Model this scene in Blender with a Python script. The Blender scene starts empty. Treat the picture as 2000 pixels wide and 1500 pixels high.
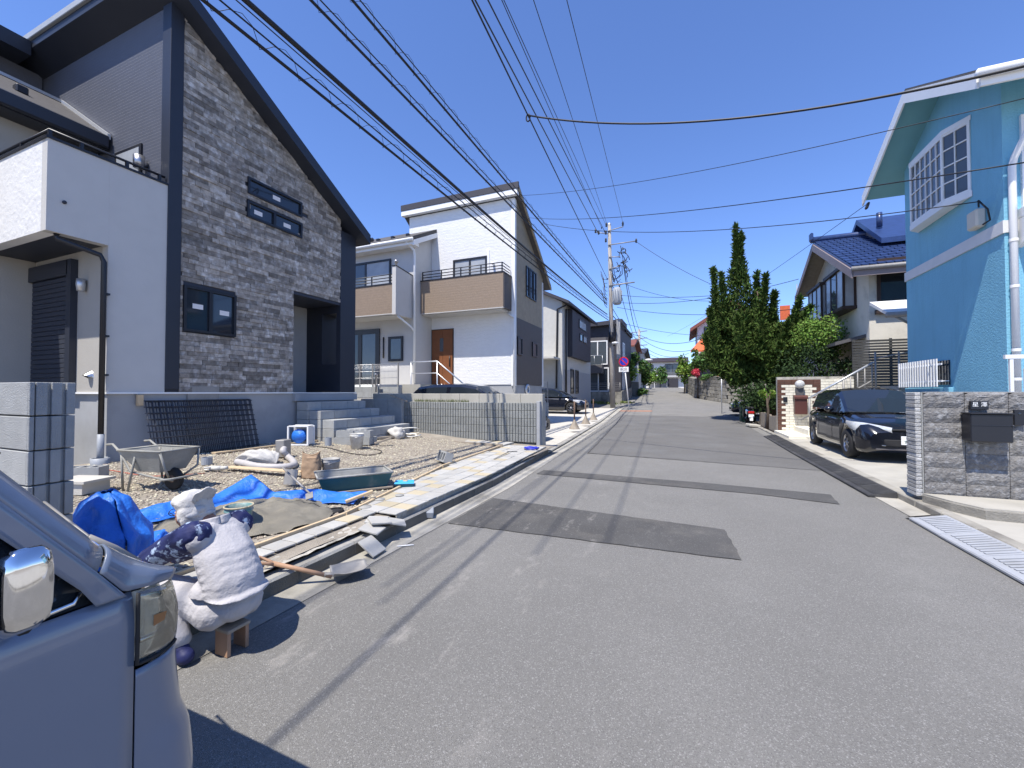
import bpy, bmesh, math, random
import numpy as np
from mathutils import Vector, Matrix, noise
R = math.radians
rnd = random.Random(11)
SC = bpy.context.scene
COL = SC.collection
# ------------------------------------------------------------------ camera
F, YAW, PITCH, EYE = 810.0, R(22.5), math.atan(16/810), 1.5
cam = bpy.data.cameras.new('camera'); cam.sensor_width = 36; cam.lens = 36*F/2000
cam.clip_start = .05; cam.clip_end = 3000
co = bpy.data.objects.new('camera', cam); COL.objects.link(co)
co.location = (0, 0, EYE); co.rotation_euler = (math.pi/2+PITCH, 0, YAW); SC.camera = co
# ------------------------------------------------------------------ sky, sun, exposure
SUN_EL, SUN_OFF = R(63.5), R(14)
W = bpy.data.worlds.new('World'); SC.world = W; W.use_nodes = True
nt = W.node_tree; bg = nt.nodes['Background']
sky = nt.nodes.new('ShaderNodeTexSky'); sky.sky_type = 'NISHITA'; sky.sun_disc = False
sky.sun_elevation = SUN_EL; sky.sun_rotation = math.pi+SUN_OFF
sky.altitude = 50; sky.air_density = 1.0; sky.dust_density = 0.0; sky.ozone_density = 8.0
tint = nt.nodes.new('ShaderNodeVectorMath'); tint.operation = 'MULTIPLY'; tint.inputs[1].default_value = (1.0, 1.0, 1.20)   # clear deep blue day, same all over the dome
nt.links.new(sky.outputs[0], tint.inputs[0]); nt.links.new(tint.outputs[0], bg.inputs[0]); bg.inputs[1].default_value = .145
sl = bpy.data.lights.new('sun', 'SUN'); sl.energy = 5.0; sl.angle = R(.53); sl.color = (1, .945, .86)
so = bpy.data.objects.new('sun', sl); COL.objects.link(so)
SUNV = Vector((-math.sin(SUN_OFF)*math.cos(SUN_EL), -math.cos(SUN_OFF)*math.cos(SUN_EL), math.sin(SUN_EL)))
so.rotation_euler = (-SUNV).to_track_quat('-Z', 'Y').to_euler(); so.location = (0, -20, 40)
SC.view_settings.view_transform = 'Standard'; SC.view_settings.look = 'None'
SC.view_settings.exposure = 0.46; SC.view_settings.gamma = 1; SC.view_settings.use_curve_mapping = False
# ------------------------------------------------------------------ survey helpers: where a sight line meets a real plane
fw = Vector((-math.sin(YAW)*math.cos(PITCH), math.cos(YAW)*math.cos(PITCH), math.sin(PITCH)))
rt = Vector((math.cos(YAW), math.sin(YAW), 0)); upv = rt.cross(fw); C0 = Vector((0, 0, EYE))
def ray(x, y): return fw + rt*((x-1000)/F) + upv*((750-y)/F)
def G(x, y, z=0.0): r = ray(x, y); return C0 + r*((z-EYE)/r.z)
def PX(x, y, X): r = ray(x, y); return C0 + r*(X/r.x)
def PY(x, y, Y): r = ray(x, y); return C0 + r*(Y/r.y)
# ------------------------------------------------------------------ object helpers
class MB:
    def __init__(s): s.v = []; s.f = []; s.m = []; s.s = []
    def add(s, vs, fs, mi=0, sm=False):
        b = len(s.v); s.v += [tuple(p) for p in vs]
        for f in fs: s.f.append(tuple(i+b for i in f)); s.m.append(mi); s.s.append(sm)
        return s
    def box(s, x0, y0, z0, x1, y1, z1, mi=0, ch=0.0):
        x0, x1 = min(x0, x1), max(x0, x1); y0, y1 = min(y0, y1), max(y0, y1); z0, z1 = min(z0, z1), max(z0, z1)
        if ch <= 0:
            vs = [(x, y, z) for x in (x0, x1) for y in (y0, y1) for z in (z0, z1)]
            return s.add(vs, [(0,1,3,2),(4,6,7,5),(0,4,5,1),(2,3,7,6),(0,2,6,4),(1,5,7,3)], mi)
        bm = bmesh.new(); bmesh.ops.create_cube(bm, size=1)
        for v in bm.verts: v.co = Vector(((x0+x1)/2+v.co.x*(x1-x0), (y0+y1)/2+v.co.y*(y1-y0), (z0+z1)/2+v.co.z*(z1-z0)))
        bmesh.ops.bevel(bm, geom=list(bm.edges), offset=ch, segments=1, affect='EDGES')
        return s.bm(bm, mi)
    def bm(s, bm, mi=0, sm=False):
        bm.verts.index_update()
        s.add([v.co.copy() for v in bm.verts], [[v.index for v in f.verts] for f in bm.faces], mi, sm); bm.free(); return s
    def obox(s, c, sx, sy, sz, rot=(0,0,0), mi=0, ch=0.0):
        t = MB().box(-sx/2, -sy/2, -sz/2, sx/2, sy/2, sz/2, 0, ch); t.xf(rot, c); return s.cat(t, mi)
    def xf(s, rot=(0,0,0), loc=(0,0,0), sc=1.0):
        from mathutils import Euler
        q = Euler(rot).to_matrix(); l = Vector(loc); s.v = [tuple(q @ (Vector(p)*sc) + l) for p in s.v]; return s
    def mx(s, m): s.v = [tuple(m @ Vector(p)) for p in s.v]; return s
    def cat(s, t, mi=None):
        b = len(s.v); s.v += t.v
        for f, m, q in zip(t.f, t.m, t.s): s.f.append(tuple(i+b for i in f)); s.m.append(m if mi is None else mi); s.s.append(q)
        return s
    def prism(s, poly, vec, mi=0):
        n = len(poly); p = [Vector(q) for q in poly]; vec = Vector(vec)
        nor = Vector((0,0,0))
        for i in range(n): nor += p[i].cross(p[(i+1) % n])
        if nor.dot(vec) > 0: p.reverse()
        vs = p + [q+vec for q in p]
        fs = [tuple(range(n)), tuple(range(2*n-1, n-1, -1))] + [((i+1) % n, i, n+i, n+(i+1) % n) for i in range(n)]
        return s.add(vs, fs, mi)
    def tube(s, pts, r, n=8, mi=0, sm=True, cap=True):
        P = [Vector(p) for p in pts]; k = len(P); rs = r if isinstance(r, (list, tuple)) else [r]*k
        vs = []; fs = []; ref = None
        for i in range(k):
            t = (P[min(i+1, k-1)]-P[max(i-1, 0)])
            if t.length < 1e-9: t = Vector((0,0,1))
            t.normalize()
            if ref is None:
                ref = Vector((0,0,1)) if abs(t.z) < .9 else Vector((1,0,0))
            a = t.cross(ref)
            if a.length < 1e-6: a = t.orthogonal()
            a.normalize(); b = t.cross(a); ref = a.cross(t)
            for j in range(n):
                th = 2*math.pi*(j+.5)/n; vs.append(P[i] + (a*math.cos(th)+b*math.sin(th))*rs[i])
        for i in range(k-1):
            for j in range(n): fs.append((i*n+j, i*n+(j+1) % n, (i+1)*n+(j+1) % n, (i+1)*n+j))
        if cap: fs += [tuple(range(n-1, -1, -1)), tuple((k-1)*n+j for j in range(n))]
        return s.add(vs, fs, mi, sm)
    def lathe(s, prof, c=(0,0,0), n=20, mi=0, sm=True, sq=1.0):
        vs = []; fs = []; k = len(prof)
        for r, z in prof:
            for j in range(n):
                th = 2*math.pi*j/n; vs.append((c[0]+r*math.cos(th), c[1]+r*math.sin(th)*sq, c[2]+z))
        for i in range(k-1):
            for j in range(n): fs.append((i*n+j, i*n+(j+1) % n, (i+1)*n+(j+1) % n, (i+1)*n+j))
        return s.add(vs, fs, mi, sm)
    def grid(s, fn, nu, nv, mi=0, sm=True, flip=False):
        vs = [fn(i/nu, j/nv) for i in range(nu+1) for j in range(nv+1)]
        w = nv+1
        fs = [(i*w+j, (i+1)*w+j, (i+1)*w+j+1, i*w+j+1) for i in range(nu) for j in range(nv)]
        if flip: fs = [f[::-1] for f in fs]
        return s.add(vs, fs, mi, sm)
    def ball(s, c, rx, ry=None, rz=None, n=12, mi=0):
        ry = ry or rx; rz = rz or rx
        b = bmesh.new(); bmesh.ops.create_uvsphere(b, u_segments=n, v_segments=max(6, n*2//3), radius=1)
        for v in b.verts: v.co = Vector((c[0]+v.co.x*rx, c[1]+v.co.y*ry, c[2]+v.co.z*rz))
        return s.bm(b, mi, True)
    def mesh(s, name, mats):
        me = bpy.data.meshes.new(name); me.from_pydata(s.v, [], s.f)
        for m in (mats if isinstance(mats, (list, tuple)) else [mats]): me.materials.append(m)
        me.polygons.foreach_set('material_index', s.m); me.polygons.foreach_set('use_smooth', s.s); me.update()
        return me
    def build(s, name, mats, parent=None, **k):
        return put(name, s.mesh(name, mats), parent, **k)
def put(name, me, parent=None, loc=None, rot=None, world=True):
    o = bpy.data.objects.new(name, me); COL.objects.link(o)
    if parent is not None:
        o.parent = parent
        if world and loc is None: o.location = -Vector(origin(parent))
    if loc is not None: o.location = loc
    if rot is not None: o.rotation_euler = rot
    return o
def origin(o):
    l = Vector(o.location)
    while o.parent: o = o.parent; l += Vector(o.location)
    return l
def tag(o, label=None, cat=None, group=None, kind=None):
    if label: o['label'] = label
    if cat: o['category'] = cat
    if group: o['group'] = group
    if kind: o['kind'] = kind
    return o
def thing(name, label, cat, loc=(0,0,0), group=None, rot=0):
    o = bpy.data.objects.new(name, None); COL.objects.link(o); o.location = loc; o.rotation_euler = (0, 0, rot)
    o.empty_display_size = .2
    return tag(o, label, cat, group)
def struct(name, mb, mats): return tag(mb.build(name, mats), kind='structure')
def solid(o, t, off=-1):
    m = o.modifiers.new('thick', 'SOLIDIFY'); m.thickness = t; m.offset = off; return o
def bevel(o, w, seg=2):
    m = o.modifiers.new('bevel', 'BEVEL'); m.width = w; m.segments = seg; m.limit_method = 'ANGLE'; m.angle_limit = R(40); return o
def copy_tree(o, parent=None):
    c = o.copy(); COL.objects.link(c); c.parent = parent
    for ch in list(o.children): copy_tree(ch, c)
    return c
# ------------------------------------------------------------------ materials
def mat(name, col, rough=.7, var=.12, scale=3.0, bump=0.0, bscale=60.0, metal=0.0, spec=.4, rv=0.0, isl=0.0, dirt=None, dsc=.8, dlo=.5, dhi=.75, coat=0.0, hue=0.0, streak=False):
    m = bpy.data.materials.new(name); m.use_nodes = True; t = m.node_tree; N = t.nodes; L = t.links
    b = N['Principled BSDF']; b.inputs['Roughness'].default_value = rough; b.inputs['Metallic'].default_value = metal
    b.inputs['Specular IOR Level'].default_value = spec
    if coat: b.inputs['Coat Weight'].default_value = coat; b.inputs['Coat Roughness'].default_value = .03
    geo = N.new('ShaderNodeNewGeometry'); pos = geo.outputs['Position']
    n1 = N.new('ShaderNodeTexNoise'); n1.inputs['Scale'].default_value = scale; n1.inputs['Detail'].default_value = 6; L.new(pos, n1.inputs['Vector'])
    mr = N.new('ShaderNodeMapRange'); mr.inputs[1].default_value = .25; mr.inputs[2].default_value = .75
    mr.inputs[3].default_value = 1-var; mr.inputs[4].default_value = 1+var; L.new(n1.outputs[0], mr.inputs[0])
    val = mr.outputs[0]
    def mul(a, b_):
        q = N.new('ShaderNodeMath'); q.operation = 'MULTIPLY'; L.new(a, q.inputs[0]); L.new(b_, q.inputs[1]); return q.outputs[0]
    if rv:
        oi = N.new('ShaderNodeObjectInfo'); r2 = N.new('ShaderNodeMapRange'); r2.inputs[3].default_value = 1-rv; r2.inputs[4].default_value = 1+rv
        L.new(oi.outputs['Random'], r2.inputs[0]); val = mul(val, r2.outputs[0])
    if isl:
        r3 = N.new('ShaderNodeMapRange'); r3.inputs[3].default_value = 1-isl; r3.inputs[4].default_value = 1+isl
        L.new(geo.outputs['Random Per Island'], r3.inputs[0]); val = mul(val, r3.outputs[0])
    base = N.new('ShaderNodeRGB'); base.outputs[0].default_value = (*col, 1); c = base.outputs[0]
    if hue:
        hs = N.new('ShaderNodeHueSaturation'); h = N.new('ShaderNodeMapRange'); h.inputs[3].default_value = .5-hue; h.inputs[4].default_value = .5+hue
        src = geo.outputs['Random Per Island'] if isl else N.new('ShaderNodeObjectInfo').outputs['Random']
        L.new(src, h.inputs[0]); L.new(h.outputs[0], hs.inputs[0]); L.new(c, hs.inputs[4]); c = hs.outputs[0]
    if dirt:
        n2 = N.new('ShaderNodeTexNoise'); n2.inputs['Scale'].default_value = dsc; n2.inputs['Detail'].default_value = 8; n2.inputs['Roughness'].default_value = .65
        if streak:
            mp = N.new('ShaderNodeMapping'); mp.inputs['Scale'].default_value = (6, 6, .6); L.new(pos, mp.inputs[0]); L.new(mp.outputs[0], n2.inputs['Vector'])
        else: L.new(pos, n2.inputs['Vector'])
        r4 = N.new('ShaderNodeMapRange'); r4.inputs[1].default_value = dlo; r4.inputs[2].default_value = dhi; L.new(n2.outputs[0], r4.inputs[0])
        mx = N.new('ShaderNodeMix'); mx.data_type = 'RGBA'; L.new(r4.outputs[0], mx.inputs[0]); L.new(c, mx.inputs[6]); mx.inputs[7].default_value = (*dirt, 1); c = mx.outputs[2]
    vm = N.new('ShaderNodeVectorMath'); vm.operation = 'SCALE'; L.new(c, vm.inputs[0]); L.new(val, vm.inputs['Scale']); L.new(vm.outputs[0], b.inputs['Base Color'])
    if bump:
        n3 = N.new('ShaderNodeTexNoise'); n3.inputs['Scale'].default_value = bscale; n3.inputs['Detail'].default_value = 5; L.new(pos, n3.inputs['Vector'])
        bp = N.new('ShaderNodeBump'); bp.inputs['Strength'].default_value = bump; bp.inputs['Distance'].default_value = .02; L.new(n3.outputs[0], bp.inputs['Height']); L.new(bp.outputs[0], b.inputs['Normal'])
    return m
def ridged(m, axis, freq, strength, wob=.0, dist=.012):
    """add horizontal siding relief: a wave of height along an axis"""
    t = m.node_tree; N = t.nodes; L = t.links; b = N['Principled BSDF']
    geo = N.new('ShaderNodeNewGeometry'); w = N.new('ShaderNodeTexWave'); w.wave_type = 'BANDS'; w.bands_direction = axis; w.wave_profile = 'SAW'
    w.inputs['Scale'].default_value = freq; w.inputs['Distortion'].default_value = wob; w.inputs['Detail Scale'].default_value = 1.5
    L.new(geo.outputs['Position'], w.inputs['Vector'])
    bp = N.new('ShaderNodeBump'); bp.inputs['Strength'].default_value = strength; bp.inputs['Distance'].default_value = dist
    L.new(w.outputs['Fac'], bp.inputs['Height'])
    if b.inputs['Normal'].links: L.new(b.inputs['Normal'].links[0].from_socket, bp.inputs['Normal'])
    L.new(bp.outputs[0], b.inputs['Normal']); return m
def speckle(m, sc, lo, hi, col, amt=1.0):
    """mix small aggregate grains into the base colour"""
    t = m.node_tree; N = t.nodes; L = t.links; b = N['Principled BSDF']
    geo = N.new('ShaderNodeNewGeometry'); v = N.new('ShaderNodeTexVoronoi'); v.inputs['Scale'].default_value = sc; L.new(geo.outputs['Position'], v.inputs['Vector'])
    sep = N.new('ShaderNodeSeparateColor'); L.new(v.outputs['Color'], sep.inputs[0])
    r = N.new('ShaderNodeMapRange'); r.inputs[1].default_value = lo; r.inputs[2].default_value = hi; r.inputs[4].default_value = amt; L.new(sep.outputs[0], r.inputs[0])
    mx = N.new('ShaderNodeMix'); mx.data_type = 'RGBA'; L.new(r.outputs[0], mx.inputs[0]); L.new(b.inputs['Base Color'].links[0].from_socket, mx.inputs[6]); mx.inputs[7].default_value = (*col, 1)
    L.new(mx.outputs[2], b.inputs['Base Color']); return m
K = {}
def mk(key, *a, **k): K[key] = mat(key, *a, **k); return K[key]
mk('asphalt', (.20,.194,.180), .9, .10, .7, .6, 240, spec=.25, dirt=(.235,.228,.212), dsc=.8, dlo=.50, dhi=.78)
speckle(K['asphalt'], 190, .80, .99, (.40,.392,.37), .62); speckle(K['asphalt'], 230, .70, .95, (.09,.087,.082), .5)
def smears(m):
    # dried cement slurry spilled beside the building site
    t = m.node_tree; N = t.nodes; L = t.links; b = N['Principled BSDF']; geo = N.new('ShaderNodeNewGeometry')
    mp = N.new('ShaderNodeMapping'); mp.inputs['Scale'].default_value = (3.2, 1.3, 1); L.new(geo.outputs['Position'], mp.inputs[0])
    n = N.new('ShaderNodeTexNoise'); n.inputs['Scale'].default_value = 1.6; n.inputs['Detail'].default_value = 9; n.inputs['Roughness'].default_value = .72; L.new(mp.outputs[0], n.inputs[0])
    r = N.new('ShaderNodeMapRange'); r.inputs[1].default_value = .56; r.inputs[2].default_value = .70; r.inputs[4].default_value = .75; L.new(n.outputs[0], r.inputs[0])
    s = N.new('ShaderNodeSeparateXYZ'); L.new(geo.outputs['Position'], s.inputs[0])
    q = N.new('ShaderNodeMapRange'); q.inputs[1].default_value = .2; q.inputs[2].default_value = -1.8; L.new(s.outputs[0], q.inputs[0])
    q2 = N.new('ShaderNodeMapRange'); q2.inputs[1].default_value = 9; q2.inputs[2].default_value = 5; L.new(s.outputs[1], q2.inputs[0])
    u = N.new('ShaderNodeMath'); u.operation = 'MULTIPLY'; L.new(r.outputs[0], u.inputs[0]); L.new(q.outputs[0], u.inputs[1])
    u2 = N.new('ShaderNodeMath'); u2.operation = 'MULTIPLY'; L.new(u.outputs[0], u2.inputs[0]); L.new(q2.outputs[0], u2.inputs[1])
    mx = N.new('ShaderNodeMix'); mx.data_type = 'RGBA'; L.new(u2.outputs[0], mx.inputs[0]); L.new(b.inputs['Base Color'].links[0].from_socket, mx.inputs[6]); mx.inputs[7].default_value = (.36, .34, .31, 1); L.new(mx.outputs[2], b.inputs['Base Color'])
smears(K['asphalt'])
mk('asphalt_new', (.085,.083,.08), .9, .14, 1.6, .35, 260, spec=.25, dirt=(.15,.14,.125), dsc=1.3, dlo=.52, dhi=.8); speckle(K['asphalt_new'], 120, .9, .98, (.2,.2,.19), .5); smears(K['asphalt_new'])
mk('asphalt_mid', (.135,.131,.124), .9, .10, .9, .4, 220, spec=.25, dirt=(.16,.16,.155), dsc=.6); speckle(K['asphalt_mid'], 110, .88, .97, (.26,.26,.25), .5)
mk('gutter', (.40,.38,.33), .9, .14, 5, .4, 150, dirt=(.24,.225,.19), dsc=1.6, dlo=.45, dhi=.7)
mk('kerb', (.36,.35,.32), .9, .14, 5, .5, 120, dirt=(.19,.175,.15), dsc=2.5, dlo=.45, dhi=.65)
mk('concrete', (.40,.38,.33), .88, .10, 3, .25, 120, dirt=(.33,.315,.27), dsc=.9, dlo=.5, dhi=.72)
mk('concrete_pale', (.50,.475,.42), .9, .07, 2, .2, 100, dirt=(.5,.48,.43), dsc=.8)
mk('concrete_old', (.27,.255,.22), .92, .18, 3, .5, 60, rv=.25, dirt=(.11,.10,.085), dsc=1.1, dlo=.48, dhi=.7)
mk('mortar', (.44,.415,.36), .92, .14, 9, .6, 60, dirt=(.25,.235,.2), dsc=3.5, dlo=.5, dhi=.62)
mk('joint', (.17,.165,.15), .95, .1, 8)
mk('kerb_face_shade', (.13,.12,.10), .95, .2, 6, .5, 90)  # kerb concrete with the shade of its road-facing side put into the colour
mk('earth', (.30,.265,.215), .95, .2, 5, .8, 90, dirt=(.4,.36,.3), dsc=2)
mk('gravel', (.44,.385,.30), .9, .1, 8, .4, 200, isl=.42, hue=.03)
mk('sand', (.25,.23,.185), .95, .16, 12, .8, 140, dirt=(.15,.138,.115), dsc=3)
mk('cblock', (.36,.365,.355), .92, .10, 9, .5, 170, rv=.07)
mk('cblock_rib', (.255,.26,.245), .92, .10, 9, .55, 150, rv=.09)
mk('splitblock', (.175,.168,.160), .92, .2, 22, 1.0, 42, rv=.13, dirt=(.30,.30,.30), dsc=16, dlo=.5, dhi=.66)
mk('splitbrick', (.42,.415,.40), .92, .2, 30, .9, 60, rv=.16)
mk('found', (.34,.345,.35), .85, .07, 2, .12, 90, dirt=(.27,.275,.28), dsc=1.2, dlo=.5, dhi=.75)
mk('white_siding', (.52,.51,.49), .6, .03, 4, .12, 40)  # darkened in colour for the white walls in shade; sunlit faces get a paler white
mk('white_tex', (.74,.735,.725), .65, .03, 4, .5, 14); ridged(K['white_tex'], 'Z', 2.3, .55, 6.0)
mk('shaded_siding', (.40,.38,.345), .6, .03, 4, .12, 40)  # same white siding, colour darkened to imitate shade under and behind the balcony
mk('dark_siding', (.10,.107,.132), .55, .05, 3, .1, 60); ridged(K['dark_siding'], 'Z', 5.2, .6)
mk('navy', (.022,.026,.038), .45, .06, 3, spec=.5)
mk('navy_soffit', (.035,.04,.055), .55, .05, 3)
mk('brown_siding', (.27,.205,.15), .65, .09, 14, .3, 60); ridged(K['brown_siding'], 'Z', 3.2, .4, 2.5)
mk('umber_siding', (.10,.085,.075), .6, .06, 6, .1, 50)
mk('tan_siding', (.33,.27,.185), .65, .12, 5, .3, 50)
mk('white_trim', (.80,.80,.79), .45, .02, 4)
mk('stone_a', (.285,.255,.222), .85, .40, 11, .6, 60, rv=.46, dirt=(.45,.435,.42), dsc=7, dlo=.50, dhi=.66)
mk('stone_b', (.285,.255,.222), .85, .40, 11, .6, 60, isl=.46, dirt=(.45,.435,.42), dsc=7, dlo=.50, dhi=.66)
mk('roof_slate', (.085,.08,.078), .8, .12, 8, .2, 40); ridged(K['roof_slate'], 'Z', 9, .3)
mk('black_metal', (.012,.013,.018), .4, .05, 4, spec=.5)
mk('glass', (.018,.024,.032), .04, .02, 2, spec=.8)
mk('glass_dull', (.02,.023,.03), .35, .02, 2, spec=.3)
mk('glass_mid', (.07,.085,.10), .05, .1, 2, spec=.8)
mk('curtain', (.36,.38,.40), .25, .12, 3, spec=.5)
mk('sticker', (.75,.73,.72), .6, .04, 30)
mk('door_wood', (.20,.075,.03), .5, .12, 5, .1, 40)
mk('wood', (.56,.43,.27), .75, .12, 10, .2, 60, rv=.1)
mk('wood_old', (.30,.255,.20), .85, .16, 9, .3, 60, rv=.1)
mk('tile', (.42,.41,.38), .7, .06, 7, .3, 90, rv=.10, dirt=(.34,.35,.345), dsc=5)
mk('tile_cream', (.46,.40,.28), .7, .05, 7, .3, 90, rv=.08)
mk('tarp', (.022,.16,.62), .5, .12, 4, .7, 26, spec=.5, rv=.02)
mk('blue_plastic', (.05,.42,.80), .4, .05, 9)
mk('teal_plastic', (.022,.105,.125), .45, .12, 6, dirt=(.16,.18,.17), dsc=3, dlo=.55, dhi=.8)
mk('cement_grey', (.33,.325,.30), .9, .16, 14, .4, 90)
mk('barrow', (.27,.265,.235), .65, .16, 7, .2, 50, dirt=(.38,.36,.31), dsc=3)
mk('rust', (.16,.10,.07), .85, .25, 12, .3, 60)
mk('rubber', (.02,.02,.021), .75, .12, 9, .2, 60)
mk('ramp_black', (.048,.048,.05), .7, .15, 6, .2, 60, dirt=(.09,.088,.083), dsc=2)
mk('ramp_grey', (.36,.375,.40), .5, .06, 6, .1, 60, dirt=(.28,.285,.29), dsc=2)
mk('paper_bag', (.36,.245,.155), .8, .1, 9, .3, 30)
mk('bucket', (.58,.57,.54), .55, .1, 8, dirt=(.42,.41,.37), dsc=5, dlo=.45, dhi=.65)
mk('bucket_grey', (.36,.35,.33), .6, .1, 8, dirt=(.25,.24,.22), dsc=6)
mk('bucket_teal', (.12,.24,.24), .5, .1, 8, dirt=(.33,.35,.33), dsc=7, dlo=.45, dhi=.6)
mk('rope', (.74,.72,.64), .8, .08, 20)
mk('grey_pvc', (.30,.32,.345), .5, .06, 5)
mk('hose', (.44,.42,.41), .55, .06, 9)
mk('white_bag', (.50,.48,.44), .7, .08, 7, .3, 25)
mk('steel', (.45,.45,.46), .35, .1, 8, metal=1.0)
mk('steel_dull', (.30,.29,.275), .6, .12, 9, metal=.3)
mk('aluminium', (.62,.63,.64), .4, .05, 6, metal=.7)
mk('mesh_bar', (.05,.053,.065), .65, .15, 9)
mk('cloth_white', (.46,.445,.455), .9, .05, 9, .25, 70)
mk('cloth_towel', (.56,.54,.51), .92, .05, 9, .35, 120)
mk('skin', (.40,.20,.125), .55, .06, 14)
mk('gumboot', (.02,.025,.10), .6, .1, 9)
mk('camo', (.012,.018,.085), .7, .1, 9, .2, 60, dirt=(.34,.43,.58), dsc=15, dlo=.54, dhi=.60)
mk('vest_black', (.012,.012,.02), .8, .1, 9)
mk('pearl', (.135,.165,.225), .3, .03, 3, coat=.9, spec=.5)
mk('car_black', (.006,.007,.012), .18, .05, 3, coat=1.0, spec=.5)
mk('chrome', (.72,.72,.72), .08, .02, 3, metal=1.0)
mk('lamp_glass', (.68,.69,.68), .08, .16, 22, spec=.8, metal=.2)
mk('reflector', (.80,.80,.76), .25, .15, 30, metal=.45); ridged(K['reflector'], 'Z', 14, .5)
def lens_mat():
    m = bpy.data.materials.new('lens'); m.use_nodes = True; t = m.node_tree; N = t.nodes; L = t.links; N.remove(N['Principled BSDF'])
    a = N.new('ShaderNodeBsdfTransparent'); a.inputs[0].default_value = (.86, .88, .85, 1); g = N.new('ShaderNodeBsdfGlossy'); g.inputs['Roughness'].default_value = .06
    f = N.new('ShaderNodeLayerWeight'); f.inputs[0].default_value = .35; mr = N.new('ShaderNodeMapRange'); mr.inputs[3].default_value = .14; mr.inputs[4].default_value = .85; L.new(f.outputs['Fresnel'], mr.inputs[0])
    x = N.new('ShaderNodeMixShader'); L.new(mr.outputs[0], x.inputs[0]); L.new(a.outputs[0], x.inputs[1]); L.new(g.outputs[0], x.inputs[2]); L.new(x.outputs[0], N['Material Output'].inputs[0]); return m
K['lens'] = lens_mat()
mk('amber', (.28,.13,.05), .3, .05, 9)
mk('tail_red', (.45,.015,.012), .15, .05, 9, coat=.6)
mk('plate', (.80,.80,.78), .4, .02, 9)
mk('plate_green', (.02,.10,.06), .5, .02, 9)
mk('sky_blue', (.20,.46,.60), .8, .06, 1.2, .45, 34, dirt=(.165,.385,.50), dsc=1.1, dlo=.5, dhi=.85, streak=True)
mk('teal_soffit', (.17,.38,.42), .7, .04, 3)
mk('cream_wall', (.64,.60,.51), .85, .06, 2.5, .3, 50, dirt=(.45,.42,.35), dsc=1.4, dlo=.55, dhi=.8)
mk('brown_trim', (.045,.028,.022), .55, .08, 6)
mk('mauve_fascia', (.24,.20,.20), .6, .06, 5)
mk('blue_tile', (.022,.045,.13), .35, .2, 6, spec=.6, isl=.15)
mk('brick_white', (.72,.68,.57), .8, .06, 9, .3, 60, rv=.07)
mk('brick_brown', (.105,.05,.035), .75, .1, 9, .3, 60, rv=.12)
mk('slat', (.062,.061,.058), .55, .07, 6, rv=.06)
mk('pole_conc', (.36,.33,.295), .85, .12, 4, .3, 60, dirt=(.22,.2,.175), dsc=3, streak=True)
mk('cable', (.012,.012,.016), .5, .05, 9)
mk('insul', (.025,.025,.03), .4, .05, 9)
mk('transf', (.36,.38,.40), .5, .06, 5)
mk('orange_tile', (.62,.13,.045), .6, .14, 8, .2, 40, isl=.1)
mk('red_roof', (.20,.07,.05), .65, .12, 8, .2, 40)
mk('charcoal', (.045,.043,.052), .6, .05, 4, .1, 40)
mk('charcoal_lt', (.105,.098,.10), .6, .05, 4, .1, 40)
mk('house_cream', (.50,.485,.44), .75, .06, 4, .3, 16)
mk('house_grey', (.34,.34,.34), .75, .06, 4, .2, 30)
mk('house_white', (.66,.66,.65), .7, .05, 4)
mk('sign_red', (.62,.02,.03), .4, .03, 9)
mk('sign_blue', (.03,.04,.45), .4, .03, 9)
mk('orange_paint', (.48,.20,.10), .9, .3, 6, .2, 60)
mk('green_bin', (.01,.035,.022), .55, .08, 6)
mk('bark', (.10,.075,.055), .95, .2, 14, .8, 40)
mk('juniper', (.06,.095,.02), .8, .1, 3, isl=.42, hue=.02, spec=.15)
mk('maple', (.12,.20,.035), .7, .1, 3, isl=.35, hue=.02, spec=.2)
mk('leaf', (.07,.13,.03), .65, .1, 3, isl=.4, hue=.03, spec=.25)
mk('leaf_bright', (.16,.25,.04), .6, .1, 3, isl=.35, hue=.03, spec=.25)
mk('flower_pink', (.62,.07,.10), .7, .1, 3, isl=.3)
mk('flower_orange', (.60,.17,.06), .7, .1, 3, isl=.3)
mk('grass', (.12,.15,.04), .8, .1, 3, isl=.4)
mk('globe', (.50,.50,.49), .15, .2, 9, spec=.6)
mk('mail_brown', (.09,.035,.03), .4, .06, 6)
mk('line_red', (.5,.10,.06), .8, .05, 9)
mk('handle_wood', (.36,.22,.14), .7, .15, 9)
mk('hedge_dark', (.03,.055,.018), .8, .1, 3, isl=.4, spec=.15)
mk('glove', (.55,.58,.60), .9, .08, 20)
# ================================================================== TERRAIN
def sm(a, b, x): t = max(0, min(1, (x-a)/(b-a))); return t*t*(3-2*t)
def lerp_tab(tab, x):
    if x <= tab[0][0]: return tab[0][1]
    for (a, u), (b, v) in zip(tab, tab[1:]):
        if x <= b: return u+(v-u)*(x-a)/(b-a)
    return tab[-1][1]
def zr(y): return lerp_tab([(12, 0), (20, .06), (28, .27), (34, .42), (40, .72), (50, 1.35), (60, 1.95), (68, 2.2), (90, 2.25)], y)
def xk(y): return -2.80-max(0, y-6)*.062
def xl(y): return lerp_tab([(30.6, -4.05), (31.2, -30), (36.4, -30), (36.9, -4.9), (60, -4.2), (120, -4)], y) if y > 30.6 else xk(y)+.27
def xr(y): return lerp_tab([(24.5, 2.5), (25, 40), (36.2, 40), (37.6, 3.6), (44, 1.2), (56, .2), (66, -.5), (120, -.5)], y)
def gl(x, y): return .17+.23*sm(0, 1, (-x-3.2)/5.1)+.012*noise.noise((x*1.7, y*1.7, 0))
ys = [-12+i*.75 for i in range(60)]+[33+i*1.5 for i in range(60)]
g = MB()
def gz(x, y): return zr(y)-.03
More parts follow.
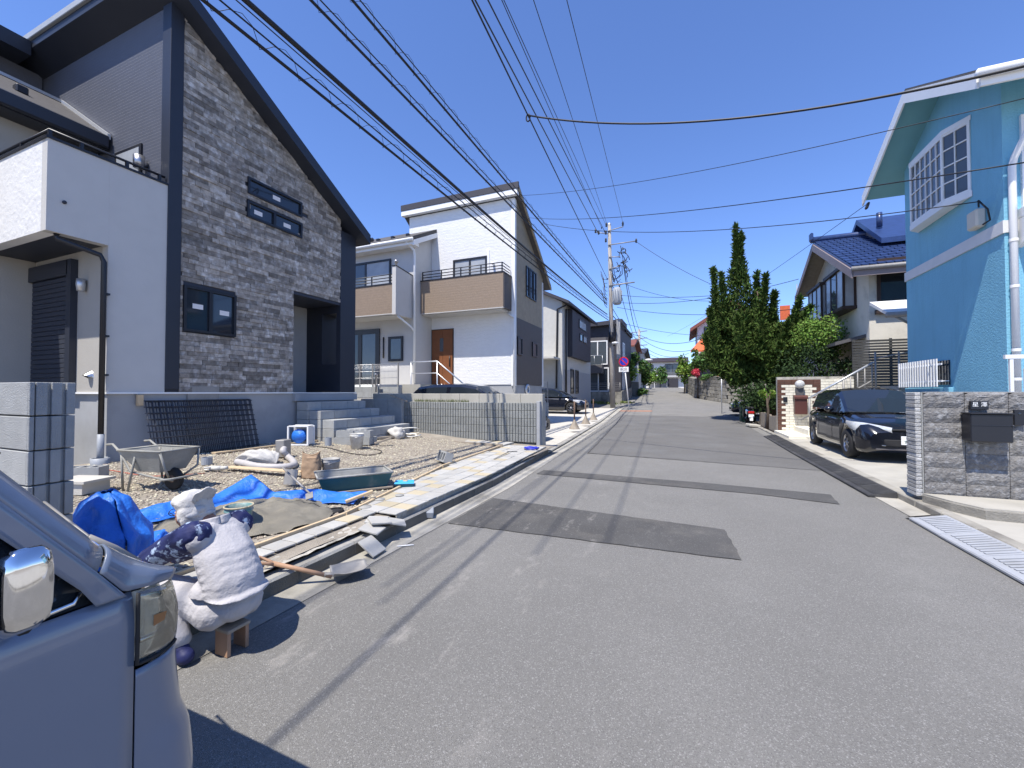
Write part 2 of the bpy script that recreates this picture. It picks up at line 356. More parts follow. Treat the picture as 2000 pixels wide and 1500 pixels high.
g.grid(lambda u, v: (-160+320*u, -60+480*v, gz(0, -60+480*v)-.04), 16, 320, 0, False, flip=False)
struct('ground', g, K['earth'])
# far ground carries on to the horizon beyond the rise
def ribbon(name, fa, fb, y0, y1, step, dz, m, n=2):
    k = MB(); cnt = max(2, int((y1-y0)/step))
    def fn(u, v): y = y0+(y1-y0)*u; a, b = fa(y), fb(y); return (a+(b-a)*v, y, zr(y)+dz)
    k.grid(fn, cnt, n, 0, False, flip=True); return struct(name, k, m)
ribbon('road', lambda y: xk(y)+.02 if y < 30.6 else xl(y), lambda y: 3.0 if y < 24.5 else xr(y), -12, 110, .4, 0, K['asphalt'])
# darker relaid surface beyond the seam, and the older one further up the hill
def seam(x): return 10.15-.11*(x+2.2)
k = MB()
def fnn(u, v):
    x0 = -2.2+(2.5+2.2)*v; y = seam(x0)+(24.6-seam(x0))*u; t = u; x = (-2.2+(xk(24.6)+.7+2.2)*t)*(1-v)+v*2.5
    return (x, y, zr(y)+.004)
k.grid(fnn, 40, 3, 0, False, flip=True); struct('road_relaid_surface', k, K['asphalt_mid'])
def patch(name, pts, m, dz=.008):
    # finely sampled edge with a slightly ragged cut
    k = MB(); P = []
    for a, b in zip(pts, pts[1:]+pts[:1]):
        a, b = Vector(a), Vector(b); n = max(2, int((b-a).length/.08))
        for i in range(n):
            q = a+(b-a)*i/n; P.append((q.x+rnd.uniform(-.008, .008), q.y+rnd.uniform(-.008, .008), zr(q.y)+dz))
    k.add(P, [tuple(range(len(P)))]); struct(name, k, m)
patch('road_patch', [(-2.5, 4.12), (.47, 4.22), (.40, 5.08), (-2.5, 5.33)], K['asphalt_new'])
patch('road_trench_patch', [(-2.5, 7.22), (1.0, 7.02), (1.91, 6.80), (1.96, 7.40), (.2, 7.56), (-2.5, 7.62)], K['asphalt_new'])
patch('road_joint', [(-2.2, 10.12), (2.48, 9.57), (2.48, 9.60), (-2.2, 10.15)], K['asphalt_new'], .010)
patch('road_joint', [(-2.2, 10.12), (-2.17, 10.12), (xk(24)+.72, 24), (xk(24)+.68, 24)], K['asphalt_new'], .012)
# gutter strip and kerb on the building-site side
ribbon('gutter_strip', lambda y: xk(y)-.01, lambda y: xk(y)+.27, -12, 30.4, .3, .005, K['gutter'], 1)
k = MB()
for i in range(70):
    y0 = -12+i*.6; y1 = y0+.592
    if y1 > 30.4: break
    a0, a1 = xk(y0), xk(y1); z0, z1 = zr(y0), zr(y1); hh = .125 if y0 < 9.4 else .06
    w = .13; c = .02
    vs = []
    for y, a, z in ((y0, a0, z0), (y1, a1, z1)):
        vs += [(a, y, z-.1), (a-.004, y, z+hh-c), (a-c, y, z+hh), (a-w, y, z+hh), (a-w, y, z-.1)]
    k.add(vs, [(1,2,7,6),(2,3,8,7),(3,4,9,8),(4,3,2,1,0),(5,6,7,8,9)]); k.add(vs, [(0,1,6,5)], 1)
struct('kerb', k, [K['kerb'], K['kerb_face_shade']])
# lot ground with gravel
g = MB(); g.grid(lambda u, v: (-2.92-5.6*u, -1+10.9*v, gl(-2.92-5.6*u, -1+10.9*v)), 50, 90, 0, True, flip=True)
struct('lot_ground', g, K['earth'])
def xp(y): return lerp_tab([(3.4, -3.30), (4.1, -3.56), (5.0, -3.68), (7.2, -4.02), (9.5, -4.02)], y)
# gravel: many small stones in one object
nst = 26000; rs = np.random.RandomState(3)
oct_v = np.array([[1,0,0],[-1,0,0],[0,1,0],[0,-1,0],[0,0,1],[0,0,-1]], float)
oct_f = np.array([[0,2,4],[2,1,4],[1,3,4],[3,0,4],[2,0,5],[1,2,5],[3,1,5],[0,3,5]])
pos = []
while len(pos) < nst:
    x = -3.3-rs.rand()*5.0; y = .6+rs.rand()*8.6
    if x > xp(y)-.05: continue
    # denser close to the camera and along the pavement edge
    if rs.rand() > .35+.65*math.exp(-((y-3.5)/4.5)**2): continue
    pos.append((x, y, gl(x, y)))
pos = np.array(pos); sz = (.007+.017*rs.rand(nst)**2.2)
V = oct_v[None]*(sz[:, None, None]*(.55+.8*rs.rand(nst, 6, 3))); ang = rs.rand(nst)*6.28; ca, sa = np.cos(ang), np.sin(ang)
VX = V[..., 0]*ca[:, None]-V[..., 1]*sa[:, None]; VY = V[..., 0]*sa[:, None]+V[..., 1]*ca[:, None]
V = np.stack([VX, VY, V[..., 2]*.7], -1)+pos[:, None, :]+np.array([0, 0, .006])
me = bpy.data.meshes.new('gravel'); fc = (oct_f[None]+np.arange(nst)[:, None, None]*6).reshape(-1, 3)
me.from_pydata(V.reshape(-1, 3).tolist(), [], fc.tolist()); me.materials.append(K['gravel'])
tag(put('gravel', me), kind='stuff')
# tiled edging under construction: bed, mortar, planks, tiles
k = MB()
def fb(u, v): y = -.5+10.2*u; a = xp(y); b = xk(y)-.12; return (a+(b-a)*v, y, .165)
k.grid(fb, 60, 2, 0, False, flip=True); struct('pavement_bed', k, K['mortar'])
k = MB(); k.grid(lambda u, v: ((xp(3.63+5.9*u)+.03)+((xk(3.63+5.9*u)-.03)-(xp(3.63+5.9*u)+.03))*v, 3.63+5.9*u, .192), 50, 2, 0, False, flip=True); struct('tile_bed', k, K['joint'])
k = MB(); k.prism([(xk(3.63)-.03, 3.63, .12), (xk(9.5)-.03, 9.5, .12), (xk(9.5)-.045, 9.5, .12), (xk(3.63)-.045, 3.63, .12)], (0, 0, .07)); struct('tile_bed_edge', k, K['mortar'])
k = MB(); k.grid(lambda u, v: (-3.08+.20*v+.012*noise.noise((u*9, v*3, 1)), .9+2.66*u, .168+.012*noise.noise((u*30, v*5, 4))), 60, 6, 0, True, flip=True)
struct('mortar_bed', k, K['mortar'])
edg = thing('tiled_edging', 'grid of pale square paving tiles laid along the kerb of the building site', 'paving', (-3.4, 5, .16))
proto = {}
def tile(x0, y0, x1, y1, z=.205, par=edg):
    w, h = round(x1-x0, 2), round(y1-y0, 2)
    if w < .05: return
    cream = rnd.random() < .17
    if (w, h, cream) not in proto:
        proto[(w, h, cream)] = MB().box(-w/2+.0045, -h/2+.0055, -.016, w/2-.0045, h/2-.0055, 0, 0, .003).mesh('tile', K['tile_cream' if cream else 'tile'])
    o = put('tile', proto[(w, h, cream)], par); o.location = Vector(((x0+x1)/2, (y0+y1)/2, z+rnd.uniform(-.003, .003)))-Vector(par.location)
    o.rotation_euler = (rnd.uniform(-.008, .008), rnd.uniform(-.008, .008), rnd.uniform(-.006, .006))
for i in range(29):
    y0 = 3.62+i*.2; a = xk(y0+.1)-.03; b = xp(y0+.1)+.03
    x = a
    while x > b+.06:
        tile(max(x-.24, b), y0, x, y0+.2); x -= .24
for i in range(12): tile(-3.29, 1.22+i*.2, -3.09, 1.42+i*.2)
st = thing('tiled_strip', 'narrow strip of pale tiles below the ribbed block wall', 'paving', (-5.4, 9.4, .2))
for i in range(11):
    for j in range(2): tile(-4.28-.3*i, 9.12+.3*j, -3.98-.3*i, 9.42+.3*j, .245, st)
k = MB(); k.box(-7.4, 9.07, .1, -3.98, 9.75, .222); struct('strip_bed', k, K['mortar'])
def plank(label, p0, p1, w, t, m, group=None, name='plank', roll=0):
    p0, p1 = Vector(p0), Vector(p1); d = p1-p0; o = MB().box(0, -w/2, 0, d.length, w/2, t, 0, .003).build(name, m)
    o.location = p0; o.rotation_euler = (roll, -math.asin(d.z/d.length), math.atan2(d.y, d.x)); return tag(o, label, 'plank', group)
yy = [1.0, 3.45, 6.2, 9.1]
plank('long thin timber edging strip nearest the squatting worker', (xp(1)-.02, 1.0, .17), (xp(3.4)-.02, 3.4, .17), .03, .06, K['wood'])
plank('timber edging strip beside the widening rows of tiles', (xp(3.42)-.02, 3.42, .17), (xp(6.2)-.02, 6.2, .17), .03, .06, K['wood'])
plank('timber edging strip at the far end of the tile grid', (xp(6.2)-.02, 6.22, .18), (xp(9.0)-.02, 9.0, .18), .03, .06, K['wood'])
plank('brown formwork board edging the tile strip under the ribbed wall', (-7.4, 9.05, .18), (-3.99, 9.05, .16), .03, .11, K['wood_old'])
plank('long weathered board lying at the foot of the house foundation', (-7.75, 4.8, .40), (-7.65, 7.2, .40), .16, .03, K['wood'])
plank('grey plank lying on the gravel in front of the entrance steps', (-7.2, 7.75, .40), (-6.9, 9.2, .42), .12, .05, K['wood_old'])
plank('second grey plank beside the white rope below the steps', (-6.95, 7.75, .37), (-6.4, 8.9, .37), .10, .05, K['wood_old'])
plank('short dark wood offcut leaning beside the pile of hollow blocks', (-6.25, 7.25, .36), (-6.0, 7.5, .46), .07, .04, K['wood_old'])
plank('flat yellow board lying under the grey hose', (-6.35, 4.15, .37), (-5.15, 4.45, .33), .14, .015, K['wood'])
plank('short yellow wood offcut at the end of the blue tarp', (-3.62, 3.72, .22), (-3.45, 3.98, .3), .05, .03, K['wood'])
# right hand side: kerb, driveway
k = MB()
for y0 in np.arange(-8, 24.3, .6):
    k.box(2.76, y0, -.1, 2.9, y0+.594, .10, 0, .015)
struct('right_kerb', k, K['concrete_old'])
k = MB(); k.box(2.5, -8, -.05, 2.76, 24.5, .012); struct('right_gutter', k, K['gutter'])
k = MB(); k.add([(2.9, 7.27, .09), (5.2, 7.27, .14), (5.2, 16.2, .14), (2.9, 16.2, .09)], [(0,1,2,3)]); struct('driveway', k, K['concrete'])
k = MB(); k.add([(2.9, -8, .085), (9, -8, .12), (9, 6.9, .12), (2.9, 6.9, .085)], [(0,1,2,3)]); struct('near_driveway', k, K['concrete'])
k = MB(); k.prism([(2.83, 6.98, .0), (2.95, 6.62, .0), (3.1, 6.35, .0), (8.5, 5.95, .0), (8.5, 6.98, .0)], (0, 0, .20)); struct('entrance_slab', k, K['concrete'])
k = MB(); k.prism([(2.80, 6.9, .0), (2.92, 6.57, .0), (3.08, 6.28, .0), (8.5, 5.88, .0), (8.5, 5.949, .0), (3.1, 6.349, 0), (2.95, 6.619, 0), (2.83, 6.9, 0)], (0, 0, .185)); struct('entrance_slab_edge', k, K['concrete_old'])
# plastic kerb ramps in the right gutter
def ramp(name, label, y0, n, ml, m, x0=2.42, x1=2.75, cap=False):
    t = thing(name, label, 'kerb ramp', ((x0+x1)/2, y0, 0))
    p = MB(); L = ml-.008; wd = x1-x0
    p.prism([(-wd/2, 0, .012), (-wd/2, 0, .03), (wd/2, 0, .098), (wd/2, 0, .012)], (0, L, 0))
    for q in range(9):
        yy = .03+q*(L-.06)/9
        p.prism([(-wd*.28, yy, .049), (-wd*.28, yy, .053), (wd*.42, yy, .100), (wd*.42, yy, .094)], (0, (L-.06)/9*.6, 0))
    p.prism([(-wd*.47, .0, .030), (-wd*.47, 0, .036), (-wd*.36, 0, .043), (-wd*.36, 0, .037)], (0, L, 0))
    me = p.mesh('ramp_module', m)
    for i in range(n):
        o = put('ramp_module', me, t); o.location = (0, i*ml, zr(y0+i*ml)); o.rotation_euler = (0, 0, rnd.uniform(-.006, .006))
    if cap:
        c = MB(); c.grid(lambda u, v: (-wd/2+wd*u*(1-.25*v), -.0+ (n*ml)+.20*v*(.4+.6*u), (.03+.068*u)*(1-v)+.012), 6, 6, 0, True, flip=True); c.build('end_cap', m, t, world=False, loc=(0,0,0))
    return t
ramp('rubber_ramp', 'long row of black rubber kerb ramps in front of the parked hatchback', 7.45, 14, .6, K['ramp_black'])
ramp('plastic_ramp', 'pale grey ribbed plastic kerb ramp at the bottom right road edge', 3.2, 5, .62, K['ramp_grey'], cap=True)
# ochre marking where the signs stand
k = MB(); k.add([(-3.9, 27.6, zr(27.6)+.006), (-1.9, 27.9, zr(27.9)+.006), (-1.9, 28.6, zr(28.6)+.006), (-3.9, 28.2, zr(28.2)+.006)], [(0,1,2,3)]); struct('worn_road_marking', k, K['orange_paint'])
# pale forecourt of the second house
k = MB()
def ff(u, v): y = 10.2+19.4*u; a = xk(y)-.13; b = -12; return (b+(a-b)*v, y, zr(y)+.065+.02*(1-v))
k.grid(ff, 40, 4, 0, False, flip=True); struct('forecourt', k, K['concrete_pale'])
k = MB()
for i in range(14): y = 11.5+i*1.35; k.add([(xk(y)-.15, y, zr(y)+.069), (-6.0, y, zr(y)+.075), (-6.0, y+.012, zr(y)+.075), (xk(y)-.15, y+.012, zr(y)+.069)], [(0,1,2,3)])
struct('forecourt_joints', k, K['concrete_old'])
# ================================================================== NEW HOUSE ON THE LEFT (stone clad)
h1 = thing('stone_clad_house', 'new house with grey stone cladding, navy trim and a white balcony', 'house', (-8.28, 4.34, .3))
XF = -8.30
def rl(y): return 8.22+(4.6-y)*.607           # underside of the falling roof
k = MB()
# backing wall of the stone face with the doorway left open
k.prism([(XF, 4.34, 1.5), (XF, 6.86, 1.5), (XF, 6.86, 3.77), (XF, 8.27, 3.77), (XF, 8.27, rl(8.27)), (XF, 4.34, rl(4.34))], (-.15, 0, 0))
k.build('front_wall', K['navy_soffit'], h1)
# side wall in dark lap siding
k = MB(); k.prism([(-8.30, 4.36, 3.9), (-13.4, 4.36, 3.9), (-13.4, 4.36, 8.6), (-8.30, 4.36, 8.6)], (0, .15, 0)); k.build('side_wall', K['dark_siding'], h1)
k = MB(); k.box(-8.5, 4.318, 1.55, -8.258, 4.53, 8.36, 0, .004); k.build('corner_trim', K['navy'], h1)
# stones of the cladding
stones = []
rz = random.Random(5); z = 1.5
while z < 8.35:
    h = rz.choice([.062, .075, .085, .085, .095]); y = 4.53-rz.random()*.25
    while y < 8.27:
        L = rz.choice([.14, .2, .26, .32, .38, .46])*rz.uniform(.85, 1.15)
        y0, y1 = max(y, 4.535), min(y+L, 8.265); y += L
        if y1-y0 < .03: continue
        ym = (y0+y1)/2
        if z > rl(ym)+.03: continue
        if z < 3.77-.02 and y1 > 6.86:
            if y0 > 6.84: continue
            y1 = 6.86
        if z+h > 2.62 and z < 3.41 and y1 > 4.60 and y0 < 5.50:
            if y0 < 4.58: y1 = 4.58
            elif y1 > 5.52: y0 = 5.52
            else: continue
        hid = False
        for a, b in ((5.63, 5.92), (5.14, 5.43)):
            if z+h*.7 > a and z+h*.3 < b and ym > 5.74 and ym < 7.03: hid = True
        if hid or y1-y0 < .02: continue
        stones.append((y0, y1, z, z+h, rz.uniform(.012, .034)))
    z += h
stones.sort(key=lambda s: ((s[0]-0)**2+8.3**2+((s[2]+s[3])/2-1.5)**2))
rest = MB()
for i, (y0, y1, z0, z1, d) in enumerate(stones):
    if i < 295:
        MB().box(XF, y0+.0015, z0+.0015, XF+d, y1-.0015, z1-.0015, 0, .003).build('stone', K['stone_a'], h1)
    else: rest.box(XF, y0+.0015, z0+.0015, XF+d, y1-.0015, z1-.0015)
tag(rest.build('stone', K['stone_b'], h1), kind='stuff')
# roof
def sl(y, dz=0): return rl(y)+dz
k = MB(); k.prism([(-7.93, 3.98, sl(3.98)), (-7.93, 8.98, sl(8.98)), (-7.93, 8.98, sl(8.98)+.26), (-7.93, 3.98, sl(3.98)+.26)], (-6.2, 0, 0))
rf = k.build('roof', K['navy'], h1)
k = MB(); k.box(-14.1, 3.93, sl(3.98)+.16, -7.90, 4.02, sl(3.98)+.29, 0, .01); k.build('ridge_flashing', K['transf'], rf)
k = MB(); k.tube([(-7.9, 9.03, sl(9.0)+.16), (-14, 9.03, sl(9.0)+.16)], .055, 8); k.build('gutter', K['navy'], rf)
# upper wing reaching towards the viewer on the far left
k = MB(); k.box(-17, -3, 8.42, -12.35, 3.97, 8.72); k.build('wing_roof', K['navy'], h1)
k = MB(); k.box(-17, -3, 4, -12.95, 4.34, 8.42); k.build('wing_wall', K['dark_siding'], h1)
# porch: back wall, side wall with an opening
k = MB(); k.box(-9.62, 6.6, 1.5, -9.48, 8.27, 3.80); k.build('porch_wall', K['house_grey'], h1)
k = MB(); k.box(-9.48, 8.27, 1.5, -8.28, 8.80, 2.23); k.box(-9.48, 8.27, 3.57, -8.28, 8.80, 5.75); k.box(-9.48, 8.27, 2.23, -8.92, 8.80, 3.57); k.box(-8.42, 8.27, 2.23, -8.28, 8.80, 3.57)
k.build('porch_column', K['navy'], h1)
k = MB(); k.box(-9.48, 6.86, 3.775, -8.31, 8.27, 3.83); k.build('porch_ceiling', K['navy_soffit'], h1)
k = MB(); k.box(-9.48, 6.86, 1.30, -8.2, 8.8, 1.46); k.build('porch_floor', K['found'], h1)
# back and far side closing walls
k = MB(); k.box(-14, 8.65, .3, -9.50, 8.8, 5.6); k.box(-14, 4.4, .3, -13.5, 8.7, 6); k.build('rear_wall', K['house_grey'], h1)
# foundation and white drip sill
k = MB(); k.box(-8.6, 3.56, .1, -8.305, 8.8, 1.47); k.box(-11, 3.57, .1, -8.601, 3.75, 1.468); k.build('foundation', K['found'], h1)
k = MB(); k.box(-8.4, 3.53, 1.472, -8.26, 6.86, 1.50); k.box(-8.4, 6.862, 1.472, -8.24, 8.82, 1.494); k.box(-10.6, 3.51, 1.472, -8.401, 3.6, 1.50); k.build('sill_strip', K['white_trim'], h1)
# white lower walls
k = MB(); k.box(-8.45, 3.53, 1.5, -8.28, 4.318, 5.10); k.build('white_wall', K['white_siding'], h1)
k = MB(); k.box(-10.62, 3.53, 1.5, -8.452, 3.7, 3.80); k.build('recess_wall', K['shaded_siding'], h1)
k = MB(); k.box(-10.9, -3, 1.5, -10.62, 4.34, 6.25); k.box(-10.9, -3, .1, -10.64, 3.56, 1.49, 0); k.build('set_back_wall', K['shaded_siding'], h1)
# balcony
bal = MB(); bal.box(-8.43, 2.84, 3.79, -8.28, 3.529, 5.10); bal.build('balcony_wall', K['white_siding'], h1)
bal = MB(); bal.box(-10.62, 2.84, 3.79, -8.431, 2.99, 5.10); b2 = bal.build('balcony_wall', K['white_tex'], h1)  # sunlit front of the same balcony, given the paler white
k = MB(); k.box(-10.62, 2.99, 3.80, -8.43, 3.53, 3.9); k.build('balcony_soffit', K['navy_soffit'], h1)
k = MB(); k.box(-8.45, 2.82, 5.10, -8.26, 4.318, 5.135); k.box(-10.62, 2.82, 5.10, -8.451, 3.01, 5.135); k.build('coping', K['black_metal'], h1)
k = MB(); k.tube([(-10.6, 2.88, 5.25), (-8.34, 2.88, 5.25), (-8.34, 4.3, 5.25)], .022, 6)
for y in (3.2, 3.75, 4.2): k.box(-8.36, y, 5.13, -8.32, y+.04, 5.25)
for x in (-8.36, -9.2, -10.1): k.box(x, 2.86, 5.13, x+.04, 2.90, 5.25)
k.build('handrail', K['black_metal'], h1)
k = MB(); k.box(-10.0, 4.33, 5.0, -9.14, 4.36, 6.06); w = k.build('balcony_window', K['black_metal'], h1)
k = MB(); k.box(-9.93, 4.322, 5.1, -9.2, 4.33, 6.0); k.build('pane', K['curtain'], w)
k = MB(); k.tube([(-9.0, 4.36, 5.62), (-9.0, 4.24, 5.62)], .06, 10); k.tube([(-9.0, 4.24, 5.52), (-9.0, 4.24, 5.74)], .085, 12); k.build('vent_cap', K['steel'], h1)
k = MB(); k.tube([(-8.275, 3.02, 4.25), (-8.255, 3.02, 4.25)], .025, 8); k.build('cable_port', K['navy'], h1)
# lower roof over the set back wall
k = MB(); k.prism([(-10.22, 4.33, 6.20), (-10.22, 4.33, 6.43), (-12.0, 4.33, 7.56), (-12.0, 4.33, 7.30)], (0, -7.3, 0)); k.prism([(-12.001, 4.33, 7.30), (-12.001, 4.33, 7.56), (-13.4, 4.33, 6.7), (-13.4, 4.33, 6.5)], (0, -7.3, 0)); lr = k.build('lower_roof', K['roof_slate'], h1)
k = MB(); k.box(-10.215, -3, 6.16, -10.11, 4.30, 6.40, 0, .02); k.box(-10.62, -3, 6.15, -10.22, 4.30, 6.19); k.build('gutter', K['navy'], lr)
k = MB(); k.prism([(-10.16, 4.335, 6.36), (-10.16, 4.335, 6.46), (-12.0, 4.335, 7.63), (-12.0, 4.335, 7.53)], (0, -.05, 0)); k.box(-12.04, -3, 7.55, -11.96, 4.28, 7.61); k.build('verge_flashing', K['aluminium'], lr)
for y in (3.3, 2.1, .9): MB().box(-10.95, y, 6.80, -10.8, y+.16, 6.95, 0, .02).build('snow_guard', K['black_metal'], lr)
# roller shutter
sh = MB().box(-10.66, 3.44, 3.42, -9.28, 3.53, 3.68, 0, .01).build('shutter_box', K['navy'], h1)
for i in range(24): MB().box(-10.6, 3.485, 1.5+i*.08, -9.32, 3.515, 1.575+i*.08, 0, .008).build('slat', K['navy_soffit'], sh)
MB().box(-9.319, 3.44, 1.5, -9.17, 3.529, 3.67).build('shutter_guide', K['navy'], sh)
# wall lamp, vent hood, downpipe
k = MB(); k.lathe([(.0, .11), (.055, .11), (.06, .02), (.05, -.08), (0, -.08)], (-8.9, 3.46, 3.2), 12); l_ = k.build('wall_lamp', K['aluminium'], h1)
k = MB(); k.grid(lambda u, v: (-8.72+.09*math.cos(math.pi*u)*(1-.2*v), 3.53-.10*v*math.sin(math.pi*u), 1.72+.13*math.sin(math.pi*u)*(1-v*.6)), 10, 4); k.build('vent_hood', K['steel'], h1)
k = MB(); k.tube([(-8.36, 2.98, 3.79), (-8.36, 2.98, 3.72), (-8.24, 3.42, 3.60), (-8.23, 3.46, 3.5), (-8.23, 3.46, .86)], .036, 10)
for z in (3.0, 2.35, 1.75): k.box(-8.3, 3.45, z, -8.2, 3.53, z+.03)
k.build('downpipe', K['black_metal'], h1)
k = MB(); k.tube([(-8.23, 3.46, .86), (-8.23, 3.46, .38)], .042, 10); k.lathe([(.11, 0), (.115, .12), (.10, .12), (.10, .10)], (-8.23, 3.46, .38), 16); k.build('drain_socket', K['grey_pvc'], h1)
# windows of the stone face
def fwin(name, y0, y1, z0, z1, mull, stickers, par=h1):
    x = XF+.03; f = .045
    k = MB(); k.box(XF, y0, z0, x+.03, y1, z0+f); k.box(XF, y0, z1-f, x+.03, y1, z1); k.box(XF, y0, z0+f, x+.03, y0+f, z1-f); k.box(XF, y1-f, z0+f, x+.03, y1, z1-f)
    for m in mull: k.box(XF, m-.03, z0+f, x+.026, m+.03, z1-f)
    o = k.build(name, K['black_metal'], par)
    ed = [y0+f]+[q for m in mull for q in (m-.03, m+.03)]+[y1-f]
    for a, b in zip(ed[::2], ed[1::2]): MB().box(XF+.005, a, z0+f, x-.012, b, z1-f).build('pane', K['glass'], o)
    for y, z in stickers: MB().box(x-.0115, y-.09, z-.045, x-.009, y+.09, z+.045).build('sticker', K['sticker'], o)
fwin('window', 4.58, 5.52, 2.60, 3.43, [5.04], [(4.83, 3.08), (5.31, 3.04)])
fwin('window', 5.73, 7.04, 5.60, 5.95, [], [(6.4, 5.78)])
fwin('window', 5.72, 7.05, 5.11, 5.46, [6.34], [(5.98, 5.28), (6.67, 5.27)])
# entrance steps of grey concrete blocks
stp = thing('entrance_steps', 'rough grey concrete block steps leading up to the dark porch', 'steps', (-7.6, 7.8, .3))
lev = [(-8.2, -7.86, 6.9, 8.75, 1.28), (-7.86, -7.52, 6.95, 8.9, 1.08), (-7.52, -7.18, 7.0, 9.1, .88), (-7.18, -6.84, 7.35, 9.3, .66)]
bp = {}
for li, (xa, xb, ya, yb, zt) in enumerate(lev):
    z = zt; r = 0
    while z > .32:
        h = min(.2, z-.25); y = ya-(0.2 if r % 2 else 0)
        while y < yb-.02:
            a, b = max(y, ya), min(y+.4, yb); y += .4
            if b-a < .04: continue
            key = (round(b-a, 2), round(h, 2))
            if key not in bp: bp[key] = MB().box(-.17, -key[0]/2+.003, -key[1]/2+.003, .17, key[0]/2-.003, key[1]/2-.003, 0, .005).mesh('block', K['cblock'])
            put('block', bp[key], stp, loc=Vector(((xa+xb)/2, (a+b)/2, z-h/2))-stp.location)
        z -= .2; r += 1
# boundary stub of ribbed blocks behind the stacked pile
stub = thing('boundary_wall', 'low dark ribbed block wall half hidden behind the tall block stack', 'wall', (-8.75, 3.0, .4))
rb = MB()
for q in range(4): rb.box(-.06, -.195+q*.1, -.095, .05, -.11+q*.1, .095, 0, .008)
rb.box(-.06, -.198, -.095, .03, .198, .095); rbm = rb.mesh('block', K['cblock_rib'])
for r in range(4):
    for c in range(4): put('block', rbm, stub, loc=(0, -1.2+c*.4, .02+r*.2))
# ================================================================== RIBBED BLOCK WALL across the far side of the lot
bw = thing('ribbed_block_wall', 'grey vertically ribbed concrete block wall across the far end of the lot', 'wall', (-5.8, 9.9, .2))
rb = MB(); rb.box(-.198, -.02, -.098, .198, .08, .098)
for q in range(5): rb.box(-.196+q*.0795, -.05, -.097, -.196+q*.0795+.066, -.02, .097, 0, .008)
rbm2 = rb.mesh('block', K['cblock_rib'])
for r in range(5):
    for c in range(13):
        x = -3.62-c*.4
        put('block', rbm2, bw, loc=Vector((x, 9.90, 1.13-r*.2))-bw.location)
k = MB(); k.box(-3.42, 9.85, .1, -3.33, 10.35, 1.27, 0, .006); k.build('end_post', K['found'], bw)
rw = thing('retaining_wall', 'pale stained concrete retaining wall top behind the ribbed blocks', 'wall', (-6, 10.2, .2))
k = MB()
for i in range(9): k.box(-3.30-i*.6, 9.985, 0, -3.895-i*.6, 10.2, 1.46, 0, .008)
k.build('panel', K['concrete'], rw)
for i in range(3): MB().box(-7.45-i*.5, 9.75, .2, -7.94-i*.5, 9.95, 1.3+.0*i, 0, .01).build('block', K['cblock'], rw)
k = MB()
for i in range(260):
    x = rnd.uniform(-7.2, -5.4); h = rnd.uniform(.03, .1); a = rnd.random()*6.3
    k.add([(x, 9.97, 1.235), (x+.012, 9.97, 1.235), (x+.05*math.cos(a), 9.95+.03*math.sin(a), 1.235+h)], [(0,1,2)])
tag(k.build('moss', K['grass']), kind='stuff')
o = MB().obox((0,0,0), .5, .12, .03).build('plank', K['wood_old']); o.location = (-7.45, 9.62, 1.33); o.rotation_euler = (0, .35, .35)
tag(o, 'grey wooden board resting askew on the block wall beside the porch', 'plank')
# ================================================================== HOUSE 2 (white, tall falling roof)
h2 = thing('white_house', 'tall white house with brown balconies and a black falling roof beyond the ribbed wall', 'house', (-6.06, 14.9, .3))
YM, XR, XL = 14.9, -6.06, -11.02
def r2(y): return 9.22-(y-14.9)*.70
k = MB(); k.prism([(XL, YM, 1.8), (XR, YM, 1.8), (XR, YM, 9.12), (XL, YM, 9.12)], (0, .15, 0)); k.build('front_wall', K['white_tex'], h2)
k = MB(); k.prism([(XR, 15.051, 4.45), (XR, 18.38, 4.45), (XR, 18.38, r2(18.38)), (XR, 15.051, r2(15.051))], (-.15, 0, 0)); k.build('side_wall', K['tan_siding'], h2)
k = MB(); k.box(XR-.15, 15.051, 1.8, XR+.005, 18.38, 4.448); k.build('side_wall', K['umber_siding'], h2)
k = MB(); k.box(-16, 18.3, .5, XR-.151, 18.45, 6); k.build('rear_wall', K['white_siding'], h2)
k = MB(); k.box(XL, YM+.03, .3, XR-.02, 18.3, 1.79); k.build('foundation', K['found'], h2)
k = MB(); k.box(XR-.13, YM-.022, 1.75, XR+.022, YM+.13, 9.05); k.box(XR-.13, 18.25, 1.75, XR+.022, 18.4, 6.6); k.build('corner_trim', K['white_trim'], h2)
k = MB(); k.prism([(-5.82, 14.722, r2(14.72)), (-5.82, 18.95, r2(18.95)), (-5.82, 18.95, r2(18.95)+.2), (-5.82, 14.722, r2(14.72)+.2)], (-5.5, 0, 0)); rf = k.build('roof', K['roof_slate'], h2)
k = MB(); k.box(-11.3, 14.64, 9.34, -5.80, 14.72, 9.60, 0, .01); k.build('roof_fascia', K['charcoal'], rf)
k = MB(); k.box(-11.28, 14.66, 9.14, -5.86, 14.85, 9.339); k.build('eave', K['white_trim'], rf)
k = MB(); k.prism([(-5.80, 14.73, r2(14.72)-.03), (-5.80, 18.95, r2(18.95)-.03), (-5.80, 18.95, r2(18.95)+.10), (-5.80, 14.73, r2(14.72)+.10)], (-.05, 0, 0)); k.build('rake_board', K['tan_siding'], rf)
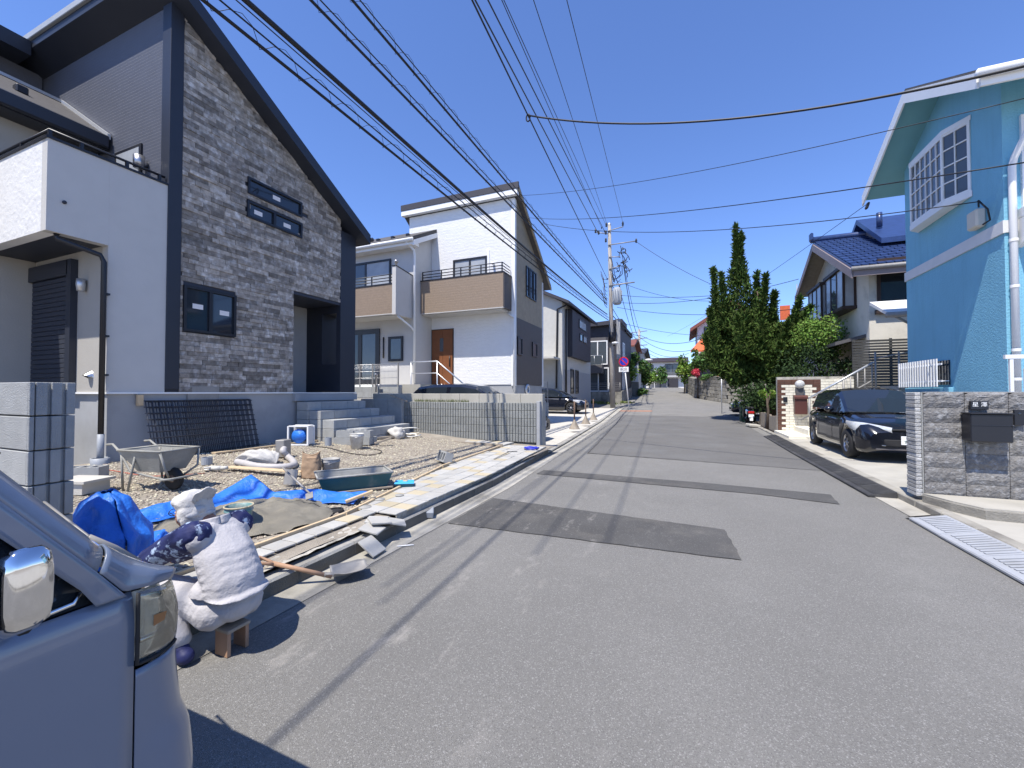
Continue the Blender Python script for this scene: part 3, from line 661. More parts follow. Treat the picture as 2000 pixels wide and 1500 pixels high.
# left wing
YW, XWR = 13.67, -9.86
k = MB(); k.box(-16, YW, 1.8, XWR-.151, YW+.15, 7.42); k.build('wing_wall', K['white_siding'], h2)
k = MB(); k.prism([(XWR, YW, 1.8), (XWR, YM-.001, 1.8), (XWR, YM-.001, 8.10), (XWR, YW, 7.48)], (-.15, 0, 0)); k.build('wing_wall', K['white_siding'], h2)
k = MB(); k.prism([(-9.62, 13.25, 7.38), (-9.62, 14.895, 8.23), (-9.62, 14.895, 8.40), (-9.62, 13.25, 7.55)], (-1.40, 0, 0)); k.prism([(-11.021, 13.25, 7.38), (-11.021, 15.8, 8.70), (-11.021, 15.8, 8.87), (-11.021, 13.25, 7.55)], (-5.5, 0, 0)); rf = k.build('wing_roof', K['roof_slate'], h2)
k = MB(); k.tube([(-16, 13.2, 7.42), (-9.62, 13.2, 7.42)], .07, 8); k.build('gutter', K['white_trim'], rf)
k = MB(); k.prism([(-9.60, 13.26, 7.20), (-9.60, 14.89, 8.04), (-9.60, 14.89, 8.24), (-9.60, 13.26, 7.40)], (-.06, 0, 0)); k.box(-16, 13.27, 7.25, -9.66, 13.67, 7.375); k.build('eave', K['white_trim'], rf)
for i in range(8): MB().box(-15.6+i*.75, 13.75, 7.78, -15.48+i*.75, 13.9, 7.92).build('snow_guard', K['black_metal'], rf)
k = MB(); k.tube([(-9.95, 13.22, 7.38), (-9.80, 13.55, 7.1), (-9.80, 13.6, 6.9), (-9.80, 13.6, 1.85)], .045, 8); k.build('downpipe', K['white_trim'], h2)
k = MB(); k.tube([(-6.42, 14.85, 4.62), (-6.05, 14.83, 4.40), (-6.05, 14.83, 4.1), (-6.05, 14.83, 1.5)], .045, 8); k.build('downpipe', K['white_trim'], h2)
# balconies
def balcony(x0, x1, yf, yb, z0, z1, rz_, sideR):
    k = MB(); k.box(x0, yf, z0, x1, yf+.12, z1); o = k.build('balcony', K['brown_siding'], h2)
    k = MB(); k.box(x1-.12, yf+.121, z0, x1, yb, z1); k.build('side_panel', K['umber_siding'] if sideR else K['white_siding'], o)
    k = MB(); k.box(x0, yf+.121, z0-.06, x1-.121, yb, z0+.04); k.box(x0, yf, z0-.03, x1, yf+.12, z0-.001); k.build('soffit', K['white_siding'], o)
    k = MB(); k.box(x0-.02, yf-.02, z1, x1+.02, yf+.14, z1+.04); k.box(x1-.14, yf+.141, z1, x1+.02, yb, z1+.04); k.build('coping', K['black_metal'], o)
    k = MB()
    for z in (z1+.16, z1+.27, z1+.39):
        k.tube([(x0+.03, yf+.06, z), (x1-.06, yf+.06, z)], .018, 6)
        if sideR: k.tube([(x1-.06, yf+.06, z), (x1-.06, yb-.05, z)], .018, 6)
    n = max(2, int((x1-x0)/.9))
    for i in range(n+1): x = x0+.05+(x1-x0-.12)*i/n; k.box(x-.02, yf+.04, z1+.04, x+.02, yf+.08, z1+.39)
    k.build('railing', K['black_metal'], o); return o
balcony(-9.83, -6.18, 14.06, 14.89, 4.68, 5.98, 0, True)
balcony(-15.5, -10.12, 12.75, 13.66, 4.50, 5.62, 0, False)
k = MB(); k.prism([(-10.11, 12.62, 4.42), (-10.11, 13.665, 4.42), (-10.11, 13.665, 6.12), (-10.11, 12.62, 6.24)], (.17, 0, 0)); fin = k.build('fin_wall', K['white_siding'], h2)
k = MB(); k.prism([(-10.13, 12.60, 6.245), (-10.13, 13.664, 6.125), (-10.13, 13.664, 6.155), (-10.13, 12.60, 6.275)], (.21, 0, 0)); k.build('coping', K['black_metal'], fin)
k = MB(); k.lathe([(0, .24), (.07, .24), (.08, .16), (.045, .15), (.045, 0)], (-10.03, 12.75, 6.26), 12); k.build('vent_cap', K['steel'], fin)
k = MB(); k.tube([(-9.96, 12.75, 4.38), (-9.86, 13.5, 4.05), (-9.82, 13.6, 3.9)], .035, 8); k.build('drain_pipe', K['white_trim'], h2)
# openings
def win_y(name, x0, x1, z0, z1, y, par, fr=.06, mull=1, m=K['black_metal'], pane=K['glass_mid'], cols=None):
    k = MB(); k.box(x0, y-.05, z0, x1, y, z0+fr); k.box(x0, y-.05, z1-fr, x1, y, z1); k.box(x0, y-.05, z0+fr, x0+fr, y, z1-fr); k.box(x1-fr, y-.05, z0+fr, x1, y, z1-fr)
    ed = [x0+fr]
    for i in range(1, mull+1): q = x0+(x1-x0)*i/(mull+1); k.box(q-fr/2, y-.045, z0+fr, q+fr/2, y, z1-fr); ed += [q-fr/2, q+fr/2]
    ed.append(x1-fr); o = k.build(name, m, par)
    for i, (a, b) in enumerate(zip(ed[::2], ed[1::2])): MB().box(a, y-.02, z0+fr, b, y-.002, z1-fr).build('pane', (cols[i] if cols else pane), o)
    return o
def win_x(name, y0, y1, z0, z1, x, par, s=1, fr=.06, mull=1, m=K['black_metal'], pane=K['glass'], cols=None):
    k = MB(); e = x+s*.05
    k.box(x, y0, z0, e, y1, z0+fr); k.box(x, y0, z1-fr, e, y1, z1); k.box(x, y0, z0+fr, e, y0+fr, z1-fr); k.box(x, y1-fr, z0+fr, e, y1, z1-fr)
    ed = [y0+fr]
    for i in range(1, mull+1): q = y0+(y1-y0)*i/(mull+1); k.box(x, q-fr/2, z0+fr, x+s*.045, q+fr/2, z1-fr); ed += [q-fr/2, q+fr/2]
    ed.append(y1-fr); o = k.build(name, m, par)
    for i, (a, b) in enumerate(zip(ed[::2], ed[1::2])): MB().box(x+s*.002, a, z0+fr, x+s*.02, b, z1-fr).build('pane', (cols[i] if cols else pane), o)
    return o
win_y('balcony_window', -8.80, -7.24, 5.2, 6.97, YM, h2, .08, 1, pane=K['curtain'])
win_y('wing_window', -13.6, -11.0, 5.3, 6.95, YW, h2, .08, 1, cols=[K['glass_mid'], K['curtain']])
win_y('terrace_door', -13.6, -11.55, 1.82, 4.12, YW, h2, .20, 1, cols=[K['glass'], K['glass_mid']])
win_y('wing_window', -11.1, -10.38, 2.75, 3.75, YW, h2, .09, 0, pane=K['glass_mid'])
for i in range(3): win_x('slit_window', 16.12+i*.45, 16.47+i*.45, 5.5, 6.78, XR, h2, fr=.05, mull=0)
win_x('window', 15.15, 15.66, 2.98, 3.70, XR+.005, h2, mull=0, pane=K['glass_dull']); win_x('window', 16.88, 17.5, 3.05, 3.68, XR+.005, h2, mull=0, pane=K['glass_dull'])
k = MB(); k.box(-9.84, YM-.03, 1.82, -8.78, YM-.001, 4.14); d = k.build('front_door', K['brown_trim'], h2)
for a, b in ((-9.80, -9.30), (-9.29, -8.82)): MB().box(a, YM-.05, 1.85, b, YM-.03, 4.10).build('door_panel', K['door_wood'], d)
MB().box(-9.42, YM-.056, 3.2, -9.25, YM-.05, 3.75).build('pane', K['glass_mid'], d)
k = MB(); k.tube([(-8.93, YM-.09, 2.55), (-8.93, YM-.09, 3.0)], .02, 6); k.build('handle', K['black_metal'], d)
k = MB(); k.box(-7.25, YM-.03, 6.05, -7.15, YM, 7.2); k.tube([(-6.95, YM-.02, 6.6), (-6.95, YM-.16, 6.6)], .05, 8); k.build('vent_pipe', K['white_trim'], h2)
k = MB(); k.tube([(-11.35, YW-.03, 2.9), (-11.35, YW-.03, 3.75)], .03, 6); k.build('wall_ornament', K['black_metal'], h2)
k = MB(); k.lathe([(.13, -.02), (.13, .02), (.075, .02), (.075, -.02), (.13, -.02)], (0,0,0), 16); k.mx(Matrix.Translation((-6.0, 16.2, 1.62)) @ Matrix.Rotation(R(90), 4, 'Y') @ Matrix.Scale(1.6, 4)); k.build('hose_reel', K['aluminium'], h2)
# raised terrace in front of the left wing, fence and handrail
tw = thing('terrace_wall', 'white block terrace wall below the mesh fence of the white house', 'wall', (-11, 12.2, .4))
for r in range(2):
    for c in range(15): MB().box(-9.4-c*.4, 12.1, 1.30+r*.2-.0, -9.4-c*.4-.394, 12.22, 1.497+r*.2).build('block', K['cblock'], tw)
k = MB(); k.box(-15.4, 12.22, .3, -9.4, 13.6, 1.68); k.box(-15.4, 12.11, .3, -9.4, 12.219, 1.296); k.build('terrace', K['concrete_pale'], tw)
fe = thing('mesh_fence', 'pale wire mesh fence in front of the terrace door', 'fence', (-11, 12.15, 1.7))
for x in (-9.45, -10.6, -11.2, -13.2): k = MB(); k.box(x-.02, 12.14, 1.70, x+.02, 12.18, 2.55); k.build('post', K['steel_dull'], fe)
k = MB()
for z in (1.78, 2.02, 2.26, 2.52): k.tube([(-15.4, 12.16, z), (-9.45, 12.16, z)], .008, 5)
for i in range(100): k.tube([(-15.4+i*.06, 12.16, 1.76), (-15.4+i*.06, 12.16, 2.53)], .0035, 4)
k.build('wire_mesh', K['steel'], fe)
hr = thing('stair_handrail', 'pale steel handrail beside the brown front door', 'handrail', (-9.3, 13.2, 1.7))
k = MB(); k.tube([(-9.25, 12.6, 2.6), (-8.1, 12.6, 2.6), (-6.85, 12.6, 1.65)], .025, 8); k.tube([(-9.25, 12.6, 2.18), (-8.1, 12.6, 2.18), (-6.85, 12.6, 1.23)], .018, 8); k.build('rail', K['aluminium'], hr)
for x, z in ((-9.22, 2.6), (-8.1, 2.6), (-7.0, 1.75)): k = MB(); k.tube([(x, 12.6, .6), (x, 12.6, z)], .022, 8); k.build('post', K['aluminium'], hr)
k = MB()
for i in range(8): k.box(-8.6+i*.25, 12.5, .3, -8.35+i*.25, 14.8, 1.6-.17*i)
k.box(-9.38, 12.3, .3, -8.6, 14.88, 1.78); struct('door_steps', k, K['concrete'])
# small utility box and standpipe
k = MB(); k.tube([(-10.3, 12.0, 1.5), (-10.3, 12.0, 2.1), (-10.25, 11.9, 2.15)], .035, 8); k.tube([(-10.3, 12.0, 1.75), (-10.1, 12.0, 1.75)], .03, 8); k.ball((-10.3, 12, 2.12), .06)
tag(k.build('standpipe', K['steel']), 'small steel garden standpipe on the terrace edge by the fence', 'tap')
# low wall between the two parking bays
lw = thing('bay_wall', 'short grey block wall between the two black parked cars', 'wall', (-6.6, 18.6, .3))
for r in range(4):
    for c in range(5): MB().box(-5.9-c*.5, 18.6, .22+r*.2, -5.9-c*.5-.494, 18.75, .416+r*.2).build('block', K['cblock'], lw)
k = MB(); k.box(-5.94, 18.65, 1.02, -5.90, 18.69, 2.0); k.build('post', K['steel_dull'], lw)
k = MB()
for z in (1.2, 1.5, 1.8, 1.98): k.tube([(-8.3, 18.67, z), (-5.92, 18.67, z)], .008, 5)
for i in range(30): k.tube([(-8.3+i*.08, 18.67, 1.1), (-8.3+i*.08, 18.67, 1.98)], .004, 4)
k.build('wire_mesh', K['steel'], lw)
# three brown broom-like props on the forecourt
for i, (px, py) in enumerate([(1122, 838), (1144, 828), (1159, 820)]):
    p = G(px, py, .19); t = thing('bollard', ['nearest rusty post with a flared foot on the pale forecourt', 'middle rusty post with a flared foot on the forecourt', 'farthest rusty flared post on the forecourt, by the pole'][i], 'bollard', p, 'flared posts on the forecourt')
    k = MB(); k.lathe([(.20, 0), (.19, .02), (.05, .28), (.03, .34)], p, 4); k.build('foot', K['wood_old'], t)
    k = MB(); k.tube([p+Vector((0,0,.3)), p+Vector((0,0,.98))], .025, 8); k.build('post', K['rust'], t)
# ================================================================== HOUSE 3 (cream with a dark panel)
h3 = thing('panel_house', 'narrow cream house with a charcoal upper panel behind the parked hatchback', 'house', (-7.25, 26, .3))
X3 = -7.25
k = MB(); k.prism([(-10.5, 26, .4), (X3, 26, .4), (X3, 26, 7.35), (-8.4, 26, 7.95), (-10.5, 26, 7.95)], (0, 8.8, 0)); k.build('wall', K['house_cream'], h3)
k = MB(); k.box(X3, 27.3, 3.9, X3+.35, 33.2, 7.1); k.build('panel', K['charcoal'], h3)
k = MB(); k.box(X3, 26.3, .5, X3+.02, 34.5, 3.0); k.build('lower_wall', K['house_grey'], h3)
k = MB(); k.prism([(X3+.55, 25.6, 7.15), (-8.5, 25.6, 7.95), (-11, 25.6, 7.95), (-11, 25.6, 8.15), (-8.45, 25.6, 8.15), (X3+.55, 25.6, 7.33)], (0, 9.6, 0)); k.build('roof', K['charcoal'], h3)
win_x('window', 29.2, 31.6, 6.1, 6.75, X3+.35, h3, mull=0, pane=K['curtain']); win_x('window', 29.4, 30.3, 5.2, 5.75, X3+.35, h3, mull=0); win_x('window', 30.5, 31.8, 5.2, 5.75, X3+.35, h3, mull=0, pane=K['curtain'])
win_x('window', 28.0, 28.9, 1.4, 3.1, X3+.02, h3, mull=0); win_x('window', 29.4, 30.3, 1.4, 3.1, X3+.02, h3, mull=0)
k = MB(); k.tube([(X3+.3, 25.9, 7.1), (X3-.3, 25.93, 6.9), (X3-.4, 25.93, .5)], .06, 8); k.tube([(X3+.1, 26.6, 7.0), (X3+.1, 26.6, .5)], .06, 8); k.build('downpipe', K['black_metal'], h3)
k = MB(); k.box(-10.4, 24.6, 3.6, X3-.15, 25.99, 3.72); k.build('canopy', K['house_cream'], h3)
# ================================================================== HOUSE 4 (charcoal box)
h4 = thing('charcoal_house', 'charcoal two storey house with a glass balcony beyond the side street', 'house', (-5.2, 38, .6))
X4, Y4 = -5.2, 38.0
k = MB(); k.box(-12, Y4, .6, X4, 46, 7.55); k.build('wall', K['charcoal'], h4)
k = MB(); k.box(-9.6, Y4-.03, 4.15, X4-1.3, Y4-.001, 6.5); k.box(-9.6, Y4-.9, 3.2, X4-1.5, Y4-.002, 3.95); k.build('upper_bay', K['charcoal_lt'], h4)
k = MB(); k.prism([(X4+.2, Y4-.5, 7.6), (-12.2, Y4-.5, 7.3), (-12.2, Y4-.5, 7.5), (X4+.2, Y4-.5, 8.0)], (0, 3.4, 0)); k.box(-12, Y4+2.91, 7.3, X4+.15, 46.2, 7.7); k.build('roof', K['charcoal'], h4)
win_y('balcony_door', -8.15, -6.35, 4.0, 6.2, Y4-.03, h4, .1, 1, K['white_trim'], K['glass_mid'])
win_y('patio_door', -8.15, -6.25, 1.55, 3.75, Y4, h4, .1, 1, K['white_trim'], K['glass_mid'], cols=[K['glass_mid'], K['glass']])
win_y('patio_door', -10.2, -9.3, 1.55, 3.75, Y4, h4, .1, 0, K['white_trim'], K['glass'])
k = MB(); k.box(-9.55, Y4-.88, 3.96, X4-1.55, Y4-.86, 4.75); b = k.build('balcony_glass', K['glass_mid'], h4)
k = MB(); k.tube([(-9.6, Y4-.87, 4.78), (X4-1.5, Y4-.87, 4.78)], .025, 6)
for i in range(5): k.tube([(-9.55+i*.72, Y4-.87, 3.95), (-9.55+i*.72, Y4-.87, 4.78)], .02, 6)
k.build('railing', K['aluminium'], h4)
win_x('side_window', 39.2, 40.6, 4.5, 6.1, X4, h4, 1, .12, 1, K['white_trim'], K['glass_mid']); win_x('side_window', 39.0, 40.6, 1.6, 3.4, X4, h4, 1, .12, 1, K['white_trim'], K['glass_mid'])
gw4 = thing('garden_wall', 'stained grey block garden wall in front of the charcoal house', 'wall', (-7.5, 36.8, .4))
for r in range(4):
    for c in range(17):
        MB().box(-4.95-c*.45, 36.75, .42+r*.28, -4.95-c*.45-.444, 36.95, .695+r*.28).build('block', K['concrete_old'], gw4)
for c in range(16):
    for r in range(4): MB().box(-5.14, 36.96+c*.45, .45+r*.28+zr(37+c*.45)-.55, -4.95, 36.96+c*.45+.444, .725+r*.28+zr(37+c*.45)-.55).build('block', K['concrete_old'], gw4)
f4 = thing('rail_fence', 'thin grey rail fence on top of the stained garden wall', 'fence', (-7.5, 36.8, 1.55))
k = MB()
for z in (1.7, 1.85, 2.0, 2.15, 2.3): k.tube([(-12.5, 36.85, z), (-5.05, 36.85, z)], .014, 5)
for i in range(9): k.tube([(-12.4+i*.91, 36.85, 1.5), (-12.4+i*.91, 36.85, 2.34)], .025, 6)
k.build('rails', K['steel_dull'], f4)
shd = thing('white_shed', 'white gabled wall end of a small outbuilding by the hill road', 'shed', (-4.6, 45.5, 1.0))
k = MB(); k.prism([(-7.0, 46.3, .8), (-4.5, 46.3, .8), (-4.5, 46.3, 4.6), (-7.0, 46.3, 2.2)], (0, 3, 0)); k.build('wall', K['house_white'], shd)
k = MB(); k.box(-6.2, 46.2, 1.0, -4.45, 46.28, 2.6); k.build('lower_panel', K['concrete_old'], shd)
k = MB(); k.prism([(-7.1, 46.2, 2.15), (-4.4, 46.2, 4.75), (-4.4, 46.2, 4.9), (-7.1, 46.2, 2.3)], (0, 3.2, 0)); k.build('roof', K['charcoal'], shd)
# ================================================================== FAR HOUSES
def simple_house(name, label, x0, x1, y0, y1, z0, z1, wm, rm, ov=.5, rise=1.2, ridge='x', wins=(), swins=(), balc=None, swx=None):
    t = thing(name, label, 'house', ((x0+x1)/2, y0, z0))
    k = MB()
    if ridge == 'y':
        xm = (x0+x1)/2; k.prism([(x0, y0, z0), (x1, y0, z0), (x1, y0, z1), (xm, y0, z1+rise), (x0, y0, z1)], (0, y1-y0, 0)); k.build('wall', wm, t)
        s = rise/(xm-x0); k = MB()
        for sx, xe in ((-1, x0-ov), (1, x1+ov)): k.prism([(xe, y0-ov, z1-ov*s), (xm, y0-ov, z1+rise), (xm, y0-ov, z1+rise+.18), (xe, y0-ov, z1-ov*s+.16)], (0, y1-y0+2*ov, 0))
        k.build('roof', rm, t)
    else:
        ym = (y0+y1)/2; k.prism([(x0, y0, z0), (x0, y1, z0), (x0, y1, z1), (x0, ym, z1+rise), (x0, y0, z1)], (x1-x0, 0, 0)); k.build('wall', wm, t)
        s = rise/(ym-y0); k = MB()
        for ye in (y0-ov, y1+ov): k.prism([(x0-ov, ye, z1-ov*s), (x0-ov, ym, z1+rise), (x0-ov, ym, z1+rise+.18), (x0-ov, ye, z1-ov*s+.16)], (x1-x0+2*ov, 0, 0))
        k.build('roof', rm, t)
    for (a, b, c, d) in wins: win_y('window', a, b, c, d, y0, t, .09, 1, K['brown_trim'], K['glass_mid'])
    for (a, b, c, d) in swins: win_x('window', a, b, c, d, x1 if swx is None else swx, t, 1 if swx is None else -1, .09, 1, K['brown_trim'], K['glass_mid'])
    if balc:
        a, b, c, d = balc; k = MB(); k.box(a, y0-.9, c, b, y0-.001, c+.15)
        for i in range(int((b-a)/.12)): k.box(a+i*.12, y0-.88, c+.15, a+i*.12+.03, y0-.85, c+.95)
        k.box(a, y0-.9, c+.95, b, y0-.84, c+1.0); k.build('balcony', K['steel_dull'], t)
    return t
simple_house('brown_house', 'brown walled house with dark eaves just behind the charcoal house', -12, -5.6, 48, 56, 1, 6.7, K['house_grey'], K['red_roof'], .6, 1.0, 'x', [], [(49, 51, 4.6, 6.2), (52.5, 54.5, 4.6, 6.2)])
simple_house('beige_house', 'beige house with a dark roof behind the shrubs on the left of the hill road', -12, -5.6, 60, 70, 1.5, 6.9, K['house_cream'], K['charcoal'], .7, 1.0, 'x', [], [(61, 63, 4.6, 6.2), (65, 67, 4.6, 6.2)])
simple_house('end_house', 'white two storey house with a brown roof closing the end of the road', -8.4, .2, 88, 96, 2, 7.6, K['house_white'], K['brown_trim'], .7, .9, 'x', [(-7.3, -5.6, 5.6, 7.0), (-3.4, -.6, 4.9, 7.1), (-3.3, -1, 2.6, 4.2)], [], (-4.6, .4, 4.4, 0))
t = thing('end_annex', 'low flat green roofed annex beside the end house', 'house', (2.2, 92, 2)); k = MB(); k.box(.25, 91, 2, 4.5, 96, 5.9); k.build('wall', K['house_grey'], t); k = MB(); k.box(.22, 90.5, 5.9, 4.9, 96.5, 6.15); k.build('roof', K['transf'], t)
k = MB()
for x, m in ((-8.2, 0), (-7.0, 0), (-5.2, 0)): pass
gt = thing('end_gate', 'pale low gate and grey shutter across the end of the hill road', 'gate', (-4, 80, 2.2))
for i, (a, b, m) in enumerate([(-7.4, -6.2, 'house_white'), (-6.1, -5.0, 'house_cream'), (-4.9, -2.7, 'house_grey'), (-2.6, -.9, 'charcoal')]): MB().box(a, 80+i*.03, 2.1, b, 80.2+i*.03, 4.0).build('panel', K[m], gt)
# ================================================================== RIGHT SIDE: near wall with letterbox
nw = thing('split_block_wall', 'dark grey split faced block wall with a letterbox at the right edge', 'wall', (2.82, 7.0, .15))
base = MB()
def sblock(w, h, seed):
    k = MB(); q = random.Random(seed); nu, nv = max(3, int(w/.05)), max(3, int(h/.05))
    def fn(u, v):
        e = min(u, 1-u, v, 1-v); d = 0 if e < .01 else (.012+.012*q.random())
        return (-w/2+w*u, -d, -h/2+h*v)
    k.grid(fn, nu, nv, 0, False); k.box(-w/2, 0.0005, -h/2, w/2, .12, h/2); return k.mesh('block', K['splitblock'])
sb = [sblock(.394, .187, i) for i in range(4)]; sbt = [sblock(.394, .087, i+9) for i in range(3)]; sbh = sblock(.194, .187, 77)
for r in range(7):
    z = .255+r*.19
    for c in range(8):
        x = 3.06+c*.4-(.0 if r % 2 else 0)
        put('block', sb[(r*3+c) % 4], nw, loc=Vector((x, 7.0, z))-nw.location)
for c in range(8): put('block', sbt[c % 3], nw, loc=Vector((3.06+c*.4, 7.0, 1.475-.02+.0))-nw.location)
k = MB(); k.box(2.9, 7.06, .1, 6.2, 7.11, 1.505); k.build('core', K['cblock'], nw)
# end pier of thin stacked stones
for i in range(27):
    z = .15+i*.05; MB().obox((2.815, 7.14, z+.025), .055+rnd.uniform(0,.012), .25, .046, (0,0,0), 0, .006).build('brick', K['splitbrick'], nw)
k = MB(); k.box(2.85, 7.02, .1, 2.9, 7.26, 1.50); k.build('pier_core', K['cblock'], nw)
lb = thing('letterbox', 'black letterbox fixed to the dark split block wall', 'letterbox', (3.4, 6.95, 1.07))
k = MB(); k.box(3.215, 6.79, .90, 3.59, 6.97, 1.235, 0, .008); k.build('body', K['black_metal'], lb)
k = MB(); k.box(3.207, 6.775, 1.236, 3.598, 6.975, 1.25, 0, .004); k.build('lid', K['black_metal'], lb)
k = MB(); k.box(3.225, 6.783, 1.10, 3.58, 6.789, 1.105); k.ball((3.585, 6.785, 1.1), .012); k.build('flap', K['navy'], lb)
def text(s, size, m, loc, rot, par=None, name='lettering', ext=.001, align='CENTER'):
    c = bpy.data.curves.new(name, 'FONT'); c.body = s; c.size = size; c.extrude = ext; c.align_x = align; c.align_y = 'CENTER'
    o = bpy.data.objects.new(name, c); COL.objects.link(o); dg = bpy.context.evaluated_depsgraph_get(); dg.update()
    me = bpy.data.meshes.new_from_object(o.evaluated_get(dg)); bpy.data.objects.remove(o); me.materials.clear(); me.materials.append(m); me.name = name
    o = bpy.data.objects.new(name, me); COL.objects.link(o); o.rotation_euler = rot
    if par is not None: o.parent = par; o.location = Vector(loc)-origin(par)
    else: o.location = loc
    return o
np_ = thing('name_plate', 'small black name plate with two white characters above the letterbox', 'name plate', (3.365, 6.95, 1.34))
k = MB(); k.box(3.285, 6.93, 1.285, 3.45, 6.97, 1.39, 0, .004); k.build('plate', K['black_metal'], np_)
text('星 澤', .062, K['plate'], (3.367, 6.928, 1.345), (R(90), 0, 0), np_)
ic = thing('intercom', 'black doorbell intercom on the wall right of the letterbox', 'intercom', (3.72, 6.95, 1.2))
k = MB(); k.box(3.68, 6.945, 1.10, 3.775, 6.975, 1.29, 0, .006); k.build('body', K['black_metal'], ic)
k = MB(); k.ball((3.727, 6.944, 1.24), .016, .006, .016); k.build('lens', K['glass'], ic)
# ================================================================== BLUE HOUSE
bh = thing('blue_house', 'sky blue stucco house with white bay window and trim on the right', 'house', (5.2, 10, .3))
XB, YN, YF_ = 5.2, 9.95, 13.40
def gz_(y): return 8.02-abs(y-11.7)*.55
k = MB(); k.prism([(XB, YN, .5), (XB, YF_, .5), (XB, YF_, gz_(YF_)), (XB, 11.7, gz_(11.7)), (XB, YN, gz_(YN))], (.2, 0, 0)); k.build('gable_wall', K['sky_blue'], bh)
k = MB(); k.box(XB+.201, YN, .5, 11, YN+.2, gz_(YN)); k.box(XB+.201, YF_-.2, .5, 11, YF_, gz_(YF_)); k.build('side_wall', K['sky_blue'], bh)
k = MB()
for ya, yb in ((9.28, 11.7), (14.05, 11.7)):
    k.prism([(4.58, ya, gz_(ya)+.03), (4.58, yb, gz_(yb)+.03), (4.58, yb, gz_(yb)+.20), (4.58, ya, gz_(ya)+.20)], (7, 0, 0))
rf = k.build('roof', K['roof_slate'], bh)
k = MB()
for ya, yb in ((9.28, 11.695), (14.05, 11.705)):
    k.prism([(4.60, ya+(.0), gz_(ya)), (4.60, yb, gz_(yb)), (4.60, yb, gz_(yb)+.025), (4.60, ya, gz_(ya)+.025)], (6, 0, 0))
k.build('soffit', K['teal_soffit'], rf)
k = MB()
for ya, yb in ((9.26, 11.7), (14.07, 11.7)):
    k.prism([(4.545, ya, gz_(ya)-.12), (4.545, yb, gz_(yb)-.12), (4.545, yb, gz_(yb)+.15), (4.545, ya, gz_(ya)+.15)], (.035, 0, 0))
k.box(4.57, 9.20, gz_(9.28)-.13, 11, 9.24, gz_(9.28)+.06)
k.build('bargeboard', K['white_trim'], rf)
k = MB(); k.tube([(4.5, 9.14, gz_(9.28)+.05), (11, 9.14, gz_(9.28)+.05)], .075, 8); k.build('gutter', K['white_trim'], rf)
k = MB(); k.box(XB-.03, YN-.03, 4.28, XB-.001, YF_+.02, 4.50); k.box(XB, YN-.028, 4.283, 10, YN-.001, 4.497); k.build('band', K['house_white'], bh)
k = MB(); k.tube([(5.45, 9.2, gz_(9.2)-.1), (5.45, 9.2, 6.5), (5.3, 9.86, 5.55), (5.28, 9.88, 5.4), (5.28, 9.88, .6)], .05, 10)
for z in (4.1, 3.3, 2.2, 1.7): k.lathe([(.06, 0), (.06, .05)], (5.28, 9.88, z), 10)
k.build('downpipe', K['white_trim'], bh)
# bay window: two faces with muntins
bw_ = MB(); A, B, Cc = (5.2, 12.72), (4.88, 11.72), (4.88+.28, 10.82)
A = Vector((5.19, 12.72, 0)); B = Vector((4.98, 12.52, 0)); Cb = Vector((4.98, 11.25, 0)); D = Vector((5.19, 10.82, 0))
bay = MB(); out = [A, B, Cb, D]
def lift(ps, z): return [Vector((p.x, p.y, z)) for p in ps]
def scale_out(ps, d): c = Vector((5.19, 11.77, 0)); return [Vector((min(5.199, c.x+(p.x-c.x)*(1+d)), c.y+(p.y-c.y)*(1+d*.5), p.z)) for p in ps]
bay.prism(scale_out(lift(out, 5.30), .12), (0, 0, .12))
bo = bay.build('bay_window', K['white_trim'], bh); MB().prism(scale_out(lift(out, 6.80), .12), (0, 0, .10)).build('cornice', K['white_trim'], bo)
MB().prism(lift(out, 5.42), (0, 0, 1.38)).build('pane', K['glass_mid'], bo)
mu = MB()
for (p, q, n) in ((A, B, 1), (B, Cb, 6), (Cb, D, 2)):
    d = (q-p); nn = Vector((d.y, -d.x, 0)).normalized()
    if nn.x > 0: nn = -nn
    for i in range(n+1):
        b = p+d*i/n; w = .035 if i in (0, n) else .012
        mu.obox((b.x+nn.x*.008, b.y+nn.y*.008, 6.11), w*1.4, .03, 1.38, (0, 0, math.atan2(d.y, d.x)))
    for z in (5.44, 5.78, 6.12, 6.46, 6.78):
        c = (p+q)/2; mu.obox((c.x+nn.x*.008, c.y+nn.y*.008, z), d.length, .026, .022 if 5.5 < z < 6.7 else .05, (0, 0, math.atan2(d.y, d.x)))
mu.build('muntins', K['white_trim'], bo)
# window grille on the ground floor
k = MB(); k.box(5.17, 11.62, 1.66, 5.199, 13.3, 2.18); gr = k.build('window', K['glass'], bh)
for i in range(16): MB().box(5.02, 11.72+i*.112, 1.62, 5.04, 11.72+i*.112+.045, 2.22).build('bar', K['white_trim'], gr)
k = MB(); k.box(5.04, 11.58, 1.72, 5.055, 13.46, 1.76); k.box(5.04, 11.58, 2.08, 5.055, 13.46, 2.12); k.box(5.055, 11.6, 1.73, 5.17, 11.63, 1.75); k.build('grille_rail', K['white_trim'], gr)
k = MB(); k.box(5.12, 11.5, 1.50, 5.199, 13.38, 1.60, 0, .01); k.build('sill', K['sky_blue'], gr)
# electricity meter
k = MB(); k.box(5.05, 10.38, 4.58, 5.198, 10.68, 4.93, 0, .03); me_ = k.build('meter_box', K['cream_wall'], bh)
k = MB(); k.tube([(5.1, 10.4, 4.95), (5.0, 10.2, 5.0), (5.08, 10.12, 4.8), (5.15, 10.2, 4.62), (5.1, 10.3, 4.58)], .015, 6); k.build('meter_cable', K['cable'], me_)
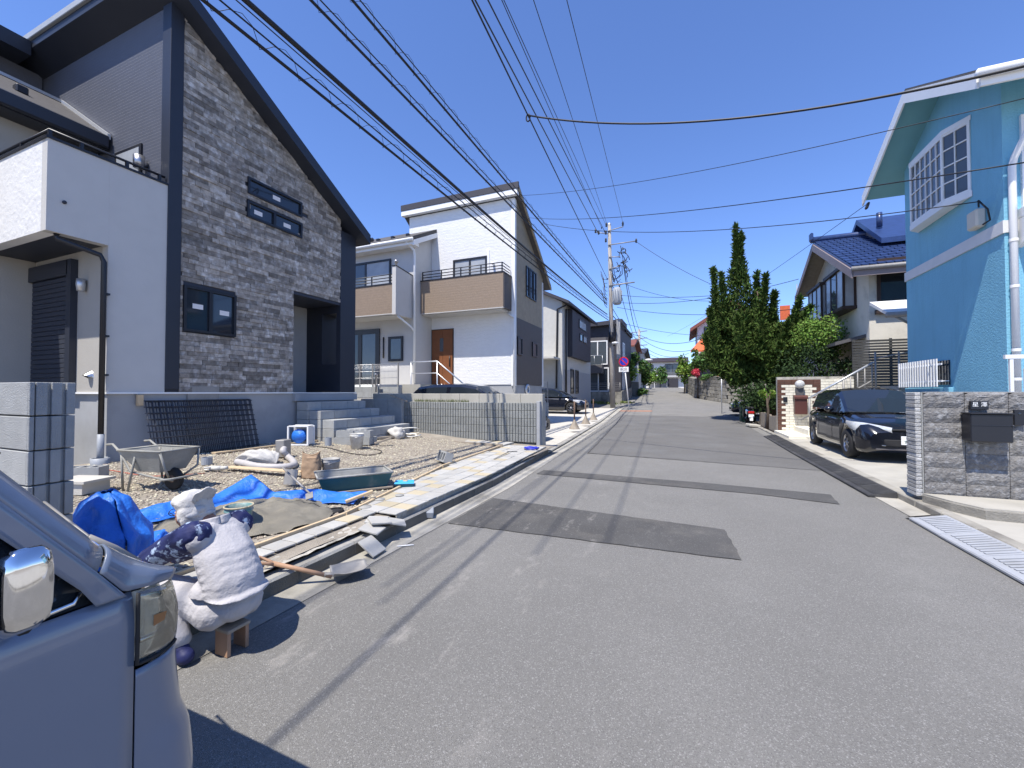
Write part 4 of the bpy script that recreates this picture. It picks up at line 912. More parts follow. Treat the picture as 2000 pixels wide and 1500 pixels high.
# white sash window on the sunny side and a white yard railing
win_y('side_window', 5.42, 6.6, 4.7, 6.3, YN, bh, .12, 1, K['white_trim'], K['glass_mid'])
k = MB(); k.box(5.36, 9.45, 4.5, 6.7, 9.94, 4.66); k.prism([(5.36, 9.55, 4.2), (5.36, 9.94, 4.0), (5.36, 9.94, 4.49), (5.36, 9.45, 4.49)], (.06, 0, 0)); k.build('window_box', K['white_trim'], bh)
yr = thing('yard_railing', 'white yard railing above the dark wall at the right edge', 'railing', (4.6, 8.6, .3))
k = MB(); k.box(4.45, 8.55, 2.0, 6.2, 8.6, 2.06); k.build('top_rail', K['white_trim'], yr)
for i, x in enumerate((4.5, 4.66, 4.82, 5.2, 5.4, 5.6, 5.8)): MB().box(x, 8.555, .3, x+.04, 8.595, 1.999 if i != 1 else 1.85).build('bar', K['white_trim'], yr)
# ================================================================== GATE WALL with cream bricks
gwl = thing('brick_gate_wall', 'cream brick gate wall framed by dark brown bricks near the stairs', 'wall', (3.6, 17, .1))
Y5 = 17.0
k = MB(); k.box(3.03, Y5+.03, .05, 5.2, Y5+.2, 2.03); k.build('core', K['mortar'], gwl)
nrow = 20; rh = .092; z0_ = .1
pb = {}
def brick(x0, x1, z, m):
    key = (round(x1-x0, 2), m)
    if key not in pb: pb[key] = MB().box(-key[0]/2+.004, -.03, -rh/2+.005, key[0]/2-.004, .03, rh/2-.005).mesh('brick', K[m])
    put('brick', pb[key], gwl, loc=Vector(((x0+x1)/2, Y5+.02, z+rh/2))-gwl.location)
for r in range(nrow):
    z = z0_+r*rh
    if r >= nrow-2:
        for c in range(6): brick(3.03+c*.21, 3.03+(c+1)*.21, z, 'brick_brown')
    else:
        a = 3.15 if r % 2 else 3.27
        brick(3.03, a, z, 'brick_brown'); x = a
        e = 4.05 if r % 2 else 4.17
        while x < e-.02: w = min(.23, e-x); brick(x, x+w, z, 'brick_white'); x += w
        brick(e, 4.29, z, 'brick_brown')
    x = 4.29-(.11 if r % 2 else 0)
    while x < 5.2:
        a, b = max(x, 4.29), min(x+.23, 5.2); x += .23
        if b-a > .03: brick(a, b, z, 'brick_white')
gl_ = thing('globe_lamp', 'round glass globe lamp on a dark block on the brick gate wall', 'lamp', (3.66, 16.9, 1.7))
k = MB(); k.box(3.56, 16.84, 1.35, 3.77, 16.985, 1.66, 0, .01); k.build('bracket', K['charcoal_lt'], gl_)
k = MB(); k.ball((3.665, 16.86, 1.77), .145, n=20); k.build('globe', K['globe'], gl_)
mb = thing('mailbox', 'reddish brown mailbox on the cream brick gate wall', 'mailbox', (3.68, 16.9, 1))
k = MB(); k.box(3.5, 16.78, .75, 3.86, 16.985, 1.27, 0, .01); k.build('body', K['mail_brown'], mb)
k = MB(); k.prism([(3.48, 16.985, 1.27), (3.48, 16.74, 1.27), (3.48, 16.74, 1.33), (3.48, 16.85, 1.40), (3.48, 16.985, 1.40)], (.4, 0, 0)); k.build('lid', K['mail_brown'], mb)
k = MB(); k.box(3.2, 16.95, 1.15, 3.32, 16.985, 1.33); tag(k.build('doorbell', K['black_metal']), 'small black doorbell on the left of the brick gate wall', 'doorbell')
# tiled steps and stair with two handrails
k = MB(); k.box(2.92, 14.8, .02, 4.4, 16.99, .17); k.box(3.5, 15.2, .17, 4.6, 16.99, .34); struct('tiled_step', k, K['brick_white'])
k = MB()
for i in range(8): k.box(3.9+i*.28, 15.6, .1, 4.18+i*.28, 16.95, .5+.17*i)
struct('garden_stair', k, K['concrete'])
sr = thing('stair_railing', 'steel stair railing rising to the right past the hatchback', 'railing', (4.5, 15.5, .3))
k = MB(); k.tube([(3.62, 15.6, 1.30), (5.25, 15.6, 2.40)], .03, 8); k.build('handrail', K['aluminium'], sr)
for i in range(10):
    x = 3.64+i*.175; z = 1.30+(x-3.62)*.675; k = MB(); k.tube([(x, 15.6, z-.9), (x, 15.6, z)], .018 if i % 5 else .03, 6); k.build('bar', K['steel_dull'], sr)
k = MB(); k.tube([(3.4, 15.6, .62), (5.25, 15.6, 1.87)], .022, 8); k.build('lower_rail', K['steel_dull'], sr)
sr2 = thing('upper_railing', 'tall thin steel posts of the railing in front of the slat fence', 'railing', (6, 15.6, 1))
for x in (5.30, 5.85, 6.12): k = MB(); k.tube([(x, 15.6, 1.2), (x, 15.6, 2.70)], .025, 6); k.build('post', K['steel_dull'], sr2)
k = MB(); k.tube([(5.28, 15.6, 2.5), (6.3, 15.6, 2.72)], .02, 6); k.build('rail', K['steel_dull'], sr2)
# horizontal slat fence
sf = thing('slat_fence', 'grey horizontal slat fence in front of the cream house', 'fence', (6, 17.3, 1.5))
for i in range(19):
    gap = .012 if i < 13 else .026; z = 1.50+i*.092
    MB().box(5.2, 17.1, z, 8.4, 17.13, z+.092-gap).build('slat', K['slat'], sf)
for x in (5.22, 6.2, 7.2): MB().box(x, 17.131, .8, x+.06, 17.19, 3.26).build('post', K['slat'], sf)
k = MB(); k.box(5.2, 17.05, .1, 8.4, 17.3, 1.48); tag(k.build('base_wall', K['brick_white']), 'pale base wall below the grey slat fence', 'wall')
# ================================================================== CREAM HOUSE with blue tiled roof
ch = thing('cream_house', 'cream rendered house with a blue tiled roof behind the slat fence', 'house', (6, 18, .5))
X6 = 6.0
def g6(y): return 8.0-abs(y-22.0)*.52
k = MB(); k.prism([(X6, 18.1, .5), (X6, 24.6, .5), (X6, 24.6, g6(24.6)), (X6, 22, g6(22)), (X6, 18.1, g6(18.1))], (6.5, 0, 0)); k.build('wall', K['cream_wall'], ch)
rf = None
k = MB()
for ya, yb in ((17.45, 22), (25.2, 22)): k.prism([(5.35, ya, g6(ya)+.02), (5.35, yb, g6(yb)+.02), (5.35, yb, g6(yb)+.14), (5.35, ya, g6(ya)+.14)], (7.5, 0, 0))
rf = k.build('roof', K['blue_tile'], ch)
k = MB()
for i in range(34):
    x = 5.38+i*.22
    for j in range(13):
        ya, yb = 17.4+j*.354, 17.4+(j+1)*.354
        k.prism([(x, ya, g6(ya)+.15+.035), (x, yb, g6(yb)+.15), (x, yb, g6(yb)+.18), (x, ya, g6(ya)+.15+.075)], (.19, 0, 0))
tag(k.build('roof_tile', K['blue_tile'], rf), kind='stuff')
k = MB(); k.tube([(5.25, 22, g6(22)+.25), (12.5, 22, g6(22)+.25)], .13, 8); k.box(5.22, 21.85, g6(22)+.2, 5.34, 22.15, g6(22)+.55, 0, .04); k.build('ridge_tile', K['blue_tile'], rf)
k = MB(); k.tube([(7.2, 20.6, 8.05), (7.2, 20.6, 8.6)], .1, 6); k.prism([(6.9, 19.6, 7.1), (6.9, 22, 8.7), (6.9, 22, 8.9), (6.9, 19.6, 7.3)], (5, 0, 0)); k.prism([(6.9, 24.4, 7.1), (6.9, 22, 8.7), (6.9, 22, 8.9), (6.9, 24.4, 7.3)], (5, 0, 0)); k.build('upper_roof', K['blue_tile'], rf)
k = MB(); k.prism([(7.2, 19.8, 6.8), (7.2, 24.2, 6.8), (7.2, 22, 8.6)], (4, 0, 0)); k.build('upper_gable', K['mauve_fascia'], ch)
k = MB()
for ya, yb in ((17.42, 22), (25.22, 22)): k.prism([(5.31, ya, g6(ya)-.24), (5.31, yb, g6(yb)-.24), (5.31, yb, g6(yb)+.06), (5.31, ya, g6(ya)+.06)], (.04, 0, 0))
k.box(5.36, 17.40, g6(17.45)-.2, 12.5, 17.44, g6(17.45)+.02); k.build('bargeboard', K['mauve_fascia'], rf)
k = MB()
for ya, yb in ((17.5, 22), (25.1, 22)): k.prism([(5.35, ya, g6(ya)-.03), (5.35, yb, g6(yb)-.03), (5.35, yb, g6(yb)+.01), (5.35, ya, g6(ya)+.01)], (7, 0, 0))
k.build('soffit', K['wood_old'], rf)
k = MB(); k.tube([(5.3, 17.36, g6(17.45)+.06), (12.5, 17.36, g6(17.45)+.06)], .07, 8); k.build('gutter', K['steel_dull'], rf)
def bay6(y0, y1, z0, z1):
    x0 = X6-.42; k = MB(); k.box(x0-.04, y0-.04, z0-.12, X6-.001, y1+.04, z0); k.box(x0-.06, y0-.06, z1, X6-.001, y1+.06, z1+.12)
    for y in (y0, y0+(y1-y0)/3, y0+2*(y1-y0)/3, y1-.07): k.box(x0, y, z0, x0+.07, y+.07, z1)
    k.box(X6-.08, y0, z0, X6-.001, y0+.07, z1); o = k.build('bay_window', K['brown_trim'], ch)
    for i in range(3): a = y0+.07+(y1-y0)/3*i; MB().box(x0+.02, a, z0, x0+.035, y0+(y1-y0)/3*(i+1), z1).build('pane', K['glass_mid' if i == 1 else 'curtain'], o)
    MB().box(x0+.07, y0+.02, z0, X6-.08, y0+.035, z1).build('pane', K['curtain'], o)
bay6(19.2, 21.3, 4.75, 6.2); bay6(21.9, 23.9, 4.75, 6.2)
win_y('window', 5.72+.5, 8.6, 4.35, 5.85, 18.1, ch, .1, 1, K['brown_trim'], K['glass'])
k = MB(); k.box(6.1, 17.65, 5.9, 8.8, 18.09, 6.02); k.box(6.15, 17.95, 4.2, 8.7, 18.09, 4.34); k.build('window_hood', K['brown_trim'], ch)
k = MB(); k.prism([(5.1, 18.4, 3.2), (5.1, 23, 3.2), (5.1, 23, 3.32), (5.1, 18.4, 3.32)], (.9, 0, .25)); k.build('porch_roof', K['charcoal_lt'], ch)
# lean-to eave seen past the blue house
t = thing('lean_to_roof', 'white gutter end of a lean-to roof between the blue and the cream house', 'roof', (6, 15.3, 3.6))
k = MB(); k.prism([(5.45, 15.2, 3.72), (5.45, 16.4, 4.25), (5.45, 16.4, 4.35), (5.45, 15.2, 3.82)], (3, 0, 0)); k.build('roof_sheet', K['house_white'], t)
k = MB(); k.tube([(5.4, 15.1, 3.72), (8.4, 15.1, 3.72)], .08, 8); k.tube([(5.6, 15.12, 3.68), (6.0, 15.3, 3.45), (7, 15.4, 3.3)], .04, 6); k.build('gutter', K['steel_dull'], t)
# far neighbours on the right
t = simple_house('flat_roof_house', 'dark flat roofed house behind the juniper tree', 7.5, 13, 30, 37, .6, 6.6, K['house_grey'], K['charcoal'], .5, .25, 'x', [(9.2, 10.6, 5, 6.4)])
k = MB(); a, b = PY(1524, 625, 29.9), PY(1543, 596, 29.9); k.box(a.x, 29.9, a.z, b.x, 29.98, b.z); k.build('orange_panel', K['orange_tile'], t)
k = MB(); a = PY(1557, 610, 30.5); k.tube([a, (a.x, a.y, PY(1557, 555, 30.5).z)], .025, 6); tag(k.build('antenna', K['steel_dull']), 'thin aerial mast above the flat roofed house', 'antenna')
oh = thing('orange_roof_house', 'house with an orange tiled porch roof and red gable above the stone wall', 'house', (3.7, 47, 2))
ox = -1.25
k = MB(); k.prism([(2.6+ox, 47, 1.5), (9+ox, 47, 1.5), (9+ox, 47, 8.3), (5.8+ox, 47, 10.3), (2.6+ox, 47, 8.3)], (0, 8, 0)); k.build('wall', K['house_white'], oh)
k = MB(); k.prism([(1.9+ox, 46.4, 7.75), (5.8+ox, 46.4, 10.4), (5.8+ox, 46.4, 10.7), (1.9+ox, 46.4, 8.1)], (0, 9, 0)); k.prism([(9.7+ox, 46.4, 7.75), (5.8+ox, 46.4, 10.4), (5.8+ox, 46.4, 10.7), (9.7+ox, 46.4, 8.1)], (0, 9, 0)); k.build('roof', K['red_roof'], oh)
k = MB(); k.prism([(1.9+ox, 44.9, 5.5), (6.5+ox, 44.9, 5.5), (6.5+ox, 46.99, 6.9), (3.0+ox, 46.99, 6.9)], (0, 0, .15)); k.build('porch_roof', K['orange_tile'], oh)
win_y('window', 3.2+ox, 4.9+ox, 6.95, 8.2, 47, oh, .1, 1, K['brown_trim'], K['glass'])
for x in (2.4, 5.4): k = MB(); k.box(x+ox, 45.3, 2, x+.2+ox, 45.5, 5.5); k.build('post', K['house_grey'], oh)
k = MB(); k.box(2.7+ox, 46.9, 2, 8+ox, 46.99, 5.5); k.build('lower_wall', K['charcoal_lt'], oh)
t = simple_house('dark_roof_house', 'low house with a long dark roof farther up on the right of the hill road', 1.2, 8, 62, 74, 2.2, 5.6, K['house_cream'], K['roof_slate'], .9, 3.0, 'y', [(2.0, 3.4, 3.2, 4.8)])
# stone retaining wall at the far corner
sw = thing('stone_retaining_wall', 'mossy stone block retaining wall at the far corner of the road', 'wall', (3, 38, .4))
line = [(8.5, 37.2), (3.45, 37.9), (1.25, 43.8), (.30, 54)]
def along(s):
    for a, b in zip(line, line[1:]):
        a, b = Vector((*a, 0)), Vector((*b, 0)); L = (b-a).length
        if s <= L: return a+(b-a)*s/L, (b-a)/L
        s -= L
    return None
for r in range(8):
    s = .1 if r % 2 else .4
    while True:
        w = rnd.uniform(.6, .95); q = along(s+w/2)
        if q is None: break
        p, d = q; top = 2.75 if p.y < 44 else 2.75+(p.y-44)*.06
        z = zr(p.y)+.0+r*.31
        s += w
        if z+.2 > top+.25: continue
        MB().obox((p.x, p.y, z+.15), w-.015, .5+rnd.uniform(0, .05), .30, (0, 0, math.atan2(d.y, d.x)), 0, .025).build('stone', K['concrete_old'], sw)
k = MB(); k.prism([(8.5, 37.7, .3), (3.8, 38.3, .3), (1.7, 44, .3), (.7, 54, .3), (8.5, 54, .3)], (0, 0, 2.3)); struct('terrace_ground', k, K['earth'])
k = MB(); k.tube([(2.05, 27.2, zr(27)), (2.05, 27.2, zr(27)+2.5)], .03, 8); k.tube([(2.05, 27.2, zr(27)+2.3), (2.05, 27.2, zr(27)+2.62)], .045, 8); tag(k.build('marker_post', K['aluminium']), 'thin pale marker post standing by the dark car front on the right', 'post')
# ================================================================== CARS
def car(name, label, loc, rot, L, Wd, H, fy, ry, wr, hood, waist, roof, rim_m, gnd, mirror=True, plate=None, emblem=False, grille=True, seed=0, group=None):
    """local frame: +y is the nose, x to the side. fy, ry wheel positions; hood/waist/roof are (y, z) tables"""
    t = thing(name, label, 'car', loc, group, rot); hl = L/2; zs = .19; ra = wr+.055
    def pw(y):
        a = abs(y)/hl; return Wd/2*(1-.20*max(0, (a-.70)/.30)**2.2-.02*a)
    ysl = sorted(set([round(-hl+L*i/44, 3) for i in range(45)]+[round(w+ra*math.cos(math.pi*i/10), 3) for w in (fy, ry) for i in range(11)]))
    k = MB(); S = []
    for y in ysl:
        w = pw(y); zt = lerp_tab(hood, y); zb = zs
        for c in (fy, ry):
            if abs(y-c) < ra: zb = max(zb, wr+math.sqrt(max(0, ra*ra-(y-c)**2))*.98)
        e = abs(y)/hl
        if e > .97: zb = max(zb, .26)
        zb = min(zb, zt-.12); sh = zt-.06-(.04 if abs(y) < hl*.8 else 0)
        pts = [(0, zt), (.45*w, zt-.004), (.80*w, zt-.022), (.93*w, sh), (.985*w, sh-.09), (1.0*w, (sh+zb)*.5), (.985*w, zb+.07), (.955*w, zb), (.55*w, zb+.01), (0, zb+.01)]
        if e > .985: pts = [(x*.965, zb+.05+(z-zb-.05)*.90) for x, z in pts]
        S.append((y, pts))
    def yb(y, z):   # rounded nose and tail
        return y
    for s in (1, -1):
        n = len(S[0][1]); vs = [(s*x, y-.0, z) for y, p in S for x, z in p]
        fs = [(i*n+j, (i+1)*n+j, (i+1)*n+j+1, i*n+j+1) for i in range(len(S)-1) for j in range(n-1)]
        ends = [tuple(range(n)), tuple((len(S)-1)*n+j for j in range(n))[::-1]]
        if s > 0: fs = [f[::-1] for f in fs]; ends = [f[::-1] for f in ends]
        k.add(vs, fs, 0, True); k.add(vs, [], 0)
        b = len(k.v)-len(vs)
        for f in ends: k.f.append(tuple(b+q for q in f)); k.m.append(0); k.s.append(False)
    body = k.build('body', K['car_black'], t, world=False)
    # cabin
    y0, y1 = roof[0][0], roof[-1][0]
    cs = sorted(set([y0+(y1-y0)*i/26 for i in range(27)]+[p[0] for p in roof])); ws0, ws1 = None, None
    parts = {'roof_panel': MB(), 'windscreen': MB(), 'rear_window': MB(), 'side_window': MB(), 'side_window2': MB()}
    ytop = [p[0] for p in roof if p[1] > H-.12]; yf_, yr_ = max(ytop), min(ytop)
    sec = []
    for y in cs:
        zr_ = lerp_tab(roof, y); zw = min(lerp_tab(waist, y), zr_-.01); w = pw(y); f = max(.02, (zr_-zw)/(H-lerp_tab(waist, 0)))
        wt = w*(.90-.20*min(1, f)); wb = w*.925
        sec.append((y, [(wb, zw), (wt+(wb-wt)*.12, zw+(zr_-zw)*.84), (wt*.93, zr_-.02*f), (wt*.5, zr_+.012*f), (0, zr_+.018*f)]))
    for (ya, pa), (yb_, pb) in zip(sec, sec[1:]):
        ym = (ya+yb_)/2
        for s in (1, -1):
            for j in range(4):
                q = [(s*pa[j][0], ya, pa[j][1]), (s*pb[j][0], yb_, pb[j][1]), (s*pb[j+1][0], yb_, pb[j+1][1]), (s*pa[j+1][0], ya, pa[j+1][1])]
                if s > 0: q = q[::-1]
                if j == 0:
                    pil = any(abs(ym-b) < .05 for b in ((yf_+yr_)/2+.1,))
                    key = 'roof_panel' if pil or ym < yr_-.25 else ('side_window' if s > 0 else 'side_window2')
                else:
                    key = 'windscreen' if ym > yf_ and j >= 2 else ('rear_window' if ym < yr_-.05 and j >= 2 else 'roof_panel')
                parts[key].add(q, [(0,1,2,3)], 0, True)
    for kk, m in (('roof_panel', 'car_black'), ('windscreen', 'glass'), ('rear_window', 'glass'), ('side_window', 'glass'), ('side_window2', 'glass')):
        if parts[kk].f: parts[kk].build(kk.rstrip('2'), K[m], t, world=False)
    k = MB(); k.box(-Wd*.36, ry-.45, zs+.02, Wd*.36, fy+.45, .60); k.build('underbody', K['rubber'], t, world=False)
    # wheels
    ty = MB(); ty.lathe([(wr*.60, -.09), (wr*.92, -.095), (wr, -.06), (wr, .06), (wr*.92, .095), (wr*.60, .09)], (0,0,0), 28)
    ty.mx(Matrix.Rotation(R(90), 4, 'Y')); tm = ty.mesh('tyre', K['rubber'])
    rm = MB(); rr = wr*.66
    rm.lathe([(rr, .055), (rr, .088), (rr*.92, .09), (rr*.88, .05)], (0,0,0), 28); rm.lathe([(0, .075), (rr*.2, .075), (rr*.22, .03)], (0,0,0), 12)
    for q in range(7):
        a = 2*math.pi*q/7; rm.obox((math.cos(a)*rr*.55, math.sin(a)*rr*.55, .062), rr*.78, rr*.17, .02, (0, 0, a))
    rm.lathe([(rr*.9, .0), (0, .0)], (0,0,0), 20, 1)
    rmm = [rm.mx(Matrix.Rotation(R(90), 4, 'Y')).mesh('rim', [rim_m, K['rubber']])]
    for y in (fy, ry):
        for s in (1, -1):
            wn = bpy.data.objects.new('wheel', tm); COL.objects.link(wn); wn.parent = t; wn.location = (s*(Wd/2-.115), y, wr)
            if s < 0: wn.rotation_euler = (0, 0, math.pi)
            ro = bpy.data.objects.new('rim', rmm[0]); COL.objects.link(ro); ro.parent = wn
    if mirror:
        for s in (1, -1): k = MB(); k.ball((s*(Wd/2+.07), yf_+.42, lerp_tab(waist, yf_)+.07), .095, .07, .065, 14); k.build('wing_mirror', K['car_black'], t, world=False)
    # lamps hug the front corners
    for s in (1, -1):
        k = MB(); zl = lerp_tab(hood, hl-.2)-.085
        def fn(u, v):
            y = hl-.02-.62*u; w = pw(y); x = w*(.42+.55*min(1, u*2.3))*.985 if u < .43 else w*.985
            ht = .155*(1-.55*max(0, u-.45)/.55)*(.55+.45*min(1, u*3)); zz = zl-.05+.11*u+1.2*ht*(v-.5)
            bul = .012*math.sin(math.pi*v)
            return (s*(x+bul+.012), y+.022+bul, zz)
        k.grid(fn, 14, 6, 0, True, flip=(s > 0)); k.build('headlight', K['lamp_glass'], t, world=False)
        k = MB(); zt = .34
        for i in range(3): k.tube([(s*(pw(hl-.1)*.55), hl+.012-.02*i, zt+.09*i), (s*(pw(hl-.15)*.82), hl-.07-.02*i, zt+.02+.09*i)], .012, 6)
        k.build('bumper_slot', K['steel'], t, world=False)
        k = MB(); k.box(s*(Wd/2*.985), -.02, .78, s*(Wd/2+.012), .16, .81, 0, .006); k.build('door_handle', K['car_black'], t, world=False)
    if grille:
        k = MB(); k.box(-.42, hl-.03, .33, .42, hl+.012, .46, 0, .01); k.box(-.30, hl-.04, .63, .30, hl+.008, .67, 0, .008); k.build('grille', K['rubber'], t, world=False)
        k = MB(); k.box(-.55, hl-.05, .255, .55, hl+.015, .28, 0, .006); k.build('lip', K['charcoal_lt'], t, world=False)
    if plate:
        k = MB(); k.box(-.165, hl+.013, .37, .165, hl+.025, .535, 0, .004); p = k.build('number_plate', K['plate'], t, world=False)
        for (s_, sz, x, z) in plate:
            text(s_, sz, K['plate_green'], (x, hl+.026, z), (R(90), 0, math.pi), p)
            p_ = p.children[-1]; p_.location = (x, hl+.027, z)
    if emblem:
        k = MB(); k.tube([(math.cos(a)*.062, hl+.025, .70+math.sin(a)*.05) for a in [2*math.pi*i/24 for i in range(25)]], .009, 6)
        k.tube([(-.055, hl+.022, .715), (-.02, hl+.03, .712), (0, hl+.032, .685), (.02, hl+.03, .712), (.055, hl+.022, .715)], [.006, .010, .008, .010, .006], 6)
        k.build('emblem', K['chrome'], t, world=False)
    # shut lines of the doors
    k = MB()
    for y in (yf_+.30, (yf_+yr_)/2+.05, yr_+.25):
        for s in (1, -1): k.box(s*(pw(y)*1.001), y-.004, .30, s*(pw(y)*1.001+.003), y+.004, .80)
    k.build('shut_line', K['rubber'], t, world=False)
    return t
hood_h = [(-1.94, .82), (-1.8, .93), (-1.2, .97), (.6, .94), (.9, .955), (1.5, .86), (1.8, .76), (1.94, .64)]
waist_h = [(-1.9, .97), (-1.0, .99), (.4, .92), (1.1, .94)]
roof_h = [(-1.90, .97), (-1.75, 1.18), (-1.45, 1.40), (-1.0, 1.455), (-.3, 1.475), (.12, 1.43), (.5, 1.24), (.98, .965), (1.04, .95)]
car('parked_hatchback', 'black hatchback parked in the driveway beside the blue house', (4.02, 12.22, .115), math.pi, 3.9, 1.69, 1.475, 1.25, -1.24, .30, hood_h, waist_h, roof_h, K['steel'], .1, plate=[('横浜', .042, -.0, .508), ('す 60-88', .072, 0, .425)], emblem=True)
hood_m = [(-2.2, .9), (-2.0, 1.0), (.9, .98), (1.2, .97), (1.8, .82), (2.2, .62)]
roof_m = [(-2.15, 1.0), (-2.0, 1.35), (-1.75, 1.55), (-1.2, 1.63), (-.2, 1.64), (.3, 1.56), (1.25, .98), (1.3, .97)]
car('parked_minivan', 'long black car hidden behind the ribbed wall with only its roof and nose showing', (-5.98, 11.55, .12), -math.pi/2, 4.4, 1.69, 1.64, 1.35, -1.35, .32, hood_m, [(-2, 1.0), (1.3, .97)], roof_m, K['steel'], .1, plate=[('横浜', .042, 0, .508), ('530', .06, 0, .425)])
car('parked_compact', 'black compact car parked nose out in front of the cream panel house', (-7.28, 24.35, .28), -math.pi/2, 3.95, 1.69, 1.46, 1.22, -1.25, .31, hood_h, waist_h, roof_h, K['steel'], .2)
car('shaded_car', 'dark car with its nose poking out from the shade of the juniper', (4.35, 26.0, .22), math.pi/2, 3.95, 1.69, 1.5, 1.22, -1.25, .31, hood_h, waist_h, roof_h, K['steel'], .2)
# scooter seen from behind
sp = Vector((2.66, 20.6, .07)); t = thing('scooter', 'small dark scooter with a red tail lamp parked by the kerb', 'scooter', sp)
k = MB(); k.lathe([(.13, -.05), (.22, -.05), (.23, 0), (.22, .05), (.13, .05), (.13, -.05)], (0,0,0), 16); k.mx(Matrix.Translation(sp+Vector((0, 0, .23))) @ Matrix.Rotation(R(90), 4, 'Y')); k.build('wheel', K['rubber'], t)
k = MB(); k.lathe([(.13, -.05), (.22, -.05), (.23, 0), (.22, .05), (.13, .05), (.13, -.05)], (0,0,0), 16); k.mx(Matrix.Translation(sp+Vector((0, 1.15, .23))) @ Matrix.Rotation(R(90), 4, 'Y')); k.build('wheel', K['rubber'], t)
k = MB(); k.obox(sp+Vector((0, .1, .55)), .30, .62, .26, (.1, 0, 0), 0, .06); k.obox(sp+Vector((0, .6, .28)), .28, .5, .1, (0, 0, 0), 0, .03); k.obox(sp+Vector((0, 1.0, .6)), .36, .12, .66, (.25, 0, 0), 0, .05); k.build('body', K['car_black'], t)
k = MB(); k.obox(sp+Vector((0, .15, .74)), .28, .68, .12, (0, 0, 0), 0, .05); k.build('seat', K['rubber'], t)
k = MB(); k.tube([sp+Vector((-.32, .85, 1.0)), sp+Vector((0, .95, 1.05)), sp+Vector((.32, .85, 1.0))], .02, 6); k.build('handlebar', K['steel_dull'], t)
for s in (1, -1): k = MB(); k.tube([sp+Vector((s*.22, .9, 1.02)), sp+Vector((s*.28, .88, 1.2))], .008, 5); k.ball(sp+Vector((s*.29, .87, 1.23)), .05, .015, .04); k.build('mirror', K['rubber'], t)
k = MB(); k.obox(sp+Vector((0, -.24, .56)), .24, .06, .10, (0, 0, 0), 0, .02); k.build('tail_lamp', K['tail_red'], t)
k = MB(); k.obox(sp+Vector((0, -.27, .42)), .20, .01, .12, (-.15, 0, 0)); k.obox(sp+Vector((0, -.29, .28)), .12, .012, .14, (-.2, 0, 0)); k.build('number_plate', K['plate'], t)
for i, (x, y) in enumerate(((2.55, 22.3), (2.75, 22.9))):
    k = MB(); k.obox((x+.15, y, .50), .5, .6, .82, (0, 0, 0), 0, .03); o = k.build('waste_bin', K['green_bin']); tag(o, ['dark green waste bin nearest the scooter in the tree shade', 'dark green waste bin next to the shaded car'][i], 'bin', 'green bins in the shade')
    k = MB(); k.obox((x+.15, y, .93), .54, .64, .05, (0, 0, 0), 0, .015); k.build('lid', K['green_bin'], o)
k = MB(); k.obox((2.62, 19.6, .13), .42, .55, .12, (0, .08, .2), 0, .03); tag(k.build('kerb_step', K['concrete']), 'loose pale concrete step block lying at the kerb behind the scooter', 'block')
gp = thing('garden_planter', 'row of weathered wooden planter boards beside the brick gate wall', 'planter', (3.1, 18.6, .1))
for i in range(12): MB().box(3.02, 17.15+i*.30, .08, 3.08, 17.43+i*.30, .62+rnd.uniform(-.06, .06)).build('board', K['wood_old'], gp)
k = MB(); k.box(3.1, 17.2, .0, 9, 24.2, .12); struct('garden_soil', k, K['earth'])
# ================================================================== UTILITY POLE, SIGNS, WIRES
PB = G(1197, 797, .33); PB.z = zr(PB.y)+.02
def atp(x, y): return PY(x, y, PB.y)
up = thing('utility_pole', 'tall concrete utility pole with transformer and many cables by the side street', 'utility pole', PB)
ztop = atp(1190, 440).z; lean = atp(1190, 440).x-PB.x
def pole(z): return Vector((PB.x+lean*(z-PB.z)/(ztop-PB.z), PB.y, z))
k = MB(); k.tube([pole(PB.z-.2), pole(4), pole(8), pole(ztop)], [.19, .17, .145, .115], 16); k.build('shaft', K['pole_conc'], up)
k = MB(); k.lathe([(.125, 0), (.125, .1), (.05, .18), (0, .18)], pole(ztop), 12); k.build('cap', K['aluminium'], up)
def arm(xa, ya, xb, yb, r=.035, n='crossarm'):
    k = MB(); a, b = atp(xa, ya), atp(xb, yb); a.y -= .15; b.y -= .15; k.tube([a, b], r, 6); k.build(n, K['steel_dull'], up)
arm(1187, 453, 1218, 444); arm(1163, 455, 1188, 458); arm(1188, 480, 1243, 472, .04); arm(1190, 503, 1212, 503); arm(1190, 527, 1212, 520); arm(1190, 559, 1240, 552, .05)
k = MB()
for (x, y) in ((1185, 440), (1217, 438), (1164, 452), (1184, 455), (1184, 470), (1243, 471), (1170, 455)):
    p = atp(x, y); p.y -= .15; k.lathe([(.03, -.18), (.09, -.12), (.05, -.06), (.09, 0), (.05, .06), (.06, .12), (0, .14)], p, 8)
tag(k.build('insulator', K['insul'], up), kind='stuff')
c = atp(1205, 580); k = MB(); k.lathe([(0, .62), (.22, .62), (.30, .5), (.30, -.52), (.24, -.6), (0, -.6)], (c.x+.05, c.y-.25, c.z), 16)
for i in range(10): a = i*.63; k.obox((c.x+.05+.32*math.cos(a), c.y-.25+.32*math.sin(a), c.z), .07, .02, .8, (0, 0, a))
k.build('transformer', K['transf'], up)
k = MB()
for i in range(26):
    p = atp(1212+rnd.uniform(-8, 14), 520+rnd.uniform(-32, 12)); q = p+Vector((rnd.uniform(-.5, .4), rnd.uniform(-.3, .3), rnd.uniform(-.7, .4)))
    k.tube([p, (p+q)/2+Vector((.1, .1, rnd.uniform(-.25, .1))), q], .03, 5)
for i in range(16):
    a = atp(1190+rnd.uniform(-3, 6), 560-i*4); b = atp(1196+rnd.uniform(0, 18), 545+rnd.uniform(-20, 30)); k.tube([a, (a+b)/2-Vector((0, 0, .4)), b], .02, 5)
